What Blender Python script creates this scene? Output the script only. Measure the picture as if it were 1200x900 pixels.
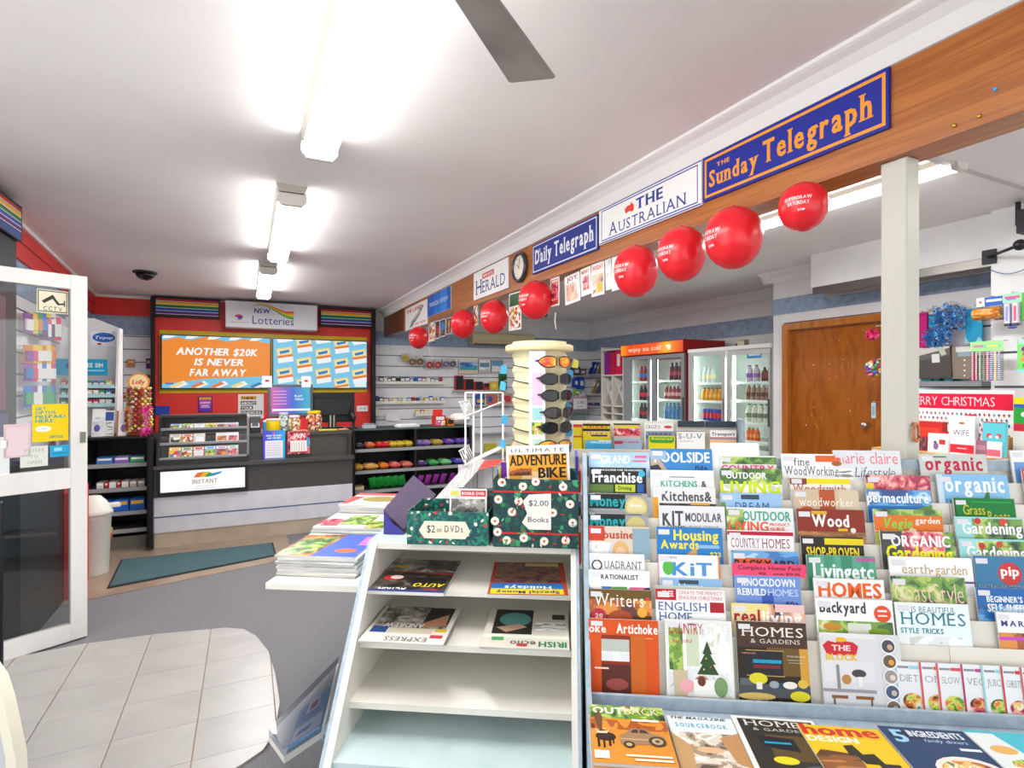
import bpy, math, random
import numpy as np
from mathutils import Vector, Matrix

for o in list(bpy.data.objects):
    bpy.data.objects.remove(o)
random.seed(7)
SC = bpy.context.scene
COL = SC.collection
PI = math.pi
R = math.radians

# ------------------------------------------------------------------ camera
EYE = 1.45                       # eye height
YAW = R(25.7)                    # camera turned clockwise from +Y (the long axis of the shop)
FPX = 645.0
cam_d = bpy.data.cameras.new('camera')
cam = bpy.data.objects.new('camera', cam_d)
COL.objects.link(cam)
cam.location = (0, 0, EYE)
cam.rotation_euler = (PI / 2, 0, -YAW)
cam_d.sensor_width = 36
cam_d.lens = FPX / 1200 * 36
cam_d.shift_y = 2 / 1200
cam_d.clip_start = 0.05
SC.camera = cam

# ------------------------------------------------------------------ world, exposure
SC.view_settings.view_transform = 'Standard'
SC.view_settings.look = 'None'
SC.view_settings.gamma = 1
SC.view_settings.use_curve_mapping = False
SC.view_settings.exposure = 0.14
w = bpy.data.worlds.new('world')
SC.world = w
w.use_nodes = True
w.node_tree.nodes['Background'].inputs[0].default_value = (0.9, 0.95, 1.0, 1)
w.node_tree.nodes['Background'].inputs[1].default_value = 1.0


def area(name, loc, rot, sx, sy, power, color=(1, 1, 1)):
    l = bpy.data.lights.new(name, 'AREA')
    l.shape = 'RECTANGLE'
    l.size, l.size_y = sx, sy
    l.energy = power
    l.color = color
    o = bpy.data.objects.new(name, l)
    o.location = loc
    o.rotation_euler = rot
    COL.objects.link(o)
    return o


# daylight through the shop front behind the camera
area('shopfront_daylight', (2.0, -2.3, 1.5), (R(90), 0, 0), 7.0, 2.3, 50, (1.0, 0.98, 0.96))
area('shopfront_daylight', (-1.75, 1.2, 1.5), (R(90), 0, R(-75)), 2.0, 2.2, 26, (1.0, 0.98, 0.96))

# ------------------------------------------------------------------ materials
_mats = {}


def lin(c):
    return tuple((x / 12.92 if x <= 0.04045 else ((x + 0.055) / 1.055) ** 2.4) for x in c)


def hexc(h):
    h = h.lstrip('#')
    if len(h) == 3:
        h = ''.join(c * 2 for c in h)
    return lin(tuple(int(h[i:i + 2], 16) / 255 for i in (0, 2, 4)))


def newmat(name):
    m = bpy.data.materials.new(name)
    m.use_nodes = True
    b = m.node_tree.nodes['Principled BSDF']
    return m, m.node_tree, b


def C(h, rough=0.5, metal=0.0):
    """plain paint / plastic / ink of one colour"""
    k = (h, rough, metal)
    if k not in _mats:
        m, nt, b = newmat('paint_' + h)
        b.inputs['Base Color'].default_value = (*hexc(h), 1)
        b.inputs['Roughness'].default_value = rough
        b.inputs['Metallic'].default_value = metal
        if not metal and rough > .3: b.inputs['Specular IOR Level'].default_value = .3
        _mats[k] = m
    return _mats[k]


def emis(h, strength):
    k = ('em', h, strength)
    if k not in _mats:
        m, nt, b = newmat('glow_' + h)
        b.inputs['Base Color'].default_value = (0, 0, 0, 1)
        b.inputs['Emission Color'].default_value = (*hexc(h), 1)
        b.inputs['Emission Strength'].default_value = strength
        _mats[k] = m
    return _mats[k]


def glass(name='clear_glass', tint='ffffff', alpha=0.12, rough=0.03):
    k = ('gl', name)
    if k not in _mats:
        m = bpy.data.materials.new(name)
        m.use_nodes = True
        nt = m.node_tree
        nt.nodes.clear()
        out = nt.nodes.new('ShaderNodeOutputMaterial')
        mix = nt.nodes.new('ShaderNodeMixShader')
        tr = nt.nodes.new('ShaderNodeBsdfTransparent')
        gl = nt.nodes.new('ShaderNodeBsdfGlossy')
        tr.inputs[0].default_value = (*hexc(tint), 1)
        gl.inputs['Roughness'].default_value = rough
        mix.inputs[0].default_value = alpha
        nt.links.new(tr.outputs[0], mix.inputs[1])
        nt.links.new(gl.outputs[0], mix.inputs[2])
        nt.links.new(mix.outputs[0], out.inputs[0])
        _mats[k] = m
    return _mats[k]


def noisy(name, stops, scale=8.0, detail=6, stretch=(1, 1, 1), rough=0.5, metal=0, bump=0.0, kind='noise',
          coord='Object', dist=0.0, interp='LINEAR', rand=True, bscale=None, spec=0.5, rs=None):
    """procedural pattern through a colour ramp; stops = [(pos, hex), ...]"""
    if name in _mats:
        return _mats[name]
    m, nt, b = newmat(name)
    N, L = nt.nodes, nt.links
    tc = N.new('ShaderNodeTexCoord')
    mp = N.new('ShaderNodeMapping')
    mp.inputs['Scale'].default_value = stretch
    L.new(tc.outputs[coord], mp.inputs['Vector'])
    if rand:
        oi = N.new('ShaderNodeObjectInfo')
        mu = N.new('ShaderNodeMath')
        mu.operation = 'MULTIPLY'
        mu.inputs[1].default_value = 37.0
        L.new(oi.outputs['Random'], mu.inputs[0])
        cx = N.new('ShaderNodeCombineXYZ')
        L.new(mu.outputs[0], cx.inputs[0])
        L.new(mu.outputs[0], cx.inputs[1])
        L.new(cx.outputs[0], mp.inputs['Location'])
    if kind == 'noise':
        t = N.new('ShaderNodeTexNoise')
        t.inputs['Detail'].default_value = detail
        t.inputs['Distortion'].default_value = dist
        out = t.outputs['Fac']
    elif kind == 'voronoi':
        t = N.new('ShaderNodeTexVoronoi')
        sp = N.new('ShaderNodeSeparateColor')
        L.new(t.outputs['Color'], sp.inputs[0])
        out = sp.outputs[0]
    elif kind == 'wave':
        t = N.new('ShaderNodeTexWave')
        t.inputs['Distortion'].default_value = dist
        t.inputs['Detail'].default_value = detail
        out = t.outputs['Fac']
    t.inputs['Scale'].default_value = scale
    L.new(mp.outputs[0], t.inputs['Vector'])
    r = N.new('ShaderNodeValToRGB')
    r.color_ramp.interpolation = interp
    e = r.color_ramp.elements
    while len(e) < len(stops):
        e.new(0.5)
    for i, (p, h) in enumerate(stops):
        e[i].position = p
        e[i].color = (*hexc(h), 1)
    L.new(out, r.inputs[0])
    L.new(r.outputs[0], b.inputs['Base Color'])
    b.inputs['Roughness'].default_value = rough
    b.inputs['Metallic'].default_value = metal
    if bump:
        bp = N.new('ShaderNodeBump')
        bp.inputs['Strength'].default_value = bump
        bp.inputs['Distance'].default_value = 0.004
        src = out
        if bscale:
            t2 = N.new('ShaderNodeTexNoise')
            t2.inputs['Scale'].default_value = bscale
            t2.inputs['Detail'].default_value = 4
            L.new(mp.outputs[0], t2.inputs['Vector'])
            src = t2.outputs['Fac']
        L.new(src, bp.inputs['Height'])
        L.new(bp.outputs[0], b.inputs['Normal'])
    _mats[name] = m
    return m


def rampmat(name, stops, coord='Generated', axis=0, rough=0.4, emit=0):
    """printed blend of colours along one axis of the thing"""
    if name in _mats:
        return _mats[name]
    m, nt, b = newmat(name)
    N, L = nt.nodes, nt.links
    tc = N.new('ShaderNodeTexCoord')
    sp = N.new('ShaderNodeSeparateXYZ')
    L.new(tc.outputs[coord], sp.inputs[0])
    r = N.new('ShaderNodeValToRGB')
    e = r.color_ramp.elements
    while len(e) < len(stops):
        e.new(0.5)
    for i, (p, h) in enumerate(stops):
        e[i].position = p
        e[i].color = (*hexc(h), 1)
    L.new(sp.outputs[axis], r.inputs[0])
    if emit:
        b.inputs['Base Color'].default_value = (0, 0, 0, 1)
        L.new(r.outputs[0], b.inputs['Emission Color'])
        b.inputs['Emission Strength'].default_value = emit
    else:
        L.new(r.outputs[0], b.inputs['Base Color'])
    b.inputs['Roughness'].default_value = rough
    _mats[name] = m
    return m


WHITE = C('f0efec', 0.5)
PAGE = noisy('page_edges', [(0.3, '9c9a96'), (0.7, 'e0dfdb')], 3, 2, (1, 1, 260), rough=0.8, rand=True)
BLACK = C('1b1b1d', 0.45)
CHROME = C('c8c8c8', 0.25, 0.9)

# ------------------------------------------------------------------ glyphs
_gl = {}


def _glyph(ch, bold):
    cu = bpy.data.curves.new('g', 'FONT')
    cu.body = ch
    cu.resolution_u = 2
    cu.offset = bold
    ob = bpy.data.objects.new('g', cu)
    COL.objects.link(ob)
    dg = bpy.context.evaluated_depsgraph_get()
    me = bpy.data.meshes.new_from_object(ob.evaluated_get(dg))
    n = len(me.vertices)
    co = np.zeros(n * 3)
    me.vertices.foreach_get('co', co)
    co = co.reshape(-1, 3)[:, :2]
    fs = [tuple(p.vertices) for p in me.polygons]
    cnt = {}
    for f in fs:
        for i in range(len(f)):
            a, b = f[i], f[(i + 1) % len(f)]
            cnt.setdefault((min(a, b), max(a, b)), []).append(f)
    ser = []
    if n:
        for (a, b), ff in cnt.items():
            if len(ff) == 1:
                pa, pb = co[a], co[b]
                if abs(pa[1] - pb[1]) < 0.004 and 0.04 < abs(pa[0] - pb[0]) < 0.2:
                    y = pa[1]
                    cy = sum(co[i][1] for i in ff[0]) / len(ff[0])
                    ser.append((min(pa[0], pb[0]), max(pa[0], pb[0]), y, 1 if cy > y else -1))
    bpy.data.objects.remove(ob)
    bpy.data.curves.remove(cu)
    bpy.data.meshes.remove(me)
    return co, fs, ser


CH = "ABCDEFGHIJKLMNOPQRSTUVWXYZabcdefghijklmnopqrstuvwxyz0123456789$&'.-+,/!%"
for _b in (0.0, 0.018, -0.012):
    for _c in CH:
        _gl[(_c, _b)] = _glyph(_c, _b)


def text_geo(s, style=''):
    """style letters: b bold, l light, s serif, i italic, w wide gaps, n narrow gaps"""
    bold = 0.018 if 'b' in style else (-0.012 if 'l' in style else 0.0)
    vs, fs, x = [], [], 0.0
    gap = 0.07 + (0.16 if 'w' in style else 0) - (0.035 if 'n' in style else 0)
    for ch in s:
        if ch == ' ':
            x += 0.32
            continue
        co, ff, ser = _gl.get((ch, bold), _gl[('-', bold)])
        if not len(co):
            continue
        mn, mx = co[:, 0].min(), co[:, 0].max()
        o = len(vs)
        sx = 1.0
        for cp in ((0, .038) if 'b' in style else (0,)):
            o = len(vs)
            vs += [(x + (p[0] - mn) * sx + cp, p[1], 1 if cp else 0) for p in co]
            fs += [tuple(i + o for i in f) for f in ff]
        if 's' in style and ch not in "tfjr+,.-'&$":
            for a, b, y, d in ser:
                o = len(vs)
                t = 0.045 * d
                e = 0.055
                w2 = .038 if 'b' in style else 0
                vs += [(x + a - mn - e, y, 2), (x + b - mn + e + w2, y, 2), (x + b - mn + e + w2, y + t, 2), (x + a - mn - e, y + t, 2)]
                fs.append((o, o + 1, o + 2, o + 3) if d > 0 else (o + 3, o + 2, o + 1, o))
        x += (mx - mn) + gap + (0.06 if 's' in style else 0) + (.03 if 'b' in style else 0)
    v = np.array(vs) if vs else np.zeros((0, 3))
    if 'i' in style and len(v):
        v[:, 0] += v[:, 1] * 0.22
    return v, fs


# ------------------------------------------------------------------ mesh builder
def rotz(a):
    return Matrix.Rotation(a, 4, 'Z')


class MB:
    def __init__(s):
        s.v, s.f, s.m, s.mats, s.sm = [], [], [], [], []
        s.X = Matrix.Identity(4)

    def mi(s, mat):
        if mat not in s.mats:
            s.mats.append(mat)
        return s.mats.index(mat)

    def add(s, vs, fs, mat, smooth=False):
        o = len(s.v)
        X = s.X
        s.v += [tuple(X @ Vector(p)) for p in vs]
        i = s.mi(mat)
        for f in fs:
            s.f.append(tuple(k + o for k in f))
            s.m.append(i)
            s.sm.append(smooth)
        return s

    def box(s, x0, x1, y0, y1, z0, z1, mat):
        if x0 > x1: x0, x1 = x1, x0
        if y0 > y1: y0, y1 = y1, y0
        if z0 > z1: z0, z1 = z1, z0
        return s.add([(x0, y0, z0), (x1, y0, z0), (x1, y1, z0), (x0, y1, z0), (x0, y0, z1), (x1, y0, z1), (x1, y1, z1), (x0, y1, z1)],
                     [(3, 2, 1, 0), (4, 5, 6, 7), (0, 1, 5, 4), (1, 2, 6, 5), (2, 3, 7, 6), (3, 0, 4, 7)], mat)

    def quad(s, a, b, c, d, mat):
        return s.add([a, b, c, d], [(0, 1, 2, 3)], mat)

    def prism(s, poly, z0, z1, mat, axis='z'):
        """poly: ccw (x,y) list extruded along an axis"""
        n = len(poly)
        f3 = {'z': lambda x, y, h: (x, y, h), 'y': lambda x, y, h: (x, h, y), 'x': lambda x, y, h: (h, x, y)}[axis]
        vs = [f3(x, y, z0) for x, y in poly] + [f3(x, y, z1) for x, y in poly]
        fs = [tuple(range(n - 1, -1, -1)), tuple(range(n, 2 * n))] + [(i, (i + 1) % n, n + (i + 1) % n, n + i) for i in range(n)]
        if axis == 'y':
            fs = [tuple(reversed(f)) for f in fs]
        return s.add(vs, fs, mat)

    def lathe(s, prof, mat, n=16, cx=0, cy=0, smooth=True, sx=1, sy=1, cap=True):
        """prof: list of (r, z) bottom to top"""
        vs, fs = [], []
        for r, z in prof:
            for k in range(n):
                a = 2 * PI * k / n
                vs.append((cx + r * math.cos(a) * sx, cy + r * math.sin(a) * sy, z))
        for j in range(len(prof) - 1):
            for k in range(n):
                k2 = (k + 1) % n
                fs.append((j * n + k, j * n + k2, (j + 1) * n + k2, (j + 1) * n + k))
        if cap:
            fs.append(tuple(range(n - 1, -1, -1)))
            t = (len(prof) - 1) * n
            fs.append(tuple(range(t, t + n)))
        return s.add(vs, fs, mat, smooth)

    def tube(s, pts, r, mat, n=6, close=False):
        pts = [Vector(p) for p in pts]
        vs, fs = [], []
        m = len(pts)
        up = Vector((0, 0, 1))
        for i, p in enumerate(pts):
            if close:
                t = pts[(i + 1) % m] - pts[i - 1]
            else:
                t = pts[min(i + 1, m - 1)] - pts[max(i - 1, 0)]
            t.normalize()
            ref = up if abs(t.dot(up)) < 0.95 else Vector((1, 0, 0))
            a = t.cross(ref).normalized()
            b = a.cross(t).normalized()
            rr = r[i] if isinstance(r, (list, tuple)) else r
            for k in range(n):
                q = 2 * PI * k / n
                vs.append(tuple(p + a * (rr * math.cos(q)) + b * (rr * math.sin(q))))
        for i in range(m if close else m - 1):
            i2 = (i + 1) % m
            for k in range(n):
                k2 = (k + 1) % n
                fs.append((i * n + k, i2 * n + k, i2 * n + k2, i * n + k2)[::-1])
        if not close:
            fs.append(tuple(range(n))[::-1])
            fs.append(tuple(range((m - 1) * n, m * n)))
        return s.add(vs, fs, mat, True)

    def ball(s, c, r, mat, n=12, m=8, sx=1, sy=1, sz=1):
        vs, fs = [], []
        for j in range(1, m):
            t = PI * j / m
            for k in range(n):
                a = 2 * PI * k / n
                vs.append((c[0] + r * sx * math.sin(t) * math.cos(a), c[1] + r * sy * math.sin(t) * math.sin(a), c[2] - r * sz * math.cos(t)))
        b = len(vs)
        vs += [(c[0], c[1], c[2] - r * sz), (c[0], c[1], c[2] + r * sz)]
        for j in range(m - 2):
            for k in range(n):
                k2 = (k + 1) % n
                fs.append((j * n + k, j * n + k2, (j + 1) * n + k2, (j + 1) * n + k))
        for k in range(n):
            k2 = (k + 1) % n
            fs.append((b, k2, k))
            fs.append((b + 1, (m - 2) * n + k, (m - 2) * n + k2))
        return s.add(vs, fs, mat, True)

    def text(s, t, o, ux, uy, w, h, mat, style='', align='l'):
        """write t in a w x h box; o = lower left corner (baseline), ux/uy unit vectors of the plane"""
        v, fs = text_geo(t, style)
        if not len(v):
            return s
        ux, uy, o = Vector(ux), Vector(uy), Vector(o)
        tw = max(v[:, 0].max() - v[:, 0].min(), 1e-4)
        th = max(v[:, 1].max(), 0.3)
        kx, ky = (w / tw if w else h / th), h / th
        if not w:
            w = tw * kx
        off = {'l': 0, 'c': -w / 2, 'r': -w}[align]
        m = v[:, 0].min()
        nn = ux.cross(uy) * 4e-5
        P = [tuple(o + ux * (off + (a - m) * kx) + uy * (b * ky) + nn * c) for a, b, c in v]
        return s.add(P, fs, mat)

    def build(s, name, parent=None, loc=None, rot=None, bev=0, seg=2, label=None, cat=None, group=None, kind=None):
        me = bpy.data.meshes.new(name)
        me.from_pydata(s.v, [], s.f)
        for m in s.mats:
            me.materials.append(m)
        me.polygons.foreach_set('material_index', s.m)
        me.polygons.foreach_set('use_smooth', s.sm)
        me.update()
        o = bpy.data.objects.new(name, me)
        COL.objects.link(o)
        if parent is not None:
            o.parent = parent
        if loc is not None:
            o.location = loc
        if rot is not None:
            o.rotation_euler = rot if isinstance(rot, (tuple, list)) else (0, 0, rot)
        if bev:
            b = o.modifiers.new('edge', 'BEVEL')
            b.width = bev
            b.segments = seg
            b.limit_method = 'ANGLE'
        tag(o, label, cat, group, kind)
        return o


def tag(o, label=None, cat=None, group=None, kind=None):
    if label: o['label'] = label
    if cat: o['category'] = cat
    if group: o['group'] = group
    if kind: o['kind'] = kind
    return o


def empty(name, loc=(0, 0, 0), rot=0, label=None, cat=None, group=None, parent=None, kind=None):
    o = bpy.data.objects.new(name, None)
    o.empty_display_size = 0.1
    COL.objects.link(o)
    o.location = loc
    o.rotation_euler = rot if isinstance(rot, (tuple, list)) else (0, 0, rot)
    if parent is not None: o.parent = parent
    return tag(o, label, cat, group, kind)


def dup(o, loc=None, rot=None, label=None, group=None, parent=None):
    """copy of a thing with copies of its parts and sub-parts"""
    c = o.copy()
    COL.objects.link(c)
    c.parent = parent
    if loc is not None: c.location = loc
    if rot is not None: c.rotation_euler = rot if isinstance(rot, (tuple, list)) else (0, 0, rot)
    if label: c['label'] = label
    if group: c['group'] = group
    for ch in list(o.children):
        dup(ch, parent=c)
    return c


def part(mb, name, parent, **k):
    return mb.build(name, parent, **k)


def box(name, x0, x1, y0, y1, z0, z1, mat, parent=None, **k):
    return MB().box(x0, x1, y0, y1, z0, z1, mat).build(name, parent, **k)


# ------------------------------------------------------------------ surveying: where a line of sight meets a plane of the room
FW = Vector((math.sin(YAW), math.cos(YAW), 0))
RT = Vector((math.cos(YAW), -math.sin(YAW), 0))
P0 = Vector((0, 0, EYE))


def ray(px, py):
    return FW + RT * ((px - 600) / FPX) + Vector((0, 0, (452 - py) / FPX))


def atz(px, py, z): return P0 + ray(px, py) * z
def atX(px, py, X):
    r = ray(px, py); return P0 + r * (X / r.x)
def atY(px, py, Y):
    r = ray(px, py); return P0 + r * (Y / r.y)
def atH(px, py, h):
    r = ray(px, py); return P0 + r * ((h - EYE) / r.z)
def hit(px, py, p, n):
    r = ray(px, py); n = Vector(n)
    return P0 + r * ((Vector(p) - P0).dot(n) / r.dot(n))


# display frame: stands in the middle of the shop are turned by 31.2 degrees
DA = -R(31.2)
DM = rotz(DA)
DI = DM.inverted()


def D(s, d, z=0): return DM @ Vector((s, d, z))       # display frame -> world
def toD(p): return DI @ Vector(p)
def atD(px, py, d):
    """meeting of a sight line with the plane d = const, in display coordinates"""
    r = DI @ ray(px, py); return Vector((0, 0, EYE)) + r * (d / r.y)
def atDH(px, py, h): return toD(atH(px, py, h))

# ================================================================== THE ROOM
CEIL = 2.59
BACK = 7.7
M_ceil = noisy('ceiling_paint', [(0.3, 'ebe5e2'), (0.7, 'f3efeb')], 1.2, 3, rough=0.7, rand=False)
M_wallw = noisy('white_wall_paint', [(0.3, 'dfdfe0'), (0.7, 'e9e9e8')], 3, 4, rough=0.6, rand=False)
M_blue = noisy('blue_grey_band_paint', [(0.3, '7f93ad'), (0.7, '9db0c8')], 14, 6, rough=0.6, rand=False)
M_red = noisy('red_paint', [(0.3, 'd42620'), (0.7, 'e03024')], 4, 3, rough=0.45, rand=False)
M_slat = noisy('slatwall_white', [(0.3, 'dcdde2'), (0.7, 'e8e8ea')], 4, 3, rough=0.45, rand=True)
M_carpet = noisy('carpet_grey', [(0.25, '4f4f52'), (0.5, '727175'), (0.75, '989799')], 230, 8, rough=0.95, bump=0.4, rand=False)
M_tile = noisy('pale_floor_tile', [(0.3, 'a19e9a'), (0.7, 'b1aeaa')], 3, 4, (1, 1.4, 1), rough=0.3, bump=0.03, rand=True)
M_grout = C('a58a74', 0.9)
M_vinyl = noisy('brown_vinyl', [(0.3, '8a7866'), (0.7, 'a08d79')], 5, 5, rough=0.35, rand=False)
M_corn = C('eceae8', 0.5)
M_wood = noisy('varnished_beam_wood', [(0.2, '8a4a1c'), (0.42, 'bb7233'), (0.55, 'a05a26'), (0.8, 'cc8844')], 2.2, 9, (5, 0.5, 14), rough=0.3, dist=0.6, rand=False)
M_wood2 = noisy('varnished_door_wood', [(0.2, '7c3a0a'), (0.45, 'b06216'), (0.6, '98500e'), (0.85, 'd0842c')], 2.0, 9, (4, 3.0, 0.8), rough=0.28, dist=1.2, rand=False)

S = dict(kind='structure')
# floor with its coverings
fl = box('floor', -2.4, 6.3, -2.7, 9.2, -0.06, 0.0, M_carpet, **S)
# beige vinyl in front of the counter
MB().prism([(-1.5, 4.78), (0.20, 5.26), (0.37, 5.56), (0.37, 6.3), (-1.5, 6.3)], 0.0, 0.004, M_vinyl).build('vinyl_strip', fl)
# tiled entrance, rounded towards the shop
edge = [(-1.75, 3.92), (-1.23, 4.03), (-0.88, 4.06), (-0.52, 4.03), (-0.12, 3.94), (-0.02, 3.87), (0.05, 3.73), (0.11, 3.49),
        (0.135, 3.2), (0.143, 2.9), (0.11, 2.66), (0.06, 2.55), (-0.02, 2.49), (-0.2, 2.4), (-0.5, 2.33), (-1.75, 2.3)]


def clip(poly, axis, val, keep_less):
    out = []
    for i in range(len(poly)):
        a, b = poly[i], poly[(i + 1) % len(poly)]
        ia = (a[axis] <= val) == keep_less
        ib = (b[axis] <= val) == keep_less
        if ia: out.append(a)
        if ia != ib:
            t = (val - a[axis]) / (b[axis] - a[axis])
            out.append((a[0] + (b[0] - a[0]) * t, a[1] + (b[1] - a[1]) * t))
    return out


MB().prism(edge[::-1], 0.0, 0.005, M_grout).build('grout_bed', fl)
xs = [-1.83, -1.505, -1.18, -0.855, -0.53, -0.205, 0.12, 0.44]
ys = [4.073, 3.778, 3.483, 3.189, 2.895, 2.6, 2.305]
for i in range(7):
    for j in range(6):
        p = list(edge[::-1])
        g = 0.0028
        for ax, v, kl in ((0, xs[i] + g, False), (0, xs[i + 1] - g, True), (1, ys[j] - g * .35, True), (1, ys[j + 1] + g * .35, False)):
            if p: p = clip(p, ax, v, kl)
        if len(p) > 2:
            ar = 0.5 * abs(sum(p[k][0] * p[(k + 1) % len(p)][1] - p[(k + 1) % len(p)][0] * p[k][1] for k in range(len(p))))
            if ar > 0.0008:
                MB().prism(p, 0.0052, 0.012, M_tile).build('tile', fl)

FLOORSET = [fl] + list(fl.children)
for _o in FLOORSET[1:]:
    for _v in _o.data.vertices:
        _v.co.x *= 0.9355
        _v.co.y *= 0.9355
box('ceiling', -2.3, 5.5, -2.3, 7.9, CEIL, CEIL + 0.1, M_ceil, **S)
# back wall: paint bands above slat panels
wb = box('wall_back', -1.9, 5.4, BACK, BACK + 0.12, 0, CEIL, M_wallw, **S)
box('red_frieze', -1.6, -0.9, BACK - 0.03, BACK, 2.36, CEIL, M_red, wb)
box('blue_band', -1.6, 1.6, BACK - 0.012, BACK, 2.14, 2.36, M_blue, wb)
box('blue_band', 1.6, 5.15, BACK - 0.012, BACK, 2.12, 2.31, M_blue, wb)


def slats(parent, x0, x1, y, z0, z1, pitch=0.15, t=0.02, gap=0.012, axis='x', face=-1):
    """slatwall: boards with recessed dark grooves, each board its own part"""
    z = z0
    first = None
    while z < z1 - 0.02:
        zt = min(z + pitch - gap, z1)
        m = MB()
        if axis == 'x':
            m.box(x0, x1, y + face * t, y, z, zt, M_slat)
            m.box(x0, x1, y + face * t * 0.35, y, zt, min(zt + gap, z1), C('6f7076'))
        else:
            m.box(y + face * t, y, x0, x1, z, zt, M_slat)
            m.box(y + face * t * 0.35, y, x0, x1, zt, min(zt + gap, z1), C('6f7076'))
        m.build('slat', parent)
        z += pitch


slats(wb, -1.56, -0.92, BACK, 0.93, 2.13)
slats(wb, 1.50, 4.2, BACK, 0.78, 2.10)
slats(wb, 4.2, 5.12, BACK, 0.78, 2.10, face=-1)

wr = box('wall_right', 5.12, 5.24, 3.0, BACK, 0, CEIL, M_wallw, **S)
box('blue_band', 5.108, 5.12, 3.6, BACK, 2.12, 2.31, M_blue, wr)
slats(wr, 6.5, BACK - 0.02, 5.12, 0.78, 2.10, axis='y')
# jutting wall with the door
XD = 4.4
wd = empty('wall_door', (0, 0, 0), **S)
DY0, DY1, DH = 2.52, 3.44, 2.12     # outer frame
m = MB()
m.box(XD, XD + 0.12, DY1, 3.55, 0, CEIL, M_wallw)
m.box(XD, XD + 0.12, 1.0, DY0, 0, CEIL, M_wallw)
m.box(XD, XD + 0.12, DY0, DY1, DH, CEIL, M_wallw)
m.box(XD + 0.12, 5.12, 3.43, 3.55, 0, CEIL, M_wallw)
m.build('plaster', wd)
m = MB().box(XD - 0.008, XD, 1.0, 3.55, 2.20, 2.345, M_blue)
m.box(XD - 0.008, 5.12, 3.55, 3.558, 2.20, 2.345, M_blue)
m.build('blue_band', wd)
# wall nearer the camera stands further out
XN = 4.0
wn = box('wall_side', XN, XN + 0.6, -1.8, 1.72, 0, CEIL, M_wallw, **S)
slats(wn, -0.3, 1.70, XN, 0.75, 2.05, pitch=0.2, axis='y', gap=0.014)
slats(wd, 1.74, 2.40, XD, 0.75, 2.0, pitch=0.2, axis='y', gap=0.014)
# boxed bulkhead under the ceiling with a metal underside
bk = MB().box(4.05, XD, 1.72, 2.92, 2.33, CEIL, M_wallw).build('trim_1', label='white boxed bulkhead under the ceiling above the door', **S)
m = MB().box(4.06, XD, 1.74, 2.90, 2.29, 2.33, C('8f8b88', 0.4))
m.box(4.055, 4.085, 1.73, 2.91, 2.275, 2.33, C('7a7570', 0.3, 0.6))
m.box(4.2, 4.24, 1.73, 2.91, 2.27, 2.29, C('bdb7b0', 0.3, 0.6))
m.build('roller_track', bk)

# cornices
M_cprof = [(0, 0), (0.0, -0.095), (0.012, -0.095), (0.02, -0.08), (0.035, -0.05), (0.06, -0.028), (0.085, -0.018), (0.095, -0.012), (0.095, 0)]


def cornice(name, a, b, nx, ny, k=1.0):
    """cove strip along a-b on the ceiling; (nx,ny) points into the room"""
    vs, fs = [], []
    n = len(M_cprof)
    for p in (a, b):
        for o, z in M_cprof:
            vs.append((p[0] + nx * o * k, p[1] + ny * o * k, CEIL + z * k))
    for i in range(n - 1):
        fs.append((i, i + 1, n + i + 1, n + i))
    fs += [tuple(range(n)), tuple(range(2 * n - 1, n - 1, -1))]
    return MB().add(vs, fs, M_corn).build(name, **S)


cornice('trim_2', (1.72, -1.8), (1.72, BACK), -1, 0, 1.0)
cornice('trim_3', (5.12, 3.55), (5.12, BACK), -1, 0)
cornice('trim_4', (1.84, BACK), (5.12, BACK), 0, -1)
cornice('trim_5', (XD, 2.92), (XD, 3.65), -1, 0)
cornice('trim_6', (4.3, 3.55), (5.12, 3.55), 0, 1)
MB().box(-1.6, 1.62, BACK - 0.05, BACK - 0.03, CEIL - 0.03, CEIL, C('e6e2de')).build('trim_7', **S)

# left wall
wl = empty('wall_left', (-1.585, BACK, 0), math.atan2(0.285, 3.7) , **S)   # local -y runs to the camera
m = MB().box(-0.12, 0, -3.6, 0, 0, CEIL, M_wallw)
m.build('plaster', wl)
MB().box(0, 0.03, -3.6, 0, 2.36, CEIL, M_red).box(0, 0.035, -3.6, 0, 2.47, 2.476, C('8c1512')).build('red_frieze', wl)
box('blue_band', 0, 0.012, -3.6, 0, 2.14, 2.36, M_blue, wl)
MB().box(0.03, 0.05, -3.6, 0, CEIL - 0.025, CEIL, C('e6e2de')).build('cover_strip', wl)
for k in range(9):
    z = 0.93 + k * 0.14
    if z > 2.12: break
    MB().box(0, 0.02, -3.55, 0, z, min(z + 0.128, 2.13), M_slat).box(0, 0.007, -3.55, 0, z + 0.128, z + 0.14, C('6f7076')).build('slat', wl)

box('wall_entry', -1.50, -1.40, 2.5, 4.12, 0, CEIL, M_wallw, **S)
# lower ceiling board at the shop front, beyond the beam
MB().box(1.86, 4.2, -1.8, 1.36, CEIL - .035, CEIL, M_ceil).box(1.86, 4.2, 1.36, 1.39, CEIL - .05, CEIL, C('c8c2bc')).build('trim_8', **S)
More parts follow.
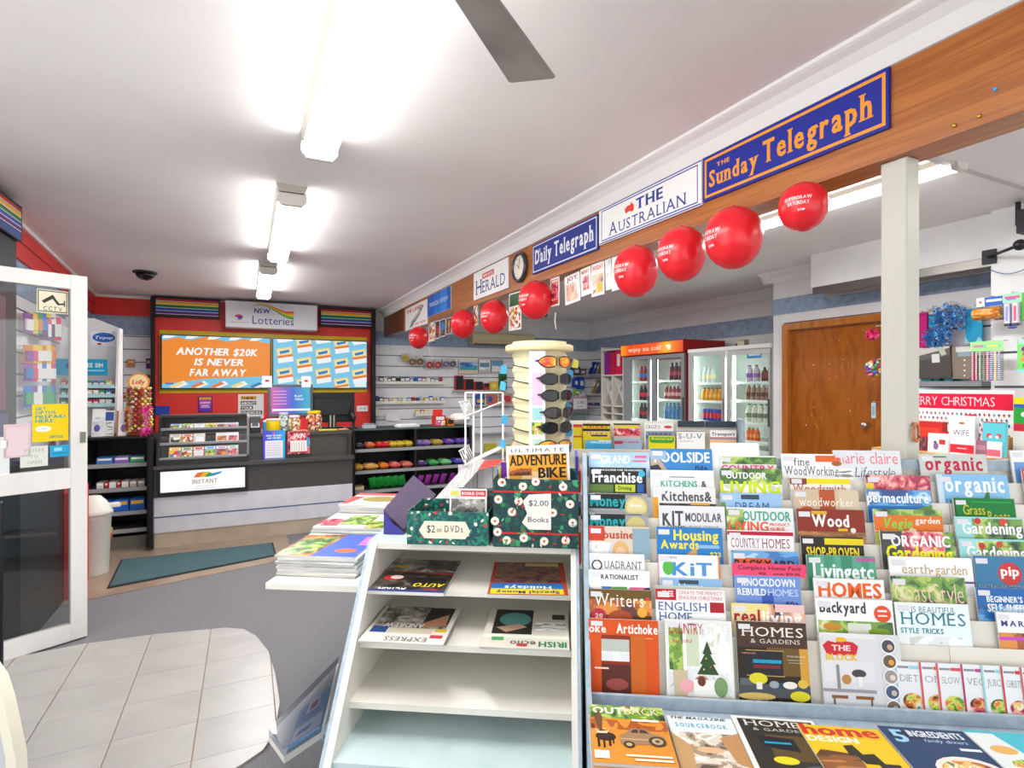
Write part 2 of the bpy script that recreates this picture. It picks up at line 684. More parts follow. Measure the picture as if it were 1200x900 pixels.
# beam with its post
bm = box('beam', 1.72, 1.84, -1.8, 6.62, 2.228, 2.50, M_wood, **S)
box('upper_board', 1.73, 1.84, -1.8, 6.62, 2.50, CEIL, M_corn, bm)
bm2 = box('end_block', 1.72, 1.84, 6.62, BACK - 0.0, 2.228, 2.50, noisy('dark_end_wood', [(0.2, '5a2d10'), (0.8, '7d431b')], 3, 6, (5, .5, 9), rough=0.3), bm)
ps = MB().box(1.748, 1.815, 0.955, 1.03, 0.0, 2.228, C('c6c4b8', 0.4)).build('column', bev=0.006, **S)
h = MB()
for k in range(1):
    c = (1.779, 0.948, 1.412)
    h.tube([(c[0] + 0.013 * math.cos(a), c[1] - 0.002, c[2] + 0.026 * math.sin(a)) for a in [2 * PI * i / 16 for i in range(16)]], 0.0045, C('c87850', 0.4), 6, True)
    h.box(1.774, 1.784, 0.948, 0.96, 1.436, 1.442, C('c87850', 0.4))
h.build('terracotta_ring', ps, label='terracotta plastic ring on the post')

# lights
M_tube = emis('ffffff', 21.0)


def batten(x, y0, y1, label, power, wk=1.0):
    t = empty('ceiling_light', (x, (y0 + y1) / 2, CEIL), 0, label, 'light', 'fluorescent battens')
    L = (y1 - y0) / 2
    MB().prism([(-0.075, 0), (-0.06, -0.045), (0.06, -0.045), (0.075, 0)], -L, L, C('b9b1a6', 0.45), 'y').build('batten_tray', t)
    MB().prism([(-0.06, -0.045), (-0.065, -0.075), (-0.045, -0.098), (0.045, -0.098), (0.065, -0.075), (0.06, -0.045)], -L + 0.03, L - 0.03, M_tube, 'y').build('diffuser', t)
    for s in (-1, 1):
        e = MB().prism([(-0.07, -0.04), (-0.072, -0.08), (-0.05, -0.106), (0.05, -0.106), (0.072, -0.08), (0.07, -0.04)], s * L, s * (L - 0.03), C('d9d6cf', 0.4), 'y')
        e.build('end_cap', t)
    for _c in t.children: _c.scale = (wk, 1, wk)
    area('tube_light', (x, (y0 + y1) / 2, CEIL - 0.112), (0, 0, 0), 0.1, (y1 - y0) - 0.1, power, (1.0, 0.985, 0.97))
    return t


batten(0.27, 0.9, 2.42, 'long white fluorescent batten on the ceiling, the one beside the fan blade', 20)
batten(0.21, 3.06, 4.56, 'white fluorescent batten at the middle of the row along the ceiling', 20)
batten(0.16, 5.05, 6.55, 'white fluorescent batten over the lottery counter', 22)
batten(2.9, 1.35, 2.7, 'white fluorescent batten behind the beam and the red balloons', 26, .62)
area('tube_light_fill_back', (3.2, 5.2, CEIL - 0.12), (0, 0, 0), 0.5, 1.6, 44, (1.0, 0.985, 0.97))  # fill light with no fixture, brightens the back right of the shop
area('tube_light_fill_front', (3.1, -0.2, CEIL - 0.12), (0, 0, 0), 0.3, 1.4, 30, (1.0, 0.985, 0.97))  # unseen fill lamp, added to brighten the near right wall

# the upper shop is drawn in a 1 : 1.17 survey; bring it to size
K = 1.17


def up(v): return EYE + (v - 1.55) * K


for _o in [q for q in bpy.data.objects if q.parent is None and q.type in ('MESH', 'EMPTY') and q not in FLOORSET]:
    flat = abs(_o.location.z) < 1e-6
    for ch in [_o] + list(_o.children_recursive):
        if ch.type == 'MESH':
            for v in ch.data.vertices:
                v.co.x *= K
                v.co.y *= K
                v.co.z = max(0.0, up(v.co.z)) if flat else v.co.z * K
    _o.location = (_o.location.x * K, _o.location.y * K, 0 if flat else up(_o.location.z))
for _o in bpy.data.objects:
    if _o.type == 'LIGHT' and _o.name.startswith('tube_light'):
        _o.location = (_o.location.x * K, _o.location.y * K, up(_o.location.z))
        _o.data.size_y *= K
CEIL, BACK, XB, XR, XD, XN = up(CEIL), BACK * K, 1.72 * K, 5.12 * K, 4.4 * K, 4.0 * K
bpy.context.view_layer.update()

# ================================================================== PRINT
PH = {}


def ph(name, cols, scale=9, kind='noise', stretch=(1, 1, 1), dist=0.5, interp='CONSTANT', detail=5):
    n = len(cols)
    PH[name] = noisy('photo_' + name, [(0.28 + 0.44 * i / max(1, n - 1) if kind == 'noise' else i / n, c) for i, c in enumerate(cols)],
                     scale, detail, stretch, rough=0.3, kind=kind, dist=dist, interp=interp)


ph('green', ['20381b', '3f6a2a', '6d9a3a', 'a9c25a', 'd6d9a0', '8a5a3a'], 22)
ph('food', ['4a2416', '8a3a1e', 'c8742c', 'e6c06a', 'efe6d2', '6e8a34', 'b8302a'], 30)
ph('room', ['5a4a3c', 'a08c76', 'd8cdbd', 'efece6', 'c2b49e', '76665a'], 16, 'noise', (1, 1, 1.6))
ph('sky', ['6ea6d6', '92c0e4', 'b7d7ee', 'e4eff7'], 7, interp='LINEAR')
ph('warm', ['5e2c14', 'a65420', 'd98a34', 'f0c268', 'f7e6bc'], 14)
ph('dark', ['101010', '26221f', '4a4038', '7c6c5a', 'a8957c'], 18)
ph('people', ['3a2a26', 'c98e6e', 'e3b696', 'f2d6c0', '8b4b3a', 'e9e3de'], 12)
ph('wood', ['5c3416', '8a5526', 'b67c40', 'd9a868'], 7, 'noise', (1, 1, 6))
ph('pale', ['c3cbd1', 'dde2e4', 'eef0f0', 'ccd0c6', 'f7f6f3'], 12)
ph('multi', ['d23a34', 'f0c534', '3a7ec2', '54a04a', 'f2efe8', 'e86a9c', '2c2c34', 'f2f2ee'], 26, 'voronoi')
ph('berry', ['4a1230', 'a2234a', 'd85a6a', 'f0a8a0', 'f4e0d2', '7a1a30'], 34)
ph('veg', ['2c5a22', '6a9a2c', 'c8d45a', 'e87a34', 'f0e0c0', 'c8323a'], 34)
ph('bluesea', ['1c4a86', '2c74b8', '5aa2d6', 'a9d2ea', '3c7a5a'], 8, 'noise', (1, 1, 3))
ph('xmas', ['f2efe8', 'c8242c', 'f2efe8', '2c5a34', 'd6a03a', 'efe6dc'], 40, 'voronoi')
ph('text', ['f2f1ee', 'f2f1ee', '8a8a8a', 'f2f1ee', 'b9b9b9', 'efeeea'], 60, 'voronoi', (0.5, 1, 2))
ph('news', ['3c3a38', '6d6964', 'a8a29a', 'd6d0c8', '8a5a4a'], 26)
ph('garnet', ['3b2030', '6d2f46', '8a6a3a', '4a3a68', 'b08a5a'], 30)
ph('pinkpurp', ['d84a9a', '9a4ac2', '5a5ad6', '3a9ae0', '48c8c8'], 5, interp='LINEAR')


def mat_of(c, em=0):
    if not isinstance(c, str): return c
    if c in PH: return PH[c]
    return emis(c, em) if em else C(c, 0.5)


def paint(mb, W, H, items, y=-0.0004, dy=-0.00009, em=0):
    """flat print on the face of a sheet: x 0..W, z 0..H, seen from -y. u,v in 0..1 with v downwards"""
    for it in items:
        k = it[0]
        if k == 'r':
            _, a, b, c, d, m = it
            mb.add([(a * W, y, H * (1 - d)), (c * W, y, H * (1 - d)), (c * W, y, H * (1 - b)), (a * W, y, H * (1 - b))], [(0, 1, 2, 3)], mat_of(m, em))
        elif k == 'e':
            u, v, r, m = it[1:5]
            ry = it[5] if len(it) > 5 else r
            n = 18
            mb.add([(u * W + r * W * math.cos(2 * PI * i / n), y, H * (1 - v) + ry * W * math.sin(2 * PI * i / n)) for i in range(n)],
                   [tuple(range(n))], mat_of(m, em))
        elif k == 'p':
            pts, m = it[1], it[2]
            ar = sum(pts[i][0] * pts[(i + 1) % len(pts)][1] - pts[(i + 1) % len(pts)][0] * pts[i][1] for i in range(len(pts)))
            idx = tuple(range(len(pts)))
            if ar > 0: idx = idx[::-1]
            mb.add([(a * W, y, H * (1 - b)) for a, b in pts], [idx], mat_of(m, em))
        elif k == 't':
            s, u, v, tw, th, m = it[1:7]
            st = it[7] if len(it) > 7 else ''
            al = it[8] if len(it) > 8 else 'l'
            ang = it[9] if len(it) > 9 else 0
            ux = (math.cos(ang), 0, math.sin(ang))
            uy = (-math.sin(ang), 0, math.cos(ang))
            mb.text(s, (u * W, y, H * (1 - v)), ux, uy, tw * W if tw else 0, th * H, mat_of(m, em), st, al)
        y += dy
    return mb


# ================================================================== SIGNS ON THE BEAM
XS = XB - 0.014


def beam_sign(px0, yt, yb, px1, items, back, label, edgec='d8d8d8'):
    a, b, c = atX(px0, yt, XS), atX(px0, yb, XS), atX(px1, yt, XS)
    W, H = a.y - c.y, a.z - b.z
    o = MB().box(0, W, 0, 0.012, 0, H, C(edgec, 0.4)).build('sign', None, (XS, a.y, b.z), -PI / 2, label=label, cat='sign', group='newspaper signs on the beam')
    m = MB()
    paint(m, W, H, [('r', 0.004, 0.01, 0.996, 0.99, back)] + items)
    m.build('printed_face', o)
    return o


beam_sign(475, 362.5, 388, 500.7, [('t', 'THE LAND', 0.06, 0.26, 0.7, 0.16, 'c8202a', 'b'),
    ('p', [(0.2, .95), (.3, .7), (.5, .5), (.78, .12), (.86, .2), (.66, .55), (.5, .72), (.35, .9)], '8a8a88'),
    ('p', [(0.24, .7), (.5, .45), (.7, .3), (.72, .36), (.45, .62)], 'c8c8c4'),
    ('t', 'out now', 0.48, 0.9, 0.46, 0.12, 'c8202a', 'i')], 'f0efec', 'white sign with red lettering and grey wheat ear at the far end of the beam')
beam_sign(501, 348, 372, 528, [('r', 0.3, 0.01, 1, .99, '1f6fd0'), ('r', 0.6, 0.01, 1, .99, '2f86e0'), ('r', 0.86, 0.01, 1, .99, '1558b4'),
    ('t', 'FINANCIAL REVIEW', 0.1, 0.56, 0.8, 0.2, 'e8ecf4', 's')], '1659b8', 'plain blue sign with small pale lettering on the beam')
beam_sign(555, 321, 352.5, 595.7, [('r', 0.28, 0.16, 0.62, 0.34, 'c9202a'), ('t', 'NEWCASTLE', 0.31, 0.3, 0.28, 0.1, 'ffffff', 'b'),
    ('t', 'H', 0.07, 0.83, 0.2, 0.5, '24387c', 's'), ('t', 'ERALD', 0.28, 0.83, 0.64, 0.4, '24387c', 's')], 'f1f0ee',
    'white sign with navy serif title under a red block')
beam_sign(624, 288, 322, 700.5, [('r', .012, .05, .988, .95, 'e6e8f0'), ('r', .022, .085, .978, .915, '21358e'), ('t', 'THE', 0.06, 0.33, 0.09, 0.12, 'e6e8f0', 's'),
    ('t', 'Daily Telegraph', 0.05, 0.68, 0.9, 0.46, 'eceef4', 'sb')], '21358e', 'dark blue sign with white title beside the wall clock', '21358e')
beam_sign(702, 246, 288, 822.5, [('r', .03, .08, .97, .92, '2c4a9c'), ('r', .037, .11, .963, .89, 'f2f1ef'), ('r', .005, .02, .995, .05, '2c4a9c'), ('r', .005, .95, .995, .98, '2c4a9c'),
    ('t', 'THE', .42, .46, .26, .27, '2a4390', 'sb'),
    ('p', [(.31, .42), (.3, .33), (.33, .26), (.36, .27), (.375, .2), (.385, .27), (.4, .3), (.4, .42), (.385, .47), (.36, .43), (.34, .42), (.32, .45)], 'e2402e'),
    ('t', 'A', .12, .84, .1, .33, '2a4390', 's'), ('t', 'USTRALIAN', .23, .84, .65, .27, '2a4390', 's')], 'f2f1ef',
    'white sign with navy border, red map mark and blue serif title')
beam_sign(824, 186, 237, 1041.5, [('r', .012, .06, .988, .94, 'f29a2c'), ('r', .026, .12, .974, .88, '1c2a92'), ('t', 'THE', .1, .33, .09, .09, 'f29a2c', 'sb'),
    ('t', 'Sunday', .045, .72, .33, .36, 'f29a2c', 'sb'), ('t', 'Telegraph', .4, .7, .54, .44, 'f29a2c', 'sb')], '1c2a92',
    'large royal blue sign with orange title and orange border', '1c2a92')

# small leftovers on the beam
p = atX(1167, 104, XB - 0.002)
MB().prism([(-0.008, 0), (0.006, -0.008), (0.006, 0.007)], -0.0015, 0, C('3f9fe0'), 'x').build('tape_scrap', None, tuple(p), label='tiny blue triangle of tape stuck on the wooden beam', cat='tape')
for px, py, pl in ((1147, 136, 'upper'), (1118, 147, 'lower')):
    p = atX(px, py, XB - 0.004)
    MB().ball((0, 0, 0), 0.007, C('c9a23c', 0.3, 0.8), 8, 5, 0.6).build('brass_pin', None, tuple(p), label=f'{pl} of two brass pins pushed in the beam near the post', cat='pin', group='brass pins in the beam')

# clock
p = atX(611, 313.5, XB)
ck = empty('wall_clock', (XB, p.y, p.z), -PI / 2, 'round wall clock with dark grey rim and cream dial on the beam', 'clock')
m = MB(); m.X = Matrix.Rotation(PI / 2, 4, 'X')
m.lathe([(0.118, 0), (0.124, 0.012), (0.122, 0.03), (0.11, 0.038), (0.098, 0.03), (0.096, 0.018)], C('4a4d55', 0.25, 0.4), 28)
m.build('rim', ck)
m = MB(); m.X = Matrix.Rotation(PI / 2, 4, 'X')
m.lathe([(0.097, 0.015), (0.097, 0.021)], C('e9e2d2', 0.4), 28, smooth=False)
m.build('dial', ck)
m = MB()
for i in range(12):
    a = PI / 6 * i
    r0 = 0.078
    m.X = Matrix.Rotation(a, 4, 'Y')
    m.box(-0.002, 0.002, -0.0225, -0.0215, r0, r0 + 0.012, C('222222'))
m.build('hour_marks', ck)
for nm, a, l, wd_ in (('hour_hand', R(-55), 0.045, 0.004), ('minute_hand', R(15), 0.07, 0.0028)):
    m = MB(); m.X = Matrix.Rotation(a, 4, 'Y')
    m.box(-wd_ / 2, wd_ / 2, -0.026, -0.0245, -0.012, l, C('1c1c1c'))
    m.build(nm, ck)

# ================================================================== BALLOONS
M_ball = noisy('balloon_rubber', [(0, 'e01c28'), (1, 'e8222e')], 2, 2, rough=0.28, rand=False)
BL = [(490.5, 396, 11.5, 13, -50, 'lowest and smallest red balloon at the far end of the beam'),
      (542.5, 380, 14.5, 16.5, 180, 'red balloon under the plain blue sign beside the narrow card strip'),
      (579, 371.5, 16.5, 19.5, -50, 'red balloon hanging beside the glossy Santa card'),
      (627.5, 352, 20, 22.5, -55, 'red balloon hanging below the wall clock'),
      (745, 318.5, 25.5, 30, -50, 'red balloon beside the longest run of little cards'),
      (798.5, 298.5, 27.5, 32, -50, 'red balloon between the two larger red balloons mid beam'),
      (859.5, 279.5, 32.5, 36, -58, 'biggest red balloon below the orange and blue sign'),
      (941, 243, 27, 28, -12, 'red balloon hanging alone near the white post')]
XBL = 1.99
for i, (px, py, rx, ry, turn, lab) in enumerate(BL):
    zc = XBL / ray(px, py).x
    r = rx * zc / FPX
    sz = ry / rx
    xx = XBL - r * 0.35
    c = atX(px, py, xx)
    r = rx * (xx / ray(px, py).x) / FPX
    th = math.atan2(-c.x, c.y) + R(turn)
    m = MB()
    prof = [(0.001, -1.0), (0.3, -0.95), (0.6, -0.79), (0.82, -0.56), (0.96, -0.25), (1.0, 0.08), (0.95, 0.4), (0.8, 0.68), (0.55, 0.88), (0.28, 0.985), (0.09, 1.01), (0.05, 1.04), (0.07, 1.07), (0.001, 1.075)]
    m.lathe([(a * r, b * r * sz) for a, b in prof], M_ball, 28)
    o = m.build('balloon', None, tuple(c), th, label=lab, cat='balloon', group='red balloons strung along the beam')
    t = MB()
    W = r * 1.05
    lines = [('LOTTO', .1, .3, .35, .1), ('SUPERDRAW', .0, .55, 1.0, .14), ('SATURDAY', .12, .76, .8, .14), ('$20M', .5, 1.0, .25, .08)]
    for s_, u, v, w_, h_ in lines:
        t.text(s_, ((u - 0.5) * W, 0, (0.5 - v) * W + r * 0.15), (1, 0, 0), (0, 0, 1), w_ * W, h_ * W, C('f7e4e2'), 'b')
    # lay the letters on the round surface
    for k, (x, y, z) in enumerate(t.v):
        zz = z / sz
        q = max(1e-6, 1 - (x / r) ** 2 - (zz / r) ** 2)
        t.v[k] = (x, -r * 1.012 * math.sqrt(q), z)
    t.build('print', o)
    tie = MB()
    top = up(2.228)
    dv_ = rotz(-th) @ Vector((XB + .02 - c.x, 0, 0))
    tie.tube([(0, 0, r * sz * 1.05), (dv_.x, dv_.y, max(r * sz * 1.07, top - c.z - 0.0005))], 0.0022, C('b9b4ac'), 5)
    tie.build('string', o)

# ================================================================== STRINGS OF LITTLE CARDS
XC = XB + 0.02


def cards(name, lab, cardsl, string, group='little paper cards strung below the beam'):
    """cardsl: list of (px0,yt0,px1,yt1,hpx,print)"""
    for (px0, y0, px1, y1, h, face, l2) in cardsl:
        a, b = atX(px0, y0, XC), atX(px1, y1, XC)
        W = (a - b).length
        hh = h / FPX * (XC / ray(px0, y0).x)
        ang = math.atan2(b.z - a.z, a.y - b.y)
        o = MB().box(0, W, 0, 0.0012, -hh, 0, C('f1efea', 0.4)).build('card', None, tuple(a), (0, -ang, -PI / 2), label=l2, cat='card', group=group)
        m = MB()
        q = MB()
        paint(q, W, hh, face)
        q.v = [(x, y, z - hh) for x, y, z in q.v]
        q.build('print', o)
        MB().tube([(W * 0.5, 0.001, 0), (W * 0.5, 0.001, max(0.004, up(2.228) - a.z - 0.001))], 0.0008, C('d0d0cc'), 4).build('string', o)


fx = lambda c: [('r', .05, .04, .95, .96, c)]
cards('', '', [
    (502.5, 379, 509.5, 376.5, 22, fx('xmas'), 'card first in the far cluster with a green and white print'),
    (510.5, 376.5, 515, 375, 21, fx('dark') + [('e', .5, .5, .3, 'c8242c')], 'dark narrow card with a red dot in the far cluster'),
    (516, 375, 522, 373, 20, fx('dark') + [('e', .5, .4, .3, '3a7ec2')], 'dark card with a blue dot in the far cluster'),
    (523, 373, 529, 371.5, 19, fx('dark') + [('r', .35, .1, .65, .9, 'warm')], 'dark card with an amber stripe in the far cluster'),
    (555, 358, 560, 356, 24, fx('xmas'), 'narrow card between two small balloons'),
    (596.5, 345, 611, 340.5, 43, fx('xmas') + [('r', .08, .03, .92, .35, '2c5a34')], 'long glossy Santa card hanging by the clock'),
    (645, 327, 655.5, 323.5, 33, [('r', .1, .06, .9, .94, 'c63a34'), ('r', .15, .2, .85, .8, 'berry'), ('t', 'XMAS', .16, .18, .7, .1, 'ffffff', 'b')], 'card with a red print at the start of the long run'),
    (661.5, 325.5, 679, 317.5, 33, [('r', .06, .04, .94, .96, 'pale'), ('r', .12, .3, .8, .9, 'people'), ('t', 'JOY', .15, .2, .7, .14, 'b8343a', 'b')], 'pale card with small figures in the long run'),
    (680, 316.5, 692, 311, 32, [('r', .05, .04, .95, .96, 'f2f0ec'), ('t', 'MERRY', .12, .2, .76, .12, 'd23a34', 'b'), ('r', .2, .3, .8, .8, 'berry')], 'white card with red lettering in the long run'),
    (693, 310.5, 708, 305, 38, [('r', .05, .04, .95, .96, 'f0ebe4'), ('t', 'HOLIDAY', .1, .2, .8, .12, 'd23a34', 'b'), ('r', .1, .35, .9, .92, 'people'), ('e', .65, .75, .2, 'e2c034')], 'white card with a yellow spot in the long run'),
    (709, 305, 716, 302, 36, fx('pale'), 'pale grey card last of the long run'),
    (717, 301.5, 730, 297, 40, [('r', .04, .04, .96, .96, 'f3f1ed'), ('e', .6, .3, .3, 'c9c4bd'), ('e', .6, .3, .24, 'f3f1ed')], 'plain white curled card half behind a balloon'),
    (771, 282, 779, 278, 30, fx('sky'), 'teal card peeping out behind two balloons'),
], None)
p = atX(651, 366, XC)
MB().tube([(0, 0, 0), (0, 0.01, -0.06), (0.004, 0.0, -0.125)], 0.004, C('e8e6e2'), 5).build('ribbon', None, (XC, p.y, p.z), label='loose white ribbon end below the first red card', cat='ribbon')
a = atX(502, 398, XC)
MB().tube([(0, 0, 0), (0, 0, -0.12), (0, -0.14, -0.22)], 0.003, C('e8e6e2'), 5).build('ribbon', None, (XC, a.y, a.z), label='loose white ribbon end below the far cluster of cards', cat='ribbon')

# ================================================================== FAN, CAMERAS
fz = CEIL - 0.285
tip = atH(636, 92, fz)
inn = atH(575, 0, fz)
dv = (tip - inn); dv.z = 0; dv.normalize()
hub = tip - dv * 0.60
hub.z = 0
fan = empty('ceiling_fan', (hub.x, hub.y, CEIL), 0, 'ceiling fan with dull metal blades beside the long ceiling light', 'fan')
MB().lathe([(0.055, -0.03), (0.06, -0.01), (0.04, 0)], C('d6d2ca', 0.4), 20).build('ceiling_rose', fan)
MB().lathe([(0.013, -0.2), (0.013, -0.02)], C('cfcac2', 0.4), 12).build('down_rod', fan)
MB().lathe([(0.03, -0.33), (0.09, -0.325), (0.1, -0.26), (0.085, -0.21), (0.03, -0.2)], C('cfcac2', 0.35), 24).build('motor', fan)
M_blade = noisy('fan_blade_metal', [(0.35, '8e8983'), (0.65, 'aaa59e')], 5, 3, rough=0.45, metal=0.35, rand=False)
a0 = math.atan2(dv.y, dv.x)
for k in range(3):
    m = MB()
    m.X = rotz(a0 + k * 2 * PI / 3) @ Matrix.Rotation(R(7), 4, 'X')
    L = 0.60
    m.prism([(0.13, -0.052), (L - 0.006, -0.077), (L, -0.068), (L, 0.066), (L - 0.006, 0.075), (0.13, 0.045)], -0.2865, -0.282, M_blade)
    m.build('blade', fan)
    m = MB(); m.X = rotz(a0 + k * 2 * PI / 3)
    m.box(0.07, 0.18, -0.02, 0.02, -0.285, -0.275, C('b5b0a8', 0.4, 0.5))
    m.build('blade_bracket', fan)

p = atH(170, 318.5, CEIL)
dm = empty('security_camera', (p.x, p.y, CEIL), 0, 'black dome security camera on the ceiling', 'camera')
MB().lathe([(0.11, -0.02), (0.115, -0.008), (0.11, 0)], C('2a2a2c', 0.4), 24).build('base_ring', dm)
MB().lathe([(0.001, -0.09), (0.03, -0.088), (0.06, -0.075), (0.082, -0.05), (0.09, -0.02)], C('0c0c0e', 0.08), 24).build('dome', dm)
MB().ball((0.02, -0.03, -0.06), 0.02, C('38383c', 0.3), 10, 6).build('lens', dm)

p = atH(639, 380, CEIL)
cm = empty('security_camera', (3.9, 7.2, CEIL), 0, 'small black bullet camera hanging from the ceiling behind the beam', 'camera')
p = atz(639, 381, (Vector((3.9, 7.2, 0)) - Vector((0, 0, 0))).dot(FW))
cm.location = (p.x, p.y, CEIL)
MB().lathe([(0.02, -0.13), (0.02, -0.02), (0.045, -0.015), (0.045, 0)], C('141416'), 12).build('bracket', cm)
MB().tube([(0.03, 0.05, -0.14), (-0.04, -0.07, -0.17)], 0.035, C('141416'), 10).build('camera_body', cm)

# wooden door
dfr = empty('door_1', (XD, 0, 0), -PI / 2, kind='structure')   # local x = -Y, local y = +X
yl, yr_ = atX(918.5, 452, XD).y, 2.52 * K
zt = atX(919, 380.5, XD).z
M_f = noisy('door_frame_wood', [(0.2, 'a3581a'), (0.8, 'cf8437')], 3, 6, (8, 8, 0.6), rough=0.3)
x0, x1 = -yl, -yr_
MB().box(x0, x0 + 0.065, -0.03, 0.1, 0, zt, M_f).build('jamb', dfr)
MB().box(x1 - 0.065, x1, -0.03, 0.1, 0, zt, M_f).build('jamb', dfr)
MB().box(x0 + 0.065, x1 - 0.065, -0.03, 0.1, zt - 0.065, zt, M_f).build('head', dfr)
MB().box(x0 + 0.07, x1 - 0.07, 0.03, 0.07, 0.005, zt - 0.07, M_wood2).build('leaf', dfr)
kx = -atX(1017, 498, XD + 0.03).y
kz = atX(1017, 498, XD + 0.03).z
m = MB()
m.X = Matrix.Translation((min(kx, x1 - 0.13), 0.03, kz)) @ Matrix.Rotation(PI / 2, 4, 'X')
m.lathe([(0.028, 0), (0.028, 0.006), (0.011, 0.012), (0.011, 0.035), (0.026, 0.045), (0.03, 0.06), (0.022, 0.07), (0.001, 0.072)], C('d8d4cc', 0.18, 1.0), 18)
m.build('door_knob', dfr)
m = MB()
rr = random.Random(3)
for k in range(34):
    sx, sz = rr.uniform(x0 + 0.1, x1 - 0.15), rr.uniform(1.0, zt - 0.12)
    q = rr.uniform(0.004, 0.012)
    m.add([(sx, 0.0296, sz), (sx + q, 0.0296, sz - q * 0.4), (sx + q * 1.2, 0.0296, sz + q), (sx + q * .2, 0.0296, sz + q * .8)], [(0, 1, 2, 3)], C(rr.choice(['e6b23a', 'e3a040', 'e8dcc0', 'dc9a3a'])))
m.build('tape_marks', dfr)

# air conditioner on the back wall
a, b = atY(554, 389, BACK - 0.2), atY(626, 406, BACK - 0.2)
ac = MB().prism([(-0.2, b.z + 0.03), (-0.17, b.z), (0, b.z), (0, a.z), (-0.17, a.z), (-0.2, a.z - 0.03)], a.x, b.x, C('cfc39b', 0.45), 'x').build('air_conditioner', None, (0, BACK - 0.013, 0), label='long cream air conditioner on the back wall', cat='air conditioner')
m = MB()
m.box(a.x + 0.03, b.x - 0.03, -0.192, -0.172, b.z - 0.003, b.z + 0.02, C('4a463c'))
m.build('outlet', ac)
m = MB()
for k in range(3): m.box(a.x + 0.02, b.x - 0.02, -0.203, -0.2, b.z + 0.045 + k * 0.02, b.z + 0.05 + k * 0.02, C('aba07c'))
m.build('grille', ac)

# ================================================================== LOTTERY WALL
ORD = ['first', 'second', 'third', 'fourth', 'fifth', 'sixth', 'seventh', 'eighth', 'ninth', 'tenth', 'eleventh', 'twelfth', 'thirteenth', 'fourteenth', 'fifteenth', 'sixteenth',
       'seventeenth', 'eighteenth', 'nineteenth', 'twentieth']
YL = BACK - 0.2
lp = empty('lottery_board', (0, YL, 0), 0, 'red lottery wall panel with thin black edges and a yellow screen surround', 'wall panel')
xl, xr_ = atY(182, 452, YL).x, atY(434, 452, YL).x
MB().box(xl, xr_, 0, 0.17, 0.0, CEIL - 0.03, M_red).build('red_board', lp)
for a, b in ((atY(178, 452, YL).x, xl), (xr_, atY(438.5, 452, YL).x)):
    MB().box(a, b, -0.12, 0.17, 0, CEIL - 0.02, C('17171a', 0.4)).build('edge_post', lp)
y0, y1 = atY(187, 386.5, YL), atY(430, 459.5, YL)
yz0, yz1 = y0.z, y1.z
MB().box(y0.x, y1.x, -0.012, 0, yz1, yz0, C('d8b414', 0.4)).build('yellow_surround', lp)


def screen(px0, px1, label, items):
    a, b = atY(px0, 391, YL), atY(px1, 391, YL)
    W = b.x - a.x
    H = yz0 - yz1 - 0.115
    o = empty('wall_screen', (a.x, YL - 0.013, yz1 + 0.055), 0, label, 'screen', 'pair of wall screens')
    MB().box(0, W, -0.05, 0, 0, H, C('151518', 0.3)).build('bezel', o)
    m = MB()
    paint(m, W - 0.03, H - 0.03, items, y=0, em=0.85)
    m.v = [(x + 0.015, y - 0.051, z + 0.015) for x, y, z in m.v]
    m.build('picture', o)
    return o


def ticket(u, v, s=1.0, tilt=0.05):
    """blue-headed ticket picture with an orange band"""
    w_, h_ = 0.155 * s, 0.30 * s
    P = lambda a, b: (u + a * w_ + b * 0.02, v + b * h_ - a * tilt)
    return [('p', [P(0, 0), P(1, 0), P(1, 1), P(0, 1)], 'f4f6f8'), ('p', [P(0, 0), P(1, 0), P(1, .5), P(0, .5)], 'f2d98a'),
            ('p', [P(.1, .12), P(.9, .12), P(.9, .42), P(.1, .42)], 'f8f0c0'), ('p', [P(.15, .2), P(.85, .16), P(.8, .36), P(.2, .4)], '2f7fc0'),
            ('p', [P(0, .5), P(1, .5), P(1, .66), P(0, .66)], 'e87a30')]


it = [('r', 0, 0, 1, 1, '74c3e6'), ('p', [(0, .1), (.14, .03), (.25, .08), (.4, .0), (.6, .09), (.75, .02), (1, .1), (1, .76), (.4, .82), (0, .92)], 'f08c2a')]
it += [('p', [(.02 + k * .2, .0), (.13 + k * .2, .0), (.07 + k * .2, .05), (.0 + k * .2, .06)], 'f4f6f8') for k in range(5)]
for k in range(5):
    q = .26 + k * .185 - .2
    it += [('p', [(q, .97), (q + .13, .86), (q + .17, .93), (q + .08, 1.0)], 'f6f3ea'), ('p', [(q, .97), (q + .1, .88), (q + .13, .92), (q + .03, 1.0)], ['f2d98a', 'e87a30', 'e87a30', 'f2d98a', '2f7fc0'][k])]
it += [('t', 'ANOTHER $20K', .12, .36, .76, .14, 'ffffff', 'bi'), ('t', 'IS NEVER', .28, .56, .46, .135, 'ffffff', 'bi'), ('t', 'FAR AWAY', .24, .765, .53, .135, 'ffffff', 'bi'), ('r', .03, .9, .1, .93, '3a6ec0')]
screen(189, 317.5, 'wide wall screen showing orange lottery advert with white capitals', it)
it = [('r', 0, 0, 1, 1, '7cc8e8')]
for c in range(5):
    for r_ in range(-1, 4):
        u, v = .03 + c * .2, -.22 + r_ * .42 + (c % 2) * .2
        tk = ticket(u, v, 1.0)
        lim = lambda p: [(min(max(a, 0), 1), min(max(b, 0), 1)) for a, b in p]
        if v > -.28 and v < 1:
            it += [('p', lim(q[1]), q[2]) for q in tk if max(b for a, b in q[1]) > 0.01 and min(b for a, b in q[1]) < 0.99]
it += [('r', .86, .88, .99, .98, 'e8f4f8')]
screen(318.8, 430, 'wall screen showing rows of blue and orange lottery tickets', it)

STR = ['b41e26', 'e6b000', '0e7a36', '1450b4', '5c1c7c']


